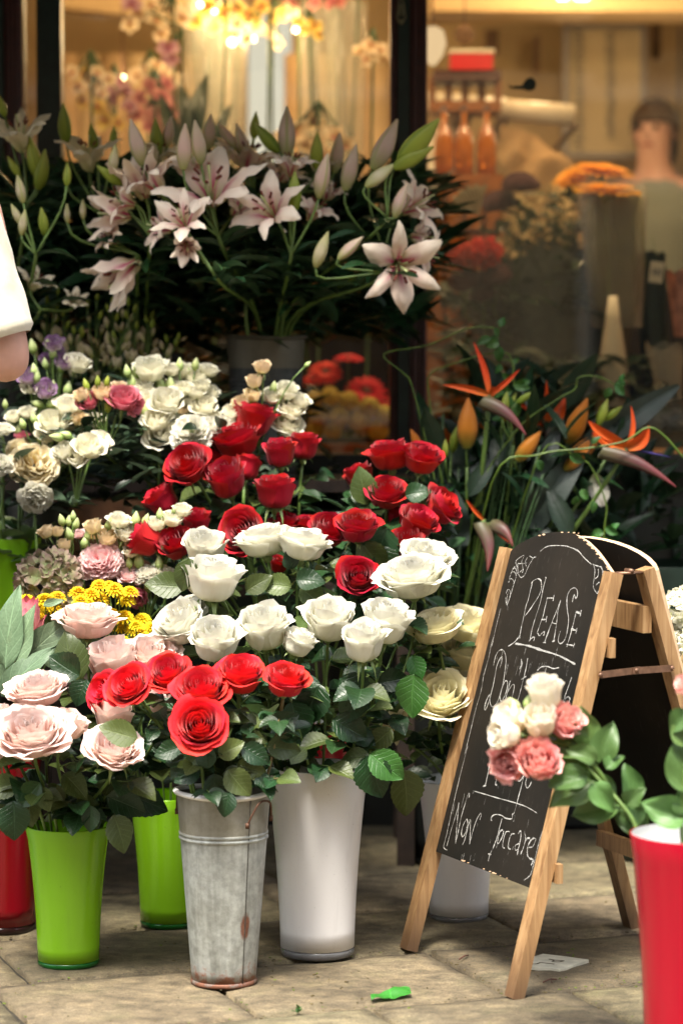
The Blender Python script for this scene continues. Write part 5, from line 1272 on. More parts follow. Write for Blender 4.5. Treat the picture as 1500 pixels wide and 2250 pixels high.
# ------------------------------------------------------------------ blush roses
GB = 'blush roses in the lime green bucket'
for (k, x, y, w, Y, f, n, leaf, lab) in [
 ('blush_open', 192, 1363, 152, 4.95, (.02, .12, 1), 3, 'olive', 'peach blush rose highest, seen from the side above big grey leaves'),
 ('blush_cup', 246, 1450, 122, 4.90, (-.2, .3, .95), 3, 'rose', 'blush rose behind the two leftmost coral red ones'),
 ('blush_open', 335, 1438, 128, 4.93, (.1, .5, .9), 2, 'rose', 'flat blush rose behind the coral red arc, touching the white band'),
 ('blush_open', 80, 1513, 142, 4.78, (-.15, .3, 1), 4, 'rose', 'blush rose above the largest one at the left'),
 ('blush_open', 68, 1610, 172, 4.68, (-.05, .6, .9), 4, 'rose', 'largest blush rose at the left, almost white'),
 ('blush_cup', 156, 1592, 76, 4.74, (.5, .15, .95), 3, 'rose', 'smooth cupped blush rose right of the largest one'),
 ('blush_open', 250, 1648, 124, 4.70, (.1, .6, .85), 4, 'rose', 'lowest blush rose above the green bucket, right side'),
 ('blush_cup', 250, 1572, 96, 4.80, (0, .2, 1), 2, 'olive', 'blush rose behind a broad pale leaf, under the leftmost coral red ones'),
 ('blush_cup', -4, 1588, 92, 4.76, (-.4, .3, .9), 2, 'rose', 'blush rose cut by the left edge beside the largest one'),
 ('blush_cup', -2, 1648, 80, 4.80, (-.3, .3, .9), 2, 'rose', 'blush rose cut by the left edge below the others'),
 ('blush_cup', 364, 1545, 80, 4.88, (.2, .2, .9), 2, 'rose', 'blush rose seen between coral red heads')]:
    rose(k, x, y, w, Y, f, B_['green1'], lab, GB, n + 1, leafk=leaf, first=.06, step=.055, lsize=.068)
# single leaves that read on their own in the photograph
def add_leaves(root, items, Y):
    for (x, y, dx, dy, L, kind, dY) in items:
        put_leaf(root, kind, W(x, y, Y + dY), Vector((dx, random.uniform(-.25, .05), -dy)), Vector((random.uniform(-.3, .3), -1, .35)), PX(L, Y + dY))
byl = {o['label']: o for o in COL.objects if 'label' in o and o.parent is None}
add_leaves(byl['blush rose behind a broad pale leaf, under the leftmost coral red ones'], [(303, 1622, -1, -.25, 92, 'olive', -.16)], 4.78)
add_leaves(byl['peach blush rose highest, seen from the side above big grey leaves'], [(172, 1500, -.35, -.95, 120, 'olive', -.03), (175, 1485, -.85, -.5, 82, 'rose', -.05), (190, 1492, -.3, .8, 66, 'rose', -.06)], 4.9)
add_leaves(byl['largest blush rose at the left, almost white'], [(60, 1745, .2, .8, 75, 'rose', .0), (90, 1720, -.5, .5, 70, 'fresh', -.03), (85, 1730, .5, .8, 60, 'olive', -.03), (30, 1760, .1, .9, 90, 'rose', -.02), (45, 1720, -.9, .2, 85, 'olive', 0)], 4.76)
add_leaves(byl['lowest blush rose above the green bucket, right side'], [(235, 1750, .9, .35, 95, 'rose', 0), (260, 1740, .95, .3, 120, 'rose', .03), (250, 1790, .4, .9, 90, 'olive', -.02), (200, 1770, 0, .9, 60, 'rose', -.03), (140, 1700, .6, .5, 80, 'rose', 0), (110, 1720, .3, .8, 70, 'olive', 0)], 4.78)
add_leaves(byl['lowest white rose of the band, a neat cup on a long stem'], [(805, 1660, .35, .9, 105, 'rose', -.08), (812, 1655, .8, .7, 95, 'fresh', -.09), (745, 1490, .75, .6, 100, 'rose', -.03), (730, 1580, .9, .55, 90, 'rose', -.05), (790, 1510, -.4, .9, 90, 'rose', -.05)], 4.92)
add_leaves(byl['white rose under the big layered pair on the right'], [(910, 1480, -.15, 1., 100, 'fresh', -.05), (830, 1500, .9, -.1, 70, 'rose', -.02), (860, 1600, -.7, .75, 75, 'olive', -.05), (905, 1440, .3, .9, 60, 'fresh', 0), (885, 1690, .2, .95, 110, 'olive', .12), (812, 1660, -.95, .2, 70, 'olive', -.1)], 4.98)
add_leaves(byl['white rose in the middle below the lone dark red one'], [(700, 1500, -.3, 1, 110, 'rose', -.03), (660, 1470, -.8, .5, 100, 'rose', -.02), (640, 1540, .3, 1, 100, 'rose', -.04), (690, 1590, -.5, .9, 110, 'rose', -.03)], 4.94)
add_leaves(byl['big rounded white rose on the left with two smaller ones below'], [(405, 1290, -1, -.1, 90, 'olive', .08), (415, 1225, -.1, 1, 80, 'olive', -.02), (540, 1300, .7, -.5, 70, 'rose', .04)], 5.0)
add_leaves(byl['right flower of the touching pair of flat white roses'], [(640, 1290, -1, -.2, 72, 'rose', -.02), (645, 1250, -.3, -.8, 50, 'rose', 0), (650, 1275, .9, -.1, 66, 'rose', -.02), (660, 1290, .7, .6, 70, 'rose', 0), (600, 1310, .5, .8, 66, 'rose', 0)], 5.06)
add_leaves(byl['dark red bud behind a pointed grey green leaf, below the high pair'], [(808, 1108, -.25, -.95, 88, 'olive', -.08), (815, 1105, -.9, -.5, 55, 'rose', -.07)], 5.46)
add_leaves(byl['right rose of the high dark red pair against the window post'], [(890, 1090, .8, -.3, 60, 'rose', -.03), (915, 1085, .3, .6, 55, 'rose', -.03)], 5.38)
add_leaves(byl['dark red rose facing forward on its own among white ones'], [(795, 1190, .5, .8, 90, 'rose', .05), (850, 1160, -.3, .95, 100, 'rose', .06), (840, 1200, .2, .9, 80, 'rose', .06)], 5.15)

add_leaves(byl['widest coral red rose in the middle of the arc'], [(470, 1700, .1, 1, 70, 'rose', -.01), (440, 1690, -.8, .4, 66, 'rose', 0), (500, 1690, .6, .8, 80, 'rose', -.02), (520, 1680, .9, .2, 70, 'olive', 0), (420, 1660, -.6, .7, 70, 'rose', .01), (560, 1700, .5, .5, 56, 'rose', 0)], 4.68)
add_leaves(byl['lowest coral red rose facing forward, hanging over the bucket rim'], [(455, 1690, -.1, -.9, 60, 'rose', 0), (480, 1660, .8, -.4, 66, 'rose', 0), (400, 1640, -.9, .3, 66, 'rose', .02), (505, 1740, -.2, .8, 60, 'rose', -.03), (450, 1650, -.6, .6, 60, 'olive', .01), (530, 1640, .7, .4, 74, 'rose', .01)], 4.66)
add_leaves(byl['coral red rose farthest right on a reddish stem'], [(585, 1640, .95, .1, 80, 'olive', 0), (580, 1620, -.8, .2, 60, 'rose', 0), (600, 1600, .7, -.5, 66, 'rose', 0), (560, 1660, -.5, .8, 60, 'rose', 0)], 4.72)
foliage('bucket_foliage', 'small rose leaves crowding the mouth of the galvanised bucket', [(400, 590, 1590, 1712, 4.68, 4.80)], ['rose', 'rose', 'olive'], 70, .042, seed=16)
foliage('rose_foliage', 'tangle of rose leaves and stems filling the gaps between the buckets', [(540, 880, 1480, 1670, 4.96, 5.10), (330, 640, 1560, 1720, 4.74, 4.9), (0, 330, 1660, 1790, 4.84, 5.0), (560, 1000, 1250, 1480, 5.12, 5.3), (820, 1030, 1560, 1720, 5.25, 5.45)], ['rose', 'rose', 'rose', 'olive'], 330, .052, seed=5)
foliage('shaded_foliage', 'deep shaded rose leaves under the dark red bunch', [(330, 1000, 1090, 1400, 5.40, 5.65)], ['rose', 'dark'], 260, .055, seed=6)

# ------------------------------------------------------------------ pink and cream lisianthus leaning out of the crimson bucket
pb = spray('lisianthus_stem', 'pink and cream lisianthus leaning across the chalkboard with six blooms', 'lisianthus', None, BK['red2'], 4.28,
  blooms=[(1196, 1522, 76, 'pale_cup', (-.15, .25, 1)), (1122, 1578, 71, 'pale_cup', (-.7, .5, .7)), (1108, 1614, 67, 'pale_cup', (-.8, .6, .15), -.03), (1186, 1582, 76, 'pale_cup', (-.15, .6, .8), -.02),
          (1241, 1586, 81, 'pink_cup', (.25, .75, .65)), (1116, 1672, 88, 'pink_cup', (-.45, .9, -.1), -.01), (1183, 1672, 97, 'pink_cup', (-.1, .8, .5), -.03)],
  buds=[(1128, 1548, 40, -35, 'lisi'), (1160, 1542, 36, 10, 'lisi')], joint=(1262, 1640), nleaf=0, srad=.0030, calyx=True)
YP = 4.26
for (x, y, dx, dy, L, dY) in [(1318, 1674, .25, -1, 95, 0), (1300, 1640, -.35, -.95, 95, .02), (1290, 1650, -1, -.05, 95, .02), (1310, 1670, -.7, -.3, 70, -.03), (1300, 1690, -.95, .2, 105, .01), (1305, 1715, -.95, .35, 120, .0), (1290, 1705, -.8, .15, 90, -.03),
  (1330, 1690, .3, -.3, 55, -.02), (1345, 1760, -.6, -.7, 85, .0), (1300, 1720, .5, .6, 80, -.02), (1362, 1765, -.95, .25, 115, .0), (1385, 1760, -.1, -1, 85, .02), (1375, 1770, .35, -.5, 60, -.02), (1400, 1815, -.3, -.9, 78, -.02), (1420, 1825, -.8, -.45, 90, .0), (1410, 1830, -.6, -.85, 90, .02),
  (1270, 1650, .55, .85, 80, .03), (1255, 1625, .1, -.8, 60, .03)]:
    put_leaf(pb, 'tulip', W(x, y, YP + dY), Vector((dx, random.uniform(-.3, .1), -dy)), Vector((random.uniform(-.4, .4), -1, .6)), PX(L, YP))
sm = MB().tube(catmull([W(1262, 1640, YP), W(1310, 1690, YP), W(1360, 1765, YP), W(1418, 1838, YP), W(1450, 1900, YP - .04)], 5), .0042, 8); part(pb, 'stem', sm.build('stem', MT['stem']))
pc = spray('lisianthus_stem', 'lisianthus stem at the right edge with one pink petal showing', 'lisianthus', None, BK['red2'], 4.16,
  blooms=[(1512, 1508, 60, 'pink_cup', (-.6, .3, .7))], joint=(1512, 1600), nleaf=0, srad=.003)
for (x, y, dx, dy, L) in [(1505, 1800, -.95, -.3, 105), (1512, 1800, -.1, -.95, 90), (1508, 1640, -.25, -.95, 80), (1515, 1740, -.15, -1, 130), (1512, 1560, -.7, .8, 70)]:
    put_leaf(pc, 'tulip', W(x, y, 4.16), Vector((dx, random.uniform(-.2, .1), -dy)), Vector((-.3, -1, .4)), PX(L, 4.16))

# ------------------------------------------------------------------ right edge: white hydrangeas and a pale bloom
hb = Bucket(1640, 5.0, .42, .1, .075)
plastic_bucket('bucket', hb, MT['p_black'], MT['p_black'], MT['p_black'], 'black bucket of white hydrangeas beyond the right edge', group='plastic flower buckets')
spray('hydrangea_stem', 'white hydrangea head upper at the right edge behind the easel leg', 'hydrangea', 'white hydrangeas at the right edge', hb, 5.0, blooms=[(1502, 1330, 124, 'hydra_white', (-.3, .5, .9))], nleaf=3, lsize=.08, leafk='rose', calyx=False, lrange=(.05, .3))
spray('hydrangea_stem', 'white hydrangea head lower at the right edge', 'hydrangea', 'white hydrangeas at the right edge', hb, 4.95, blooms=[(1530, 1408, 112, 'hydra_white', (-.3, .4, .9))], nleaf=3, lsize=.09, leafk='rose', calyx=False, lrange=(.05, .3))
spray('hydrangea_stem', 'smaller white hydrangea tucked behind the easel leg', 'hydrangea', 'white hydrangeas at the right edge', hb, 5.12, blooms=[(1478, 1392, 54, 'hydra_white', (-.3, .4, .9))], nleaf=2, lsize=.08, leafk='rose', calyx=False, lrange=(.05, .3))
spray('lisianthus_stem', 'pale cream lisianthus just above the pink petal at the right edge', 'lisianthus', None, hb, 4.9, blooms=[(1508, 1465, 64, 'lisi_cream', (-.5, .4, .7))], nleaf=3)

# ------------------------------------------------------------------ protea, chrysanthemums, dried hydrangea, green-white lisianthus (lower left)
pr = spray('protea', 'pink protea with long grey green leaves at the left edge', 'protea', None, BK['red1'], 5.02, blooms=[(50, 1400, 100, 'protea', (.12, .1, 1))], nleaf=0, srad=.005, calyx=False, jd=.08)
for (x, y, dx, dy, L, dY) in [(12, 1470, .05, -1, 190, -.1), (30, 1475, .22, -1, 160, -.1), (55, 1452, .75, -.85, 155, -.09), (5, 1530, .6, -.75, 165, -.12), (110, 1460, .95, -.05, 110, -.05), (90, 1445, .9, .2, 100, -.06), (130, 1440, .9, -.5, 100, -.02), (0, 1520, -.2, -1, 150, -.05), (95, 1330, .8, -.3, 50, -.05)]:
    put_leaf(pr, 'grey', W(x, y, 5.02 + dY), Vector((dx, -.1, -dy)), Vector((-dy * -.2, -1, .3)), PX(L, 4.95))
mums = [(60,1318,36),(98,1314,36),(128,1308,30),(38,1340,34),(76,1337,34),(118,1332,32),(84,1352,26),(20,1356,26),(172,1300,34),(201,1302,30),(178,1318,30),(252,1292,34),(218,1283,30),(286,1297,30),(222,1312,32),(240,1284,28),(278,1318,30),
        (274,1352,36),(312,1357,32),(266,1375,30),(290,1382,28),(332,1377,28),(307,1388,32),(270,1406,30),(320,1404,30),(338,1413,26),(14,1440,24),(106,1412,28),(150,1345,26),(246,1345,26),(100,1330,30),(55,1345,28),(195,1322,24),(262,1300,26),(336,1430,30),(298,1372,26)]
groups = [mums[0:3] + [mums[30]], mums[3:8] + [mums[31]], [mums[8], mums[9], mums[10], mums[32]], [mums[11], mums[12], mums[13], mums[15], mums[33]], [mums[14], mums[16], mums[29]], mums[17:21] + [mums[35]], mums[21:24], mums[24:26] + [mums[34]], [mums[26], mums[27]], [mums[28]]]
labs = ['yellow button chrysanthemums below the dried hydrangea, left cluster', 'yellow button chrysanthemums peeping behind the protea leaf', 'yellow button chrysanthemums just under the dried hydrangea, right of the grey leaf', 'yellow button chrysanthemums highest, under the ruffled pink bloom', 'yellow button chrysanthemums behind the peach blush rose', 'yellow button chrysanthemums right of the peach blush rose', 'yellow button chrysanthemums nearest the leaning white rose', 'yellow button chrysanthemums lowest, above the flat blush rose', 'orange yellow button heads between the protea leaves', 'single yellow button head peeping over the peach blush rose']
for g_, lb, in zip(groups, labs):
    spray('chrysanthemum_stem', lb, 'chrysanthemum', 'yellow button chrysanthemum sprays', BK['green2'] if g_[0][0] > 150 else BK['red1'], 5.14,
      blooms=[(x, y, w * 1.42, 'mum', (random.uniform(-.25, .25), random.uniform(.25, .55), 1), random.uniform(-.03, .05)) for x, y, w in g_], nleaf=6, leafk='rose', lsize=.03, srad=.0015, jd=.09)
spray('hydrangea_stem', 'dried green and mauve hydrangea head beside the lime green bucket', 'hydrangea', None, BK['green2'], 5.22, blooms=[(106, 1262, 150, 'hydra_green', (-.15, .55, .9))], nleaf=3, lsize=.06, leafk='rose', calyx=False, srad=.004)
spray('hydrangea_stem', 'small browned hydrangea piece under the dried green head', 'hydrangea', None, BK['green2'], 5.2, blooms=[(150, 1318, 70, 'hydra_green', (.2, .55, .8))], nleaf=1, lsize=.05, leafk='rose', calyx=False, srad=.003)
GL = 'white, green and pink lisianthus sprays lower left'
for lb, bl, bu in [
 ('green budded lisianthus at the upper left of the pink ruffled bloom', [(102, 1168, 44, 'lisi_cream', (-.5, .3, .9)), (127, 1168, 34, 'lisi_cream', (.1, .2, 1)), (142, 1196, 42, 'lisi_cream', (-.2, .3, 1))], [(136, 1142, 28, -15, 'lisi'), (152, 1144, 26, 5, 'lisi'), (161, 1133, 24, 0, 'lisi'), (168, 1150, 28, 15, 'lisi'), (153, 1172, 32, -20, 'lisi')]),
 ('lisianthus with one big ruffled pink bloom', [(220, 1233, 104, 'soft_double', (.0, .85, .6)), (172, 1172, 30, 'lisi_soft', (-.2, .4, 1), .06)], [(187, 1190, 30, 10, 'lisi'), (168, 1258, 26, -35, 'lisi'), (178, 1282, 24, -40, 'lisi')]),
 ('cream green lisianthus above the ruffled pink bloom', [(205, 1158, 46, 'lisi_cream', (-.3, .3, 1)), (236, 1180, 54, 'lisi_cream', (.1, .5, .9)), (212, 1170, 44, 'lisi_cream', (-.1, .4, .9), .04)], [(240, 1150, 30, 10, 'lisi'), (192, 1175, 26, -10, 'lisi')]),
 ('white lisianthus beside the pointed dark red bud', [(262, 1142, 54, 'lisi_white', (.1, .3, 1)), (278, 1170, 58, 'lisi_white', (.3, .4, .9)), (255, 1165, 40, 'lisi_white', (-.2, .3, 1), .05)], [(299, 1140, 36, 5, 'lisi'), (321, 1142, 30, 20, 'lisi')]),
 ('white lisianthus showing behind the dark red roses', [(345, 1150, 50, 'lisi_white', (0, .3, 1)), (378, 1140, 52, 'lisi_white', (.1, .3, 1)), (400, 1120, 46, 'lisi_white', (.1, .3, 1)), (290, 1210, 40, 'lisi_white', (0, .4, .9))], [(352, 1130, 30, 0, 'lisi'), (385, 1120, 26, 10, 'lisi')]),
 ('lisianthus of pink and white under the dark red pointed bud', [(281, 1262, 46, 'lisi_soft', (-.1, .5, .9)), (322, 1263, 66, 'carnation', (-.3, .4, .9)), (362, 1262, 50, 'lisi_white', (.3, .5, .9)), (301, 1310, 52, 'lisi_rose', (0, .5, -.4))], [(306, 1230, 40, 0, 'lisi'), (327, 1285, 34, 5, 'lisi'), (366, 1283, 34, -5, 'lisi'), (350, 1236, 34, 0, 'lisi'), (284, 1236, 26, -5, 'lisi')])]:
    spray('lisianthus_stem', lb, 'lisianthus', GL, BK['green2'], 5.28, blooms=bl, buds=bu, nleaf=10, lsize=.045, jd=.10)

# ------------------------------------------------------------------ raised bunches: white, peach and purple lisianthus, peonies (left, middle height)
bm1, bm2, bm3, bm4 = Bucket(90, 5.82, .86, .075, .06, .675), Bucket(390, 5.82, .86, .075, .06, .675), Bucket(560, 5.84, .84, .07, .055, .675), Bucket(20, 5.60, .72, .085, .07, .485)
for B, lb in ((bm1, 'black bucket in the shade under the purple edged lisianthus'), (bm2, 'black bucket in the shade under the white and peach lisianthus'), (bm3, 'black bucket in the shade below the galvanised lily bucket'), (bm4, 'black bucket of peonies in the shade at the left edge')):
    plastic_bucket('bucket', B, MT['p_black'], MT['p_black'], MT['p_black'], lb, group='black flower buckets')
GM = 'lisianthus sprays on the raised step'
for lb, B, Y, bl, bu in [
 ('white lisianthus with green buds, top left of the white mass', bm2, 5.61, [(330, 812, 79, 'lisi_white', (-.1, .4, 1)), (308, 838, 60, 'lisi_white', (-.3, .3, 1), .04), (345, 842, 52, 'lisi_white', (.1, .4, .9), .04)], [(290, 838, 36, -10, 'lisi'), (340, 815, 42, 0, 'lisi'), (353, 843, 36, -15, 'lisi'), (374, 845, 40, 5, 'lisi'), (352, 808, 30, 10, 'lisi'), (300, 815, 34, -15, 'lisi'), (325, 850, 30, 0, 'lisi')]),
 ('round white lisianthus filling the gap under the green buds', bm2, 5.62, [(385, 850, 50, 'lisi_white', (0, .4, .9)), (375, 812, 44, 'lisi_white', (0, .3, 1)), (420, 878, 48, 'lisi_white', (.1, .5, .8)), (400, 900, 40, 'lisi_cream', (0, .5, .6)), (445, 845, 40, 'lisi_white', (0, .4, .9))], [(395, 800, 30, 0, 'lisi'), (430, 800, 30, 8, 'lisi')]),
 ('soft white lisianthus low between the hanging pair and the dark leaves', bm2, 5.60, [(318, 850, 46, 'lisi_white', (-.2, .5, .9)), (300, 872, 40, 'lisi_cream', (-.3, .5, .8)), (385, 925, 40, 'lisi_white', (.2, .6, .6))], [(280, 815, 30, -10, 'lisi')]),
 ('pale lisianthus between the peach ones and the bright white cluster', bm1, 5.58, [(150, 935, 48, 'lisi_white', (0, .6, .7)), (90, 985, 40, 'lisi_white', (-.2, .6, .6)), (235, 990, 40, 'lisi_white', (.5, .5, .5)), (60, 905, 40, 'lisi_white', (-.1, .4, .9)), (30, 915, 38, 'lisi_white', (-.1, .4, .9)), (215, 925, 38, 'lisi_white', (.1, .5, .8))], [(130, 905, 28, -10, 'lisi'), (40, 945, 24, 0, 'lisi')]),
 ('white lisianthus group left of the galvanised lily bucket, upper', bm2, 5.65, [(398, 815, 52, 'lisi_white', (-.2, .3, 1)), (430, 828, 60, 'lisi_white', (.1, .4, 1)), (458, 812, 45, 'lisi_white', (.2, .3, 1)), (462, 860, 45, 'lisi_white', (.3, .4, .8))], [(411, 820, 38, 0, 'lisi'), (378, 825, 30, -10, 'lisi')]),
 ('white lisianthus group left of the galvanised lily bucket, lower', bm2, 5.61, [(404, 855, 45, 'lisi_white', (0, .5, .9)), (448, 892, 62, 'lisi_white', (.1, .6, .8)), (430, 862, 43, 'lisi_white', (0, .4, 1)), (468, 915, 40, 'lisi_white', (.3, .4, .8))], []),
 ('large open white lisianthus right of the pink one', bm2, 5.53, [(366, 885, 81, 'lisi_white', (.1, .65, .8)), (326, 872, 50, 'lisi_white', (-.3, .4, .9), .04)], [(316, 900, 42, -15, 'lisi')]),
 ('two white lisianthus hanging one over the other', bm2, 5.51, [(346, 922, 64, 'lisi_white', (.0, .6, .8)), (350, 955, 69, 'lisi_white', (.0, .5, .3))], []),
 ('peach and rose pink lisianthus above the dark green leaves', bm2, 5.49, [(224, 861, 52, 'lisi_cream', (0, .5, .9)), (181, 869, 48, 'lisi_cream', (-.4, .4, .9)), (195, 882, 48, 'lisi_rose', (-.2, .7, .5)), (272, 874, 72, 'lisi_rose', (.1, .6, .8)), (296, 893, 45, 'lisi_rose', (.5, .5, -.2)), (262, 848, 40, 'lisi_cream', (0, .2, 1), .03)], [(238, 890, 34, 5, 'slim_green'), (190, 845, 30, -20, 'slim_green'), (215, 838, 28, 0, 'slim_green'), (236, 838, 26, 10, 'slim_green')]),
 ('white lisianthus between purple edged and peach ones', bm1, 5.57, [(156, 890, 72, 'lisi_white', (.1, .4, .9)), (148, 918, 48, 'lisi_white', (.0, .5, .6))], []),
 ('white and green lisianthus in the middle of the left side', bm1, 5.55, [(118, 930, 74, 'lisi_white', (-.1, .6, .8)), (192, 935, 60, 'lisi_white', (.2, .6, .7), .03), (105, 955, 48, 'lisi_white', (0, .5, .5)), (172, 920, 43, 'lisi_cream', (.1, .5, .9))], [(75, 918, 26, -10, 'lisi'), (91, 925, 24, 10, 'lisi'), (50, 930, 26, -20, 'lisi'), (88, 960, 22, 0, 'lisi')]),
 ('bright white lisianthus cluster with a green bud above it', bm1, 5.43, [(196, 982, 69, 'lisi_white', (.2, .6, .8)), (170, 1000, 62, 'lisi_white', (-.1, .7, .6)), (140, 990, 52, 'lisi_white', (-.3, .5, .8)), (222, 970, 52, 'lisi_white', (.5, .5, .7), .03)], [(125, 960, 34, -80, 'lisi'), (145, 955, 28, -70, 'lisi')]),
 ('double white bloom left of the topmost dark red rose', bm3, 5.49, [(420, 952, 92, 'carnation', (-.2, .8, .6)), (462, 945, 77, 'carnation', (.1, .6, .8), .03), (500, 935, 66, 'carnation', (.2, .5, .9), .05)], []),
 ('white lisianthus behind the topmost dark red rose, right side', bm3, 5.59, [(630, 858, 55, 'lisi_white', (.1, .4, 1)), (598, 870, 48, 'lisi_white', (0, .5, .9)), (640, 895, 67, 'lisi_white', (.3, .6, .8)), (660, 880, 48, 'lisi_white', (.4, .4, .9)), (632, 930, 72, 'lisi_white', (.3, .6, .6))], [(601, 851, 30, 10, 'lisi'), (654, 892, 24, 20, 'lisi')]),
 ('greenish lisianthus buds standing tall in front of the lily bucket', bm3, 5.55, [(577, 806, 43, 'lisi_cream', (0, .3, 1)), (559, 838, 45, 'lisi_cream', (-.1, .3, 1)), (555, 868, 43, 'lisi_cream', (0, .4, 1)), (530, 885, 48, 'lisi_cream', (-.2, .5, .9)), (510, 905, 52, 'lisi_white', (-.3, .5, .8))], [(676, 800, 18, 50, 'lisi')]),
 ('purple edged lisianthus nearest the elbow', bm1, 5.59, [(62, 828, 50, 'lisi_purple', (-.1, .7, .7)), (100, 858, 52, 'lisi_purple', (.1, .8, .6)), (65, 850, 40, 'lisi_white', (0, .6, .3))], [(80, 826, 36, 5, 'lisi'), (76, 812, 30, -10, 'lisi'), (82, 887, 30, -70, 'lisi'), (118, 887, 32, 75, 'lisi'), (12, 887, 22, 0, 'lisi')]),
 ('purple edged lisianthus with many green buds, upper', bm1, 5.67, [(118, 755, 48, 'lisi_purple', (-.1, .5, .8)), (142, 795, 48, 'lisi_purple', (.2, .6, .8)), (170, 800, 57, 'lisi_white', (.3, .4, .9)), (130, 775, 40, 'lisi_purple', (0, .4, 1), .04), (105, 790, 40, 'lisi_purple', (-.2, .4, .9), .04)], [(106, 757, 26, -10, 'lisi'), (72, 760, 34, -10, 'lisi'), (117, 775, 28, 0, 'lisi'), (136, 805, 26, 10, 'lisi'), (150, 853, 34, 10, 'lisi'), (118, 845, 22, 0, 'lisi'), (100, 798, 26, -10, 'lisi')]),
]:
    spray('lisianthus_stem', lb, 'lisianthus', GM, B, Y, blooms=bl, buds=bu, nleaf=12, lsize=.062, jd=.13, lrange=(.0, .6))
GPe = 'peonies at the left edge'
for lb, Y, bl, bu in [
 ('full cream peony with a yellow heart at the left', 5.50, [(76, 1022, 108, 'peony', (.25, .8, .6))], []),
 ('pink tinged peony behind the cream one', 5.56, [(42, 990, 66, 'peony', (-.2, .5, .9))], []),
 ('white peony cut by the left edge, upper', 5.52, [(2, 945, 56, 'carnation', (-.2, .4, .9))], []),
 ('white peony cut by the left edge, lower', 5.48, [(-2, 1022, 66, 'carnation', (-.2, .6, .6))], []),
 ('hanging white double bloom under the cream peony', 5.46, [(80, 1095, 78, 'carnation', (.2, .6, -.5))], []),
 ('small round pink peony bud above the cream peony', 5.58, [(50, 958, 32, 'lisi_rose', (0, .3, 1))], [])]:
    spray('peony_stem', lb, 'peony', GPe, bm4, Y, blooms=bl, buds=bu, nleaf=5, lsize=.06, leafk='rose', srad=.003, jd=.12)

# freesia spikes behind the white lisianthus
bf = Bucket(215, 6.08, 1.13, .07, .055, .905); plastic_bucket('bucket', bf, MT['p_slate'], MT['p_slate'], MT['p_slate'], 'dark green bucket of budded spikes on the top step', group='black flower buckets')
rf = random.Random(12); GF = 'budded cream spikes on the top step'
spk = [((95, 790), (120, 640), 'leftmost budded cream spike beside the sleeve'), ((190, 830), (130, 690), 'budded cream spike leaning left, second from the sleeve'), ((215, 830), (205, 650), 'tall green tipped cream spike in the middle'), ((270, 820), (240, 660), 'budded cream spike right of the green tipped one'), ((300, 820), (290, 680), 'upright cream spike above the white lisianthus'),
       ((320, 800), (330, 690), 'cream spike between upright and right leaning one'), ((340, 800), (380, 740), 'right leaning cream spike'), ((280, 800), (260, 730), 'short cream spike low in the middle'), ((150, 800), (170, 720), 'short cream spike above the purple edged lisianthus'), ((240, 800), (300, 640), 'highest cream spike near the drooping lily petal')]
for (b0, t0, lb) in spk:
    bl = []; n = 11
    for k in range(n):
        t = k / (n - 1); x = b0[0] + (t0[0] - b0[0]) * t; y = b0[1] + (t0[1] - b0[1]) * t; sd_ = (-1) ** k
        bl.append((x + sd_ * (9 + 12 * (1 - t)) + rf.uniform(-4, 4), y + rf.uniform(-6, 6), 34 - 16 * t + rf.uniform(-2, 4), sd_ * 28 * (1.2 - t) + rf.uniform(-10, 10), 'freesia' if t < .78 else 'slim_green', rf.uniform(-.02, .02)))
    spray('freesia_stem', lb, 'freesia', GF, bf, 5.92, buds=bl, joint=(b0[0], b0[1] + 10), nleaf=2, lsize=.12, leafk='lily', srad=.0016)
foliage('lisianthus_foliage', 'mass of grey green lisianthus leaves under the raised bunches', [(0, 480, 940, 1120, 5.48, 5.68), (160, 380, 890, 1000, 5.5, 5.62), (0, 320, 820, 950, 5.72, 5.9), (300, 520, 860, 980, 5.65, 5.75)], ['lisi', 'lisi', 'dark'], 330, .065, seed=8)

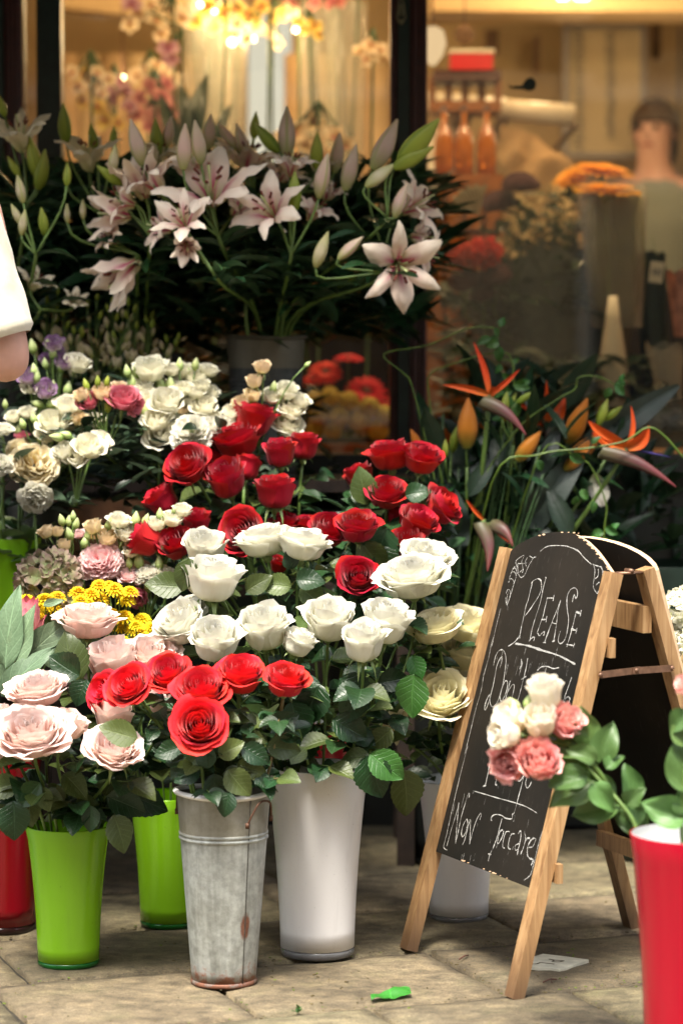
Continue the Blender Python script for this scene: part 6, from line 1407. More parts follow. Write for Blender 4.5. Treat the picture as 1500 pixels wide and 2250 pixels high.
# ------------------------------------------------------------------ lilies on the top step
bl1, bl2 = Bucket(40, 6.12, 1.2, .085, .07, .905), Bucket(330, 6.14, 1.2, .085, .07, .905)
bl3 = BK['metal2']
for B, lb in ((bl1, 'dark bucket of lilies on the top step at the left edge'), (bl2, 'dark bucket of lilies on the top step left of the galvanised one')):
    plastic_bucket('bucket', B, MT['p_black'], MT['p_black'], MT['p_black'], lb, group='black flower buckets')
GLi = 'lilies on the top step'
for lb, B, Y, jt, bl, bu in [
 ('open pink lily with dark stamens in the middle of the lilies', BK['metal2'], 5.66, (480, 520), [(462, 415, 205, 'lily_open', (-.1, .65, .75)), (530, 455, 120, 'lily_open', (.5, .3, .5), .08), (430, 365, 120, 'lily_open', (-.2, .2, 1), .1)], [(405, 322, 100, 3, 'pink'), (300, 312, 104, -14, 'pink'), (435, 312, 96, -8, 'pink')]),
 ('open white and pink lily facing down right', BK['metal2'], 5.64, (640, 560), [(592, 462, 165, 'lily_open', (-.35, .75, .45)), (690, 465, 110, 'lily_open', (.3, .2, .6), .1), (640, 365, 110, 'lily_open', (.1, .2, 1), .1)], [(648, 420, 86, 0, 'green'), (710, 386, 100, 12, 'pink')]),
 ('pair of low hanging lilies, one half open', BK['metal2'], 5.58, (470, 600), [(402, 482, 120, 'lily_open', (-.2, .8, .6)), (410, 542, 78, 'lily_half', (.05, .6, -.25)), (352, 500, 110, 'lily_open', (-.8, .3, .2), .06)], []),
 ('big open lily at the lower right of the lilies', bl3, 5.60, (850, 600), [(878, 585, 175, 'lily_open', (.15, .8, -.2)), (935, 560, 110, 'lily_open', (.9, .2, -.3), .06)], [(770, 545, 74, 48, 'pink'), (707, 548, 84, 20, 'cream')]),
 ('lily with pink striped petals against the window post', bl3, 5.74, (840, 560), [(915, 452, 150, 'lily_open', (.8, .35, .4)), (925, 520, 100, 'lily_open', (.9, .2, .0))], [(845, 318, 124, 26, 'pink'), (770, 368, 104, 14, 'pink')]),
 ('lily stem of large green buds at the right of the lilies', bl3, 5.64, (850, 480), [], [(920, 308, 128, 44, 'green'), (908, 346, 98, 62, 'green'), (836, 385, 84, 52, 'cream'), (880, 440, 80, 20, 'pink')]),
 ('lily stem with buds beside the warm window light', BK['metal2'], 5.80, (650, 440), [(720, 420, 90, 'lily_open', (.2, .3, .8), .05)], [(630, 290, 114, 0, 'pink'), (586, 302, 84, -40, 'green'), (696, 330, 80, 2, 'green')]),
 ('blurred pink lily at the back between two buds', BK['metal2'], 5.93, (560, 430), [(545, 345, 150, 'lily_open', (.2, .2, 1)), (620, 380, 110, 'lily_open', (.3, .2, .8)), (480, 350, 110, 'lily_pale', (-.2, .2, 1)), (700, 360, 90, 'lily_pale', (.2, .2, 1))], [(530, 310, 80, -15, 'pink'), (500, 300, 70, -35, 'pink'), (560, 275, 60, 5, 'green'), (460, 290, 80, 5, 'pink'), (740, 335, 90, 8, 'pink')]),
 ('pink lily with long side petals in the left middle', bl2, 5.68, (330, 520), [(335, 400, 150, 'lily_open', (-.6, .1, .8)), (268, 440, 130, 'lily_open', (-.9, .25, .3)), (300, 385, 120, 'lily_half', (-.4, .2, 1)), (240, 470, 110, 'lily_half', (-1, .3, .1))], [(250, 350, 66, 8, 'cream'), (240, 385, 68, -52, 'green')]),
 ('white lily in soft focus left of the centre', bl2, 5.88, (220, 470), [(195, 345, 140, 'lily_pale', (0, .3, .9)), (345, 335, 110, 'lily_pale', (.2, .2, 1))], [(148, 380, 52, 0, 'green'), (250, 300, 46, 5, 'green'), (143, 270, 86, -3, 'green'), (372, 290, 70, 10, 'pink'), (345, 300, 80, -5, 'green'), (205, 300, 60, -10, 'green')]),
 ('drooping white lily petals above the cream spikes', bl2, 5.70, (300, 560), [(262, 608, 130, 'lily_half', (-.75, .3, -.65)), (245, 522, 90, 'lily_open', (-.5, .4, .4))], [(183, 460, 44, 0, 'cream'), (148, 468, 42, 0, 'cream')]),
 ('pale lily at the top left corner of the lilies', bl1, 5.82, (60, 450), [(45, 300, 150, 'lily_pale', (-.1, .4, .9))], [(75, 345, 90, -10, 'green'), (92, 372, 90, 12, 'green'), (30, 365, 50, -30, 'green'), (4, 232, 50, -15, 'green')]),
 ('lily stem of green yellow buds beside the cream sleeve', bl1, 5.62, (80, 560), [], [(45, 415, 62, -12, 'cream'), (95, 486, 62, -6, 'green'), (52, 488, 58, 10, 'cream'), (36, 470, 50, -25, 'cream'), (148, 383, 50, 2, 'green')]),
 ('low white lily behind the cream sleeve', bl1, 5.76, (90, 680), [(78, 620, 90, 'lily_pale', (.3, .3, .6)), (165, 662, 62, 'lily_pale', (.2, .5, .5))], []),
]:
    spray('lily_stem', lb, 'lily', GLi, B, Y, blooms=bl, buds=bu, joint=jt, nleaf=16, lsize=.13, leafk='lily', srad=.0035, lrange=(0, .7), calyx=False)
foliage('lily_foliage', 'dark mass of long lily leaves and stems', [(0, 950, 400, 600, 5.95, 6.35), (0, 950, 430, 620, 6.05, 6.38), (150, 900, 560, 730, 5.95, 6.3), (0, 300, 560, 700, 6.0, 6.3), (0, 520, 600, 760, 6.2, 6.38), (0, 950, 400, 560, 6.3, 6.4), (670, 860, 640, 760, 6.2, 6.38)], ['lily'], 2300, .14, seed=9, upz=(-.3, 1.2))
foliage('back_foliage', 'dark leaves in deep shade in front of the shop sill', [(0, 670, 680, 1000, 6.2, 6.38), (200, 1500, 1000, 1300, 5.95, 6.3), (0, 860, 420, 700, 6.25, 6.38)], ['dark', 'lily'], 700, .11, seed=10)

# ------------------------------------------------------------------ strelitzias, orange lilies and twining twigs on the right
SO = .27
bs = Bucket(985, 5.95, .46, .10, .08); plastic_bucket('bucket', bs, MT['p_black'], MT['p_black'], MT['p_black'], 'black floor bucket of strelitzias in the shade behind the easel', group='black flower buckets')
def strelitzia(Y, root_px, beak, sepals, tongue, lab, stemr=.005):
    """beak: base and tip px; sepals: list of (tip px, width px)"""
    Y += SO; rim, foot = bs.ends(W(*root_px, Y)); root = thing('strelitzia', foot, lab, 'strelitzia', 'strelitzias'); c = W(*root_px, Y)
    part(root, 'stem', MB().tube(bez(c, c + (rim - c) * .3 + Vector((0, 0, -.02)), rim + Vector((0, 0, .08)), rim, 8) + [foot], stemr, 8).build('stem', MT['stem_dark'] if stemr < .005 else MT['stem']))
    a, b = W(*beak[0], Y), W(*beak[1], Y - .05); d = b - a; n = d.normalized(); s = n.cross(Vector((0, 1, 0))).normalized(); y = Vector((0, 1, 0))
    def fn(u, v):
        an = 2 * pi * u; R_ = .0135 * (sin(pi * min(1, .12 + .88 * v) ** .62)) ** .8 * (1.15 - .5 * v) + .0008
        return a + d * v + s * (cos(an) * R_ * 1.15 + .012 * sin(pi * v)) + y * sin(an) * R_ * .75
    part(root, 'beak', MB().grid(fn, 10, 14, wrap=True).build('beak', MT['bop_beak']))
    for (tx, ty), w_ in sepals:
        t = W(tx, ty, Y - random.uniform(-.03, .03)); dd = t - c; sd_ = dd.normalized().cross(Vector((0, 1, 0))).normalized(); W_ = PX(w_, Y) / 2; bw = random.uniform(-.012, .012)
        def fs(u, v, dd=dd, sd_=sd_, W_=W_, bw=bw):
            x = 2 * u - 1; ww = W_ * (sin(pi * min(1, .08 + .9 * v) ** .75)) ** .8
            return c + dd * v + sd_ * (x * ww + bw * sin(pi * v)) + Vector((0, -abs(x) * ww * .9, 0))
        part(root, 'sepal', MB().grid(fs, 4, 8).build('sepal', MT['strelitzia']))
    if tongue:
        t = W(*tongue, Y); part(root, 'tongue', MB().tube([c, c.lerp(t, .5), t], [.002, .003, .0008], 5).build('tongue', MT['strelitzia_blue']))
    return root
strelitzia(5.45, (1075, 868), ((1056, 880), (1155, 956)), [((1040, 752), 14), ((972, 845), 16), ((1140, 812), 12), ((1098, 855), 18)], None, 'strelitzia on the left with a grey green beak and a thin upright orange sepal', .0052)
strelitzia(5.62, (1202, 940), ((1205, 935), (1190, 1010)), [((1200, 835), 14), ((1240, 875), 30), ((1138, 888), 26), ((1165, 885), 14)], None, 'strelitzia in the middle with spread orange red sepals')
strelitzia(5.42, (1375, 985), ((1318, 992), (1484, 1070)), [((1385, 892), 12), ((1425, 935), 30), ((1292, 925), 30), ((1300, 950), 16)], (1470, 1004), 'strelitzia on the right with a long magenta beak')
strelitzia(5.40, (1062, 1142), ((1052, 1148), (1070, 1255)), [((1024, 1098), 9)], None, 'spent strelitzia with a dry drooping beak above the easel')
strelitzia(5.44, (1072, 1150), ((1072, 1152), (1126, 1200)), [((1125, 1196), 8)], None, 'small strelitzia spike touching the top of the chalkboard')
strelitzia(5.60, (985, 1110), ((975, 1120), (992, 1240)), [((990, 1075), 10)], None, 'pinkish strelitzia beak hanging behind the dark red roses')
GO = 'orange lily stems beside the strelitzias'
for lb, bl in [('orange lily bud standing upright left of the strelitzia beak', [(1026, 930, 112, 2, 'orange')]), ('orange lily bud tilted right between two strelitzias', [(1268, 925, 110, 22, 'orange')]), ('short deep orange bud low on the left', [(1062, 1043, 66, 5, 'orange')]),
  ('dull orange bud lying behind the middle strelitzia', [(1160, 980, 84, 40, 'orange'), (1120, 905, 50, 35, 'orange')]), ('orange bud lying behind the right strelitzia', [(1285, 982, 96, 50, 'orange'), (1265, 1010, 70, 50, 'orange')]),
  ('green and yellow lily buds left of the right strelitzia', [(1323, 904, 62, 22, 'green'), (1346, 908, 50, 52, 'green')]), ('green lily buds among the twigs above the middle', [(1152, 873, 44, 55, 'green'), (1108, 890, 60, 10, 'green'), (1125, 880, 40, 25, 'green')]), ('faint orange bud behind the high dark red pair', [(912, 965, 50, -25, 'orange'), (945, 990, 40, 0, 'green')]), ('green bud in shade left of the upright orange one', [(998, 965, 60, 10, 'green'), (978, 985, 40, 0, 'green')])]:
    spray('orange_lily_stem', lb, 'lily', GO, bs, 5.80, buds=[(a, b, c, d, e, random.uniform(-.05, .05)) for a, b, c, d, e in bl], nleaf=7, lsize=.12, leafk='lily', srad=.0028, jd=.10, lrange=(0, .8))
def twig(Y, pts, leaves, lab, mat='stem_lime', r=.0017):
    Y += SO; P = [W(x, y, Y) for x, y in pts]; rim, foot = bs.ends(P[0]); root = thing('twining_twig', foot, lab, 'twig', 'green twining twigs')
    part(root, 'stem', MB().tube([foot] + catmull([rim] + P, 5), r, 6).build('stem', MT[mat]))
    for (x, y, dx, dy, L) in leaves: put_leaf(root, 'small', W(x, y, Y), Vector((dx, random.uniform(-.3, .3), -dy)), Vector((0, -1, .3)) + rv(.4), PX(L, Y))
    return root
twig(5.50, [(960, 1120), (942, 1000), (905, 850), (886, 820), (843, 778), (940, 758), (1025, 722), (1085, 720)], [(1085, 720, .5, .9, 30), (1085, 735, 0, 1, 34), (1095, 750, -.6, .3, 34), (1098, 720, .3, -1, 28), (1095, 760, .1, 1, 38), (1080, 745, -.8, .2, 36)], 'lime green twig bent to a sharp corner in front of the window post')
twig(5.52, [(975, 1120), (960, 1000), (942, 870), (945, 822), (1000, 798), (1060, 780), (1110, 775), (1125, 800), (1128, 850)], [(1126, 845, .9, .1, 40), (1126, 860, -.9, .1, 36), (1120, 870, -.3, .9, 40), (1125, 835, -.7, -.3, 30), (1115, 880, .5, .8, 34), (1128, 800, .3, -.5, 20), (1105, 860, -.8, .5, 30), (1130, 880, .2, .9, 40), (1100, 800, -.4, .8, 26), (1140, 845, .8, -.4, 26)], 'lime green twig arching right to a tuft of small leaves')
twig(5.50, [(1040, 1120), (1130, 950), (1220, 880), (1262, 855), (1270, 830), (1310, 827), (1350, 845)], [(1350, 845, .5, .5, 34), (1350, 845, .9, -.3, 30), (1340, 850, -.3, .8, 30), (1362, 840, .2, -.8, 22)], 'thin twig rising to a hook on the right')
twig(5.38, [(1080, 1060), (1180, 1000), (1290, 985), (1370, 970), (1420, 940), (1455, 955), (1500, 1005), (1520, 1030)], [(1250, 1000, .8, .3, 40), (1180, 1010, .3, .6, 30), (1300, 975, .4, -.5, 26)], 'long green twig sweeping across to the right edge', r=.0023)
twig(5.40, [(1180, 1010), (1270, 1010), (1300, 1030), (1330, 1105), (1328, 1150), (1325, 1190)], [(1328, 1160, .8, .3, 34), (1326, 1170, -.9, .2, 34), (1322, 1185, -.5, .7, 30), (1330, 1180, .6, .8, 32), (1290, 1080, -.3, .8, 30), (1275, 1075, .6, .8, 30), (1268, 1090, -.3, .8, 26), (1300, 1100, .2, .9, 30), (1340, 1165, .6, -.6, 26)], 'curling tendril hanging in front of a pale petal above the easel')
twig(5.55, [(1060, 1100), (1085, 1000), (1108, 930), (1105, 870), (1130, 800), (1090, 790)], [(1100, 960, .8, -.3, 26), (1100, 990, -.8, .3, 26), (1110, 940, .7, .5, 26), (1104, 920, -.8, 0, 26), (1108, 1000, .5, .6, 26), (1100, 900, .8, .3, 30)], 'bushy thin twig between the left strelitzia and the buds')
br = spray('strelitzia_leaf', 'broad dark strelitzia leaf slanting up to the right edge', 'leaf', None, bs, 5.5, buds=[], blooms=[], nleaf=0, joint=(1180, 1140)) if False else None
def big_leaf(a, b, w_, Y, lab, mat='leaf_dark2', Y2=None):
    Y += SO + .03; A, B2 = W(*a, Y), W(*b, Y); root = thing('strelitzia_leaf', A, lab, 'leaf', 'broad strelitzia leaves'); d = B2 - A; s = d.normalized().cross(Vector((0, 1, 0))).normalized()
    def fn(u, v):
        x = 2 * u - 1; ww = PX(w_, Y) / 2 * (sin(pi * min(1, .1 + .88 * v) ** .8)) ** .7
        return A + d * v + s * x * ww + Vector((0, -abs(x) * ww * .6 + .01 * sin(9 * v), 0))
    part(root, 'blade', MB().grid(fn, 6, 18).build('blade', MT[mat]))
    rim, foot = bs.ends(A); part(root, 'stalk', MB().tube([A + d * .05, A.lerp(rim, .5), rim, foot], .005, 6).build('stalk', MT['stem_dark']))
MT['leaf_dark2'] = leaf_mat('strelitzia_leaf_skin', (.014, .028, .021), (.03, .045, .035), .5, .1, vstr=.25, nv=26.)
big_leaf((1120, 1200), (1300, 960), 70, 5.5, 'broad dark grey green leaf slanting behind the easel top')
big_leaf((1290, 975), (1492, 846), 62, 5.6, 'broad dark leaf pointing to the right edge above the strelitzia')
big_leaf((1010, 1200), (985, 1060), 60, 5.45, 'upright grey green leaf right of the outermost dark red rose')
big_leaf((1170, 1060), (1230, 935), 44, 5.5, 'narrow green leaf under the middle strelitzia')
big_leaf((1180, 1180), (1290, 1120), 44, 5.6, 'low shaded leaf above the chalkboard arch')
MT['callapetal'] = petal_mat('white_folded_petal', (.4, .45, .2), (.48, .48, .40), (.52, .50, .44), .6, .1)
for (a, b, w_, Y, lb) in [((1305, 1040), (1322, 1112), 44, 5.8, 'white folded petal caught in the tendril'), ((1140, 956), (1200, 938), 22, 5.9, 'pale folded petal below the middle strelitzia')]:
    A, B2 = W(*a, Y), W(*b, Y); d = B2 - A; s = d.normalized().cross(Vector((0, 1, 0))).normalized()
    def fn(u, v):
        x = 2 * u - 1; return A + d * v + s * x * PX(w_, Y) / 2 * (sin(pi * min(1, v * .96 + .02)) ** .7) * (1 + .2 * noise.noise(Vector((v * 6, u * 3, 0)))) + Vector((0, -.012 * abs(x) + .008 * sin(6 * v), 0))
    o = link('petal', MB().grid(fn, 6, 8).build('petal', MT['callapetal'])); tag(o, lb, 'petal', 'loose white petals')
foliage('twig_foliage', 'dark grassy stems and leaves around the strelitzias', [(950, 1260, 960, 1300, 5.75, 6.05), (1050, 1250, 860, 1000, 5.85, 6.1), (950, 1420, 1000, 1250, 5.9, 6.15)], ['lily', 'dark'], 330, .13, seed=14, upz=(.6, 2.5))
mb = MB(); rs = random.Random(15)
for k in range(46):
    x0 = rs.uniform(960, 1120); x1 = x0 + (x0 - 985) * rs.uniform(.3, 1.4); y1 = rs.uniform(900, 1080); Y = rs.uniform(5.75, 6.0)
    mb.tube(bez(W(x0 * .5 + 985 * .5, 1500, Y), W(x0, 1300, Y), W(x0 * .6 + x1 * .4, 1180, Y), W(x1, y1, Y), 7), rs.uniform(.0015, .003), 5)
tag(link('flower_stalks', mb.build('flower_stalks', MT['stem_dark'])), 'bundle of dark green stalks rising behind the chalkboard', kind='stuff')
# lily and rose stalks inside the buckets' mouths

# ================================================================== INSIDE THE WINDOW
random.seed(33)
MT['amber'] = tinted('amber_glass', (.55, .17, .015), .35); MT['orange_wood'] = plain('orange_brown_wood', (.26, .09, .02), .4, 30, .25)
MT['paper_grey'] = leaf_mat('grey_wrapping_paper', (.13, .15, .125), (.13, .15, .125), .55, .2, veins=False, lo=.95, hi=1.05); MT['paper_tan'] = plain('kraft_paper', (.45, .30, .16), .8, 20, .15)
MT['red_box'] = plain('red_lacquered_box', (.62, .02, .03), .35); MT['white_ware'] = plain('white_ceramic', (.75, .70, .60), .3)
MT['poster'] = plain('pale_notice_paper', (.62, .50, .32), .7); MT['poster_line'] = plain('blue_grey_print', (.16, .16, .18), .7); MT['terracotta'] = plain('warm_pot_glaze', (.30, .20, .12), .5, 20, .2)
def clear_mat(name, c, a):
    t = NT(name); m = t.add("MixShader", {0: a, 1: t.add("BsdfTransparent", {'Color': c4(c)}).outputs[0], 2: t.bsdf((.75, .72, .65), .15, 0, False)}); t.t.links.new(m.outputs[0], t.out.inputs[0]); return t.m
MT['cellophane'] = clear_mat('cellophane', (.95, .95, .95), .30); MT['vase_glass'] = clear_mat('clear_vase_glass', (.9, .92, .9), .22)
def emis(name, c, s):
    t = NT(name); e = t.add("Emission", {'Color': c4(c), 'Strength': s}); t.t.links.new(e.outputs[0], t.out.inputs[0]); return t.m
MT['bulb'] = emis('warm_bulb', (1, .66, .30), 11)
def lamp_point(loc, e, r=.03, c=(1, .66, .34)):
    d = bpy.data.lights.new('shop_lamp_light', 'POINT'); d.energy = e * (.30 if r > .04 else .16); d.color = c; d.shadow_soft_size = r; o = bpy.data.objects.new('shop_lamp_light', d); COL.objects.link(o); o.location = loc
def bulb(x, y, Y, w, lab, e=4, name='light_bulb'):
    p = W(x, y, Y); r = PX(w, Y) / 2; root = thing(name, p, lab, 'lamp', 'warm lamps inside the shop')
    part(root, 'globe', MB().lathe([(.001, -r), (r * .6, -r * .8), (r, -r * .2), (r * .9, r * .5), (r * .4, r * 1.1), (.001, r * 1.2)], 14, c=p).build('globe', MT['bulb']))
    part(root, 'socket', MB().lathe([(r * .5, r * 1.0), (r * .5, r * 2.2), (.001, r * 2.3)], 10, c=p).build('socket', MT['frame_brown']))
    part(root, 'cable', MB().tube([p + Vector((0, 0, r * 2.2)), Vector((p.x, p.y, 2.97))], .002, 4).build('cable', MT['frame_brown']))
    lamp_point(p + Vector((0, -r * 2.2, 0)), e)
bulb(510, 93, 7.6, 16, 'bright warm bulb below the pale orchid sprays', 10); bulb(556, 86, 7.9, 11, 'small warm bulb right of the brightest one', 5); bulb(472, 22, 7.7, 14, 'warm bulb near the top among orchids', 9); bulb(441, 10, 7.8, 11, 'warm bulb at the top edge left of its neighbour', 6)
bulb(650, 66, 7.6, 12, 'warm bulb beside the small yellow orchid', 7); bulb(270, 170, 8.2, 8, 'faint small bulb deep in the room on the left', 3)
for x, w_, lb in ((1236, 22, 'smaller left one of the twin ceiling spots at the top right'), (1278, 30, 'larger right one of the twin ceiling spots at the top right')):
    p = W(x, -2, 8.4); r = PX(w_, 8.4) / 2; root = thing('ceiling_spot', p, lb, 'lamp', 'warm lamps inside the shop')
    part(root, 'lens', MB().lathe([(.001, 0), (r, .0), (r * .9, .02), (.001, .02)], 16, c=p).build('lens', MT['bulb'])); part(root, 'housing', MB().lathe([(r * 1.1, .001), (r * 1.15, .05), (.001, .06)], 16, c=p + Vector((0, 0, .012))).build('housing', MT['white_ware']))
    lamp_point(p + Vector((0, -.05, -.06)), 9)
lamp_point((-.9, 8.2, 2.75), 11, .12); lamp_point((.6, 7.9, 2.75), 22, .12); lamp_point((1.1, 8.4, 2.1), 8, .12); lamp_point((-.3, 8.9, 2.6), 14, .12)  # unseen room lights added to brighten the interior
for x_, lb_ in ((-.75, 'left'), (.0, 'middle'), (.78, 'right')):  # added spots that brighten the flowers behind the glass
    root = thing('track_spot', (x_, 6.9, 2.52), 'warm spot lamp above the window display, ' + lb_ + ' one', 'lamp', 'spot lamps above the window display')
    part(root, 'housing', MB().lathe([(.001, .16), (.045, .15), (.05, .02), (.035, .02)], 16, c=(x_, 6.9, 2.5)).build('housing', MT['frame_brown'])); part(root, 'lens', MB().lathe([(.001, .03), (.034, .03)], 16, c=(x_, 6.9, 2.5)).build('lens', MT['bulb']))
    lamp_point((x_, 6.88, 2.44), 38 if lb_ == 'right' else 13, .05)
for x, y, e_ in ((-.9, 8.2, 0), (.6, 7.9, 0), (-.3, 8.9, 0)):  # shades added above the unseen room lights
    root = thing('ceiling_lamp', (x, y, 2.9), {-.9: 'round ceiling lamp on the left inside the shop', .6: 'round ceiling lamp on the right inside the shop', -.3: 'round ceiling lamp at the back inside the shop'}[x], 'lamp', 'ceiling lamps inside the shop')
    part(root, 'shade', MB().lathe([(.001, -.03), (.12, -.02), (.15, .03), (.15, .07)], 20, c=(x, y, 2.9)).build('shade', MT['white_ware']))
class Pot(Bucket): pass
def inner_pot(px, Y, label, mat='terracotta', r=.07, h=.13, z0=.94, group='pots in the shop window'):
    x = W(px, 600, Y).x; B = Pot(px, Y, z0 + h, r, r * .75, z0); root = thing('plant_pot', (x, Y, z0), label, 'pot', group)
    part(root, 'wall', MB().lathe([(.001, 0), (r * .75, 0), (r, h * .85), (r * 1.06, h * .86), (r * 1.06, h), (r * .94, h), (r * .9, h * .8), (.001, h * .78)], 24, c=(x, Y, z0)).build('wall', MT[mat])); return B
GOr = 'orchids inside the shop window'
oj = 0
for (ppx, Y, kind, items, lb, arch) in [
 (230, 7.5, 'yellow', [(185, 165, 46), (205, 195, 44), (180, 220, 40), (215, 235, 46), (230, 265, 50), (260, 270, 44)], 'yellow orchid at the left behind the mullion', (200, 120)),
 (330, 7.4, 'pink', [(330, 190, 46), (355, 215, 50), (310, 215, 44), (345, 250, 50), (370, 265, 46), (330, 275, 44), (365, 185, 40)], 'rose pink orchid in the middle of the left pane', (340, 150)),
 (270, 7.6, 'mauve', [(275, 200, 46), (250, 215, 40), (285, 235, 44), (235, 190, 40), (265, 180, 36)], 'mauve orchid between the yellow and the pink one', (250, 140)),
 (350, 7.9, 'cream', [(320, 150, 50), (345, 145, 48), (360, 165, 46), (300, 165, 44), (380, 170, 40)], 'cream orchid behind the pink one', (330, 110)),
 (430, 7.5, 'cream', [(305, 30, 54), (345, 45, 58), (375, 20, 56), (330, 10, 50), (400, 40, 50), (285, 55, 44), (355, 75, 44)], 'pale orchid spray at the top left of the pane', (380, -10)),
 (420, 7.4, 'mauve', [(370, 105, 56), (375, 125, 50), (290, 10, 50)], 'single hanging mauve orchid bloom below the pale spray', (400, 60)),
 (470, 7.6, 'yellow', [(430, 45, 48), (455, 15, 50), (490, 30, 46), (520, 20, 50), (500, 80, 34), (545, 35, 44), (470, 60, 36)], 'golden orchid spray lit by the bulbs', (500, -20)),
 (560, 7.6, 'yellow', [(600, 40, 36), (620, 30, 40), (575, 15, 44), (560, 45, 36)], 'golden orchid right of the lit spray', (600, -20)),
 (685, 7.5, 'yellow', [(670, 62, 40), (690, 55, 42), (655, 45, 34), (700, 75, 34)], 'small yellow orchid on a dark stem by the bright doorway', (680, 20)),
 (250, 7.5, 'cream', [(160, 160, 40), (195, 175, 40), (175, 190, 38), (215, 160, 40), (240, 175, 42), (225, 205, 38)], 'soft blurred orchid left of the yellow one', (200, 110)),
 (390, 7.55, 'pink', [(300, 250, 44), (325, 240, 46), (350, 285, 44), (380, 240, 44), (385, 285, 40), (365, 225, 44)], 'second rose pink orchid, just above the lily buds', (350, 200)),
 (640, 7.6, 'cream', [(560, 60, 44), (590, 75, 40), (540, 85, 40), (520, 55, 44), (610, 95, 36), (640, 25, 44)], 'cream orchid spray across the bright doorway', (590, 0)),
 (600, 7.7, 'pink', [(590, 5, 40), (640, 8, 44), (690, 5, 44), (730, 8, 40), (745, 2, 36)], 'dark pink orchid row along the top edge', (660, -20)),
 (800, 7.4, 'cream', [(790, 115, 44), (815, 100, 48), (835, 110, 44), (840, 130, 36), (805, 130, 40)], 'pale yellow orchid left of the window post', (820, 60)),
 (720, 7.2, 'cream', [(650, 290, 56), (690, 270, 60), (735, 300, 60), (700, 315, 56), (760, 320, 50), (670, 320, 50), (620, 300, 46), (715, 340, 50)], 'glowing cream orchids low beside the lily buds', (700, 220))]:
    B = inner_pot(ppx, Y + .0 if Y < 7.35 else 7.2, 'pot of the ' + lb, ['terracotta', 'white_ware', 'p_slate'][oj % 3]); oj += 1
    spray('orchid', lb, 'orchid', GOr, B, Y, blooms=[(x, y, w, 'orchid_' + kind, (random.uniform(-.4, .4), 1, random.uniform(-.1, .3)), random.uniform(-.06, .06)) for x, y, w in items], joint=arch, nleaf=0, srad=.0035, stemmat='stem_dark', calyx=False)
    r_ = COL.objects[-1]
for (x, y, L, dx) in [(420, 300, 190, .1), (430, 300, 170, -.25), (400, 310, 150, -.5), (520, 260, 120, .6), (500, 270, 110, .3), (730, 300, 130, .2), (740, 300, 120, -.3), (470, 300, 160, .25)]:
    pass
lv = thing('orchid_leaves', W(425, 380, 7.1), 'long dark orchid leaves standing between orchids and lilies', 'plant')
for (x, y, L, dx) in [(420, 330, 190, .1), (430, 330, 170, -.25), (400, 330, 150, -.5), (470, 330, 120, .25)]:
    put_leaf(lv, 'lily', W(x, y, 7.1), (dx, 0, 1), (0, -1, 0), PX(L, 7.1))
# tall glass vases and stems
for k, (x, lb) in enumerate(((500, 'tall clear vase with bare stems left of the bright doorway'), (700, 'tall clear vase with bare stems right of the bright doorway'), (760, 'tall clear vase near the window post'), (450, 'tall clear vase behind the golden orchids'))):
    root = thing('glass_vase', (W(x, 600, 7.9).x, 7.9, 1.45), lb, 'vase', 'tall clear vases'); c = root.location
    part(root, 'glass', MB().lathe([(.001, 0), (.05, 0), (.06, .6), (.065, .85)], 20, c=c).build('glass', MT['vase_glass']))
    for q in range(5):
        a = random.uniform(0, 6); part(root, 'stem', MB().tube([c + Vector((cos(a) * .03, sin(a) * .03, .02)), c + Vector((cos(a + 2) * .05, sin(a + 2) * .05, 1.0))], .004, 5).build('stem', MT['stem_dark']))
sh = thing('shelf', (-.2, 8.0, .42), 'tall shelf unit standing deep inside on the left', 'shelf')
part(sh, 'board', MB().box((-.55, 8.0, 1.43), (2.0, .35, .03)).build('board', MT['shelf_wood'], False))
for x in (-1.5, -.55, .4): part(sh, 'upright', MB().box((x, 8.0, .92), (.04, .33, .98)).build('upright', MT['shelf_wood'], False))
MT['sheet_tan'] = plain('tan_wrapping_sheet', (.50, .36, .20), .6, 6, .2)
for k, x in enumerate((150, 195, 250, 300, 420, 480, 655, 720, 790, 830)):
    p = W(x, 160, 9.3); root = thing('paper_roll', (p.x, 9.3, .42), ['leftmost', 'second from the left', 'third from the left', 'fourth from the left', 'left of the golden orchids', 'behind the golden orchids', 'just right of the bright doorway', 'second right of the bright doorway', 'behind the pale yellow orchid', 'nearest the window post'][k] + ' of the tan paper rolls at the back wall', 'paper roll', 'rolls of wrapping paper at the back wall')
    part(root, 'roll', MB().lathe([(.001, 0), (.05, 0), (.05, 1.9), (.001, 1.9)], 14, c=root.location).build('roll', MT['sheet_tan'] if k % 2 else MT['paper_tan']))
# bright back doorway
MT['daylight_door'] = emis('daylit_frosted_glass', (1, .88, .70), .30)
dr_ = thing('doorway', W(592, 300, 9.85), 'bright frosted door glowing at the back of the shop', 'door'); p0, p1 = W(545, 300, 9.85), W(640, 30, 9.85)
part(dr_, 'panel', MB().box(((p0.x + p1.x) / 2, 9.88, (p0.z + p1.z) / 2 - .35), (p1.x - p0.x, .02, p1.z - p0.z + .7)).build('panel', MT['daylight_door'], False))
for x in (p0.x - .03, p1.x + .03): part(dr_, 'jamb', MB().box((x, 9.86, (p0.z + p1.z) / 2 - .35), (.05, .06, p1.z - p0.z + .8)).build('jamb', MT['shop_ceil'], False))
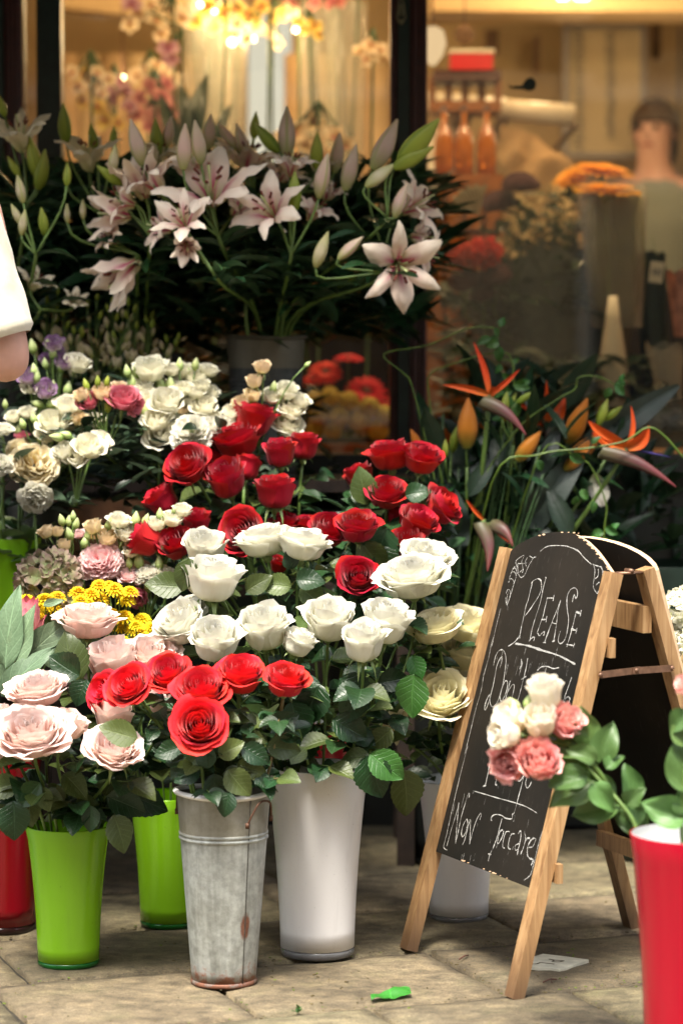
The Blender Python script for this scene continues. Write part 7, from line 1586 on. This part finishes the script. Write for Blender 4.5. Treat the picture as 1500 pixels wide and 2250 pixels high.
# gerberas and pompons low behind the glass
plat = B_ if False else None
bg1 = Pot(760, 6.95, 1.02, .09, .07, .945)
tb = thing('tray', (bg1.x, 6.95, .945), 'dark tray of red gerberas and yellow pompons low in the window', 'tray'); part(tb, 'body', MB().box((bg1.x, 6.95, .965), (.30, .3, .04)).build('body', MT['p_slate'], False))
for (x, y, w_, f, lb) in [(715, 815, 84, (0, .6, .8), 'red gerbera highest, beside the galvanised lily bucket'), (805, 858, 100, (.1, .7, .7), 'red gerbera right, above the yellow pompons'), (765, 785, 70, (0, .2, 1), 'red gerbera seen edge on'), (690, 830, 60, (-.3, .5, .8), 'dark red gerbera half behind the galvanised bucket'), (845, 880, 60, (.3, .5, .8), 'red gerbera touching the window post')]:
    spray('gerbera', lb, 'gerbera', 'red gerberas in the window', bg1, 6.85, blooms=[(x, y, w_, 'gerbera_red', f)], nleaf=0, calyx=False)
for k, (x, y, w_) in enumerate([(690, 880, 50), (725, 872, 52), (765, 880, 56), (810, 895, 54), (845, 910, 50), (700, 915, 56), (745, 915, 58), (790, 925, 56), (830, 945, 54), (690, 945, 48), (730, 945, 50)]):
    spray('pompon_flower', ['yellow green pompon, upper row first from the left', 'yellow green pompon, upper row second from the left', 'yellow green pompon, upper row third from the left', 'yellow green pompon, upper row fourth from the left', 'yellow green pompon touching the window post', 'yellow green pompon, middle row first from the left', 'yellow green pompon, middle row second from the left', 'yellow green pompon, middle row third from the left', 'yellow green pompon lowest on the right', 'yellow green pompon lowest on the left', 'yellow green pompon lowest in the middle'][k], 'pompon', 'yellow pompons in the window', bg1, 6.80, blooms=[(x, y, w_, 'pompon', (0, .6, .8))], nleaf=0, calyx=False)
p = W(780, 986, 6.66); o = link('ledge_strip', MB().box((p.x - .05, 6.66, .957), (.5, .04, .03)).build('ledge_strip', MT['orange_wood'], False)); tag(o, 'orange brown wooden strip on the window ledge under the pompons', 'ledge')
# ---- right pane
YR = 7.6
def boxthing(name, x0, y0, x1, y1, Y, dep, mat, label, cat, group=None):
    a, b = W(x0, y1, Y), W(x1, y0, Y); root = thing(name, ((a.x + b.x) / 2, Y, a.z), label, cat, group); return root, a, b
cab, a, b = boxthing('cabinet', 930, 390, 1100, 560, 7.5, .3, 'orange_wood', 'orange brown wooden cabinet behind the pale leaf', 'cabinet')
part(cab, 'carcass', MB().box(((a.x + b.x) / 2, 7.5, (b.z + .94) / 2), (b.x - a.x, .25, b.z - .94)).build('carcass', MT['orange_wood'], False))
for i in range(4):
    for j in range(3): part(cab, 'drawer', MB().box((a.x + (b.x - a.x) * (i + .5) / 4, 7.365, b.z - .09 - j * .16), ((b.x - a.x) / 4 - .012, .02, .14)).build('drawer', MT['orange_wood'], False))
for k, (x, lb) in enumerate(((975, 'amber glass bottle left behind the lily petals'), (1018, 'amber glass bottle in the middle on the cabinet'), (1068, 'amber glass bottle right on the cabinet'))):
    p = W(x, 392, 7.45); r = PX(42, 7.45) / 2; hh = PX(125, 7.45); root = thing('bottle', p, lb, 'bottle', 'amber bottles on the cabinet')
    part(root, 'body', MB().lathe([(.001, 0), (r, .002), (r, hh * .6), (r * .75, hh * .8), (r * .3, hh * .95), (r * .3, hh * 1.15), (.001, hh * 1.15)], 20, c=p).build('body', MT['amber']))
    part(root, 'stopper', MB().lathe([(r * .34, 0), (r * .3, hh * .12), (.001, hh * .13)], 12, c=p + Vector((0, 0, hh * 1.15))).build('stopper', MT['frame_brown']))
rk = thing('shelf', W(1040, 250, 7.9), 'small brown shelf under the red box', 'shelf'); a, b = W(950, 165, 7.9), W(1095, 240, 7.9)
part(rk, 'board', MB().box(((a.x + b.x) / 2, 7.9, a.z - .01), (b.x - a.x, .2, .03)).build('board', MT['frame_brown'], False))
for i in range(5): part(rk, 'slat', MB().box((a.x + (b.x - a.x) * i / 4, 7.95, (a.z + b.z) / 2), (.02, .04, a.z - b.z)).build('slat', MT['orange_wood'], False))
part(rk, 'board', MB().box(((a.x + b.x) / 2, 7.9, b.z), (b.x - a.x, .2, .03)).build('board', MT['orange_wood'], False)); part(rk, 'bracket', MB().box(((a.x + b.x) / 2, 8.9, b.z), (.05, 2.0, .04)).build('bracket', MT['frame_brown'], False))
a, b = W(988, 158, 7.85), W(1080, 122, 7.85); rb_ = thing('box', ((a.x + b.x) / 2, 7.85, a.z), 'bright red box with a pale lid on the small brown shelf', 'box')
part(rb_, 'body', MB().box(((a.x + b.x) / 2, 7.85, (a.z + b.z) / 2), (b.x - a.x, .12, b.z - a.z)).build('body', MT['red_box'], False)); part(rb_, 'lid', MB().box(((a.x + b.x) / 2, 7.85, b.z + .006), (b.x - a.x + .01, .13, .012)).build('lid', MT['white_ware'], False))
p = W(1020, 76, 7.85); ba = thing('hanging_ball', p, 'brown twig ball hanging above the red box', 'ball'); r = PX(44, 7.85) / 2
MT['twigball'] = plain('brown_twig_ball', (.14, .08, .05), .9, 80, .6, .004)
part(ba, 'ball', MB().grid(lambda u, v: p + Vector((cos(2 * pi * u) * sin(pi * v), sin(2 * pi * u) * sin(pi * v), cos(pi * v))) * r * (1 + .08 * noise.noise(Vector((u * 20, v * 20, 0)))), 24, 12, wrap=True).build('ball', MT['twigball'])); part(ba, 'cord', MB().tube([p, Vector((p.x, p.y, 2.97))], .002, 4).build('cord', MT['frame_brown']))
p = W(950, 95, 7.3); r = PX(60, 7.3) / 2; la = thing('lantern', p, 'warm paper lantern cut by the window post', 'lantern')
MT['lantern'] = emis('lit_paper', (1, .66, .36), .35); part(la, 'shade', MB().lathe([(r * .2, -1.6 * r), (r * .75, -.9 * r), (r, 0), (r * .8, .9 * r), (r * .3, 1.2 * r)], 20, c=p).build('shade', MT['lantern'])); part(la, 'cord', MB().tube([p + Vector((0, 0, r)), Vector((p.x, p.y, 2.97))], .002, 4).build('cord', MT['frame_brown']))
# white wrapped rolls lying across
for k, (x0, x1, y, lb) in enumerate(((935, 1110, 225, 'white paper roll lying on the rack, left'), (1095, 1260, 240, 'white paper roll lying on the rack, right'))):
    a, b = W(x0, y, 8.1), W(x1, y + 14, 8.1); root = thing('paper_roll', (a + b) / 2, lb, 'paper roll', 'white paper rolls on the rack')
    part(root, 'roll', MB().tube([a, a.lerp(b, .3), b], .034, 14).build('roll', MT['white_ware'])); part(root, 'core', MB().tube([a - (b - a) * .03, b + (b - a) * .03], .012, 8).build('core', MT['paper_tan']))
    for q in (a, b): part(root, 'hook', MB().box(q + Vector((0, .45, -.04)), (.012, 1.0, .012)).build('hook', MT['frame_brown'], False))
for (pts, lb) in ((((1100, 270), (1180, 300), (1260, 360), (1230, 400), (1120, 400), (1090, 340)), 'crumpled kraft paper sheet behind the burgundy flower'), (((940, 300), (990, 260), (1010, 330), (1000, 390), (945, 385), (935, 340)), 'crumpled pale pink paper behind the lily petals')):
    P_ = [W(x, y, 8.0) for x, y in pts]; c = sum(P_, Vector()) / len(P_); root = thing('paper_sheet', c, lb, 'paper'); n = len(P_)
    def fn(u, v): k = u * n; i = int(k) % n; q = P_[i].lerp(P_[(i + 1) % n], k - int(k)); w_ = c.lerp(q, v); return w_ + Vector((0, .05 * noise.noise(w_ * 14), .02 * noise.noise(w_ * 20)))
    part(root, 'sheet', MB().grid(fn, n * 4, 6, wrap=True).build('sheet', MT['paper_tan'] if 'kraft' in lb else MT['white_ware'])); part(root, 'clip', MB().box(c + Vector((0, .06, .05)), (.02, .04, .02)).build('clip', MT['frame_brown'], False))
# framed notices with vertical lines of print
nt = thing('notice_frame', W(1330, 200, 9.6), 'large framed notice with two vertical lines of dark print', 'notice'); a, b = W(1240, 342, 9.6), W(1412, 55, 9.6)
part(nt, 'sheet', MB().box(((a.x + b.x) / 2, 9.6, (a.z + b.z) / 2), (b.x - a.x - .004, .01, b.z - a.z - .004)).build('sheet', MT['poster'], False))
for (c_, s_) in ((((a.x + b.x) / 2, 9.59, b.z), (b.x - a.x, .03, .028)), (((a.x + b.x) / 2, 9.59, a.z), (b.x - a.x, .03, .02)), ((a.x, 9.59, (a.z + b.z) / 2), (.022, .03, b.z - a.z)), ((b.x, 9.59, (a.z + b.z) / 2), (.022, .03, b.z - a.z))): part(nt, 'frame', MB().box(c_, s_).build('frame', plain('blue_grey_frame', (.30, .27, .27), .5), False))
for (x, y0, y1, n) in ((1272, 30, 335, 26), (1340, 70, 305, 24)):
    mb = MB()
    for k in range(n):
        q = W(x + random.uniform(-2, 2), y0 + (y1 - y0) * (k + .5) / n, 9.585); w_ = PX(random.uniform(10, 18), 9)
        mb.box(q, (w_, .004, PX((y1 - y0) / n * .35, 9.6))); mb.box(q + Vector((random.choice((-1, 1)) * w_ * .4, 0, PX(3, 9.6))), (w_ * .2, .004, PX((y1 - y0) / n * .6, 9.6)))
    part(nt, 'print', mb.build('print', MT['poster_line'], False))
for (x0, x1, y0, y1, lb) in ((1252, 1268, 20, 80, 'narrow dark strip above the notice, left'), (1305, 1320, 20, 70, 'narrow dark strip above the notice, right'), (1430, 1450, 20, 130, 'brown hanging strip right of the notice'), (1065, 1095, 65, 120, 'faint olive card on the wall left of the notice'), (1170, 1185, 80, 160, 'faint brown card on the wall, narrow'), (1488, 1496, 60, 290, 'thin dark strip at the right edge')):
    a, b = W(x0, y1, 9.8), W(x1, y0, 9.8); o = link('wall_strip', MB().box(((a.x + b.x) / 2, 9.8, (a.z + b.z) / 2), (b.x - a.x, .01, b.z - a.z)).build('wall_strip', MT['twigball'] if 'brown' in lb or 'olive' in lb else MT['poster_line'], False)); tag(o, lb, 'strip', 'strips hanging at the back wall')
# bird on the glass
p = [(1115, 183), (1122, 190), (1132, 188), (1146, 188), (1150, 180), (1158, 172), (1168, 170), (1176, 178), (1177, 190), (1172, 198), (1160, 200), (1148, 196), (1135, 196), (1120, 194)]
o = link('bird_decal', MB().poly([W(x, y, YG - .0) for x, y in p], .002, (0, -1, 0)).build('bird_decal', MT['frame_green'], False)); o.location.y = .0; tag(o, 'small black bird silhouette stuck on the right pane', 'decal')
# flowers behind the right pane
br1 = Pot(1180, 7.15, 1.20, .10, .08, .945); br2 = Pot(1330, 7.05, 1.22, .09, .07, .945)
for B, lb, m in ((br1, 'dark vase holding the wild mixed bunch in the right pane', 'p_slate'), (br2, 'dark vase holding the orange gerberas in the right pane', 'p_slate')):
    root = thing('vase', (B.x, B.Y, .945), lb, 'vase'); part(root, 'wall', MB().lathe([(.001, 0), (.07, 0), (.10, .24), (.092, .24), (.06, .03), (.001, .03)], 24, c=root.location).build('wall', MT[m])); part(root, 'rim', MB().lathe([(.101, .235), (.104, .245), (.092, .245)], 24, c=root.location).build('rim', MT[m]))
spray('gerbera', 'orange gerbera upper, seen from the side in the right pane', 'gerbera', 'orange gerberas in the right pane', br2, 7.1, blooms=[(1322, 368, 130, 'gerbera_orange', (.1, .25, 1))], nleaf=0, srad=.004, calyx=False)
spray('gerbera', 'orange gerbera lower and wider, seen from the side in the right pane', 'gerbera', 'orange gerberas in the right pane', br2, 6.95, blooms=[(1332, 412, 150, 'gerbera_orange', (.05, .12, 1))], nleaf=0, srad=.004, calyx=False)
spray('gerbera', 'orange gerbera on the left behind the other two', 'gerbera', 'orange gerberas in the right pane', br2, 7.2, blooms=[(1255, 385, 100, 'gerbera_orange', (-.4, .4, .8))], nleaf=0, srad=.004, calyx=False)
spray('cockscomb', 'burgundy plush flower head, upper one', 'cockscomb', 'burgundy flowers', br1, 7.0, blooms=[(1142, 398, 88, 'burgundy', (0, .3, 1))], nleaf=0, calyx=False)
spray('cockscomb', 'burgundy plush flower head, lower left one', 'cockscomb', 'burgundy flowers', br1, 7.05, blooms=[(1096, 440, 86, 'burgundy', (-.3, .3, 1))], nleaf=0, calyx=False)
for (x, y, w_, lb) in ((1010, 560, 70, 'red orange crested bloom nearest the window post'), (1060, 555, 84, 'red orange crested bloom in the middle'), (1020, 610, 80, 'dark red crested bloom, lower left'), (1085, 600, 76, 'dark red crested bloom, lower right'), (1060, 640, 60, 'dark red crested bloom, lowest')):
    spray('celosia', lb, 'celosia', 'crested red blooms in the right pane', br1, 6.9, blooms=[(x, y, w_, 'celosia' if y < 600 else 'burgundy', (-.2, .5, .9))], nleaf=0, calyx=False)
rw = random.Random(3)
for k, (cx_, cy_, lb) in enumerate(((1215, 430, 'starry waxflower sprig, highest'), (1165, 455, 'starry waxflower sprig below the burgundy head'), (1205, 475, 'starry waxflower sprig right of the middle'), (1140, 500, 'starry waxflower sprig in the middle'), (1180, 520, 'starry waxflower sprig below the middle'), (1095, 530, 'starry waxflower sprig over the red blooms'), (1240, 470, 'starry waxflower sprig, rightmost'), (1130, 550, 'starry waxflower sprig, lowest'))):
    spray('waxflower', lb, 'waxflower', 'waxflower sprigs', br1, 6.95, blooms=[(cx_ + rw.uniform(-34, 34), cy_ + rw.uniform(-26, 26), rw.uniform(15, 21), 'wax', (rw.uniform(-.6, .6), rw.uniform(.4, 1), rw.uniform(.2, 1)), rw.uniform(-.05, .05)) for _ in range(11)], nleaf=3, lsize=.03, leafk='dark', srad=.0012, calyx=False, stemmat='stem_dark')
fl_ = thing('fan_leaf', W(1050, 478, 6.8), 'pale fan shaped leaf beside the lily, against the cabinet', 'leaf'); c = W(1052, 470, 6.8); MT['fan'] = leaf_mat('pale_fan_leaf', (.38, .34, .22), (.38, .34, .22), .6, .2, veins=False)
def fn(u, v): a = radians(75 + 105 * u); R_ = PX(66, 6.8) * v * (1 + .05 * sin(u * 40)); return c + Vector((cos(a) * R_, .006 * sin(u * 70) * v, sin(a) * R_ * .95))
part(fl_, 'blade', MB().grid(fn, 60, 5).build('blade', MT['fan'])); part(fl_, 'stalk', MB().tube([c, W(1062, 520, 6.85), W(1120, 620, 6.95), Vector((br1.x, br1.Y, 1.15))], .002, 5).build('stalk', MT['stem_dark']))
# cellophane-wrapped green bundle, grey papers, white cone, tag, bottles
def cone(name, x, y0, y1, w0, w1, Y, mat, lab, cat, x1=None, seed=0, group=None, wob=.25):
    a, b = W(x, y0, Y), W(x if x1 is None else x1, y1, Y); root = thing(name, b, lab, cat, group)
    def fn(u, v):
        an = 2 * pi * u; R_ = PX(w0, Y) / 2 * (1 - v) + PX(w1, Y) / 2 * v; R_ *= 1 + wob * noise.noise(Vector((cos(an) * 2, sin(an) * 2, v * 2 + seed))) + .04 * sin(an * 9 + seed)
        c = a.lerp(b, v); return c + Vector((cos(an) * R_, sin(an) * R_ * .6, .12 * PX(w0, Y) * sin(3 * an) * (1 - v)))
    part(root, 'wrap', MB().grid(fn, 40, 10, wrap=True).build('wrap', MT[mat])); return root
cone('wrapped_bunch', 1180, 560, 860, 250, 90, 7.05, 'paper_grey', 'large bunch in dull grey green paper behind the strelitzias', 'bunch', 1215, 1)
cone('wrapped_bunch', 1075, 620, 800, 150, 60, 7.15, 'paper_grey', 'smaller bunch in dull grey paper beside the window post', 'bunch', 1110, 2)
cone('wrapped_bunch', 1330, 560, 860, 150, 80, 7.15, 'paper_grey', 'bunch in grey paper behind the white vase', 'bunch', 1330, 3)
gbn = cone('wrapped_bunch', 1345, 420, 720, 150, 110, 6.95, 'cellophane', 'thick bunch of green stems in cellophane under the orange gerberas', 'bunch', 1355, 4, wob=.08)
MT['mossy'] = plain('mossy_green_stem', (.07, .085, .025), .7, 20, .4)
for k in range(16):
    x = 1292 + k * 7.5; part(gbn, 'stem', MB().tube([W(x, 432, 6.97 + .03 * sin(k * 3)), W(x + random.uniform(-10, 10), 580, 6.95), W(1325 + k * 4, 720, 6.97)], .006, 6).build('stem', MT['mossy']))
p = W(1345, 800, 6.85); vz = thing('vase', (p.x, 6.85, .945), 'slender glowing white vase behind the glass on the right', 'vase'); hh = W(1345, 650, 6.85).z - .945
part(vz, 'body', MB().lathe([(.001, 0), (.035, 0), (.045, hh * .25), (.040, hh * .55), (.020, hh * .85), (.012, hh), (.008, hh), (.001, hh * .9)], 24, c=vz.location).build('body', MT['white_ware'])); part(vz, 'foot', MB().lathe([(.037, -.0), (.04, .006), (.001, .008)], 24, c=vz.location).build('foot', MT['white_ware']))
tg = thing('price_tag', W(1440, 598, 6.75), 'white price tag with a dark bar code hanging at the right', 'tag'); c = W(1441, 598, 6.75); Rt = Matrix.Rotation(.12, 3, 'Y')
part(tg, 'card', MB().box(c, (PX(30, 6.75), .003, PX(46, 6.75)), Rt).build('card', MT['white_ware'], False))
mb = MB()
for k in range(6): mb.box(c + Rt @ Vector((PX(-9 + k * 3.6, 6.75), -.003, 0)), (PX(2.2 if k % 2 else 1.2, 6.75), .001, PX(14, 6.75)), Rt)
part(tg, 'bar_code', mb.build('bar_code', MT['poster_line'], False)); part(tg, 'string', MB().tube([c + Vector((0, .002, .028)), W(1432, 520, 6.8)], .001, 4).build('string', MT['stem_dark']))
MT['copper'] = plain('copper_pink_foil', (.50, .22, .16), .3, 30, .4, .004, metal=.5)
cone('foil_bottle', 1496, 600, 740, 62, 40, 6.8, 'copper', 'copper pink foil wrapped bottle at the right edge', 'bottle', 1500, 6, wob=.15)
cone('wrapped_bunch', 1425, 560, 860, 70, 60, 7.0, 'p_slate', 'dark green wrapped bunch left of the foil bottle', 'bunch', 1440, 7)
cone('wrapped_bunch', 1455, 760, 900, 80, 40, 6.75, 'cellophane', 'crisp cellophane wrapped bunch low at the right edge', 'bunch', 1475, 8)
foliage('window_foliage', 'dark leaves of the mixed bunches behind the right pane', [(1100, 1290, 480, 640, 7.0, 7.2), (1210, 1290, 430, 520, 7.1, 7.2), (960, 1180, 640, 760, 6.95, 7.1), (970, 1130, 760, 880, 6.8, 7.0), (1190, 1420, 790, 880, 6.75, 6.9), (1230, 1290, 560, 700, 6.9, 7.0)], ['dark', 'lily'], 420, .09, seed=20)
foliage('ledge_foliage', 'dark plants along the ledge of the right pane', [(950, 1500, 860, 960, 6.7, 6.95)], ['dark'], 160, .08, seed=22)
# solid woman put inside in place of a reflected figure
MT['shirt_dim'] = cloth_mat('grey_green_jacket', (.22, .25, .23))
WP = person((W(1440, 300, 9.25).x, 9.25, .42), 'blurred woman in a pale grey shirt standing inside behind the right pane', (-.4, -.9, 0), (((.03, .02, -.27), (-.05, .1, -.24)), ((.03, .02, -.27), (-.05, .1, -.24))), None, None, h=1.70)
root, V, E_, shell, P = WP
clothes(root, P, V, 'jacket', MT['shirt_dim'], MT['denim'], 1.)
hair(root, P(0, .012, 1.655), (-.4, -.9, 0), .985, .10); face(root, P, .985)
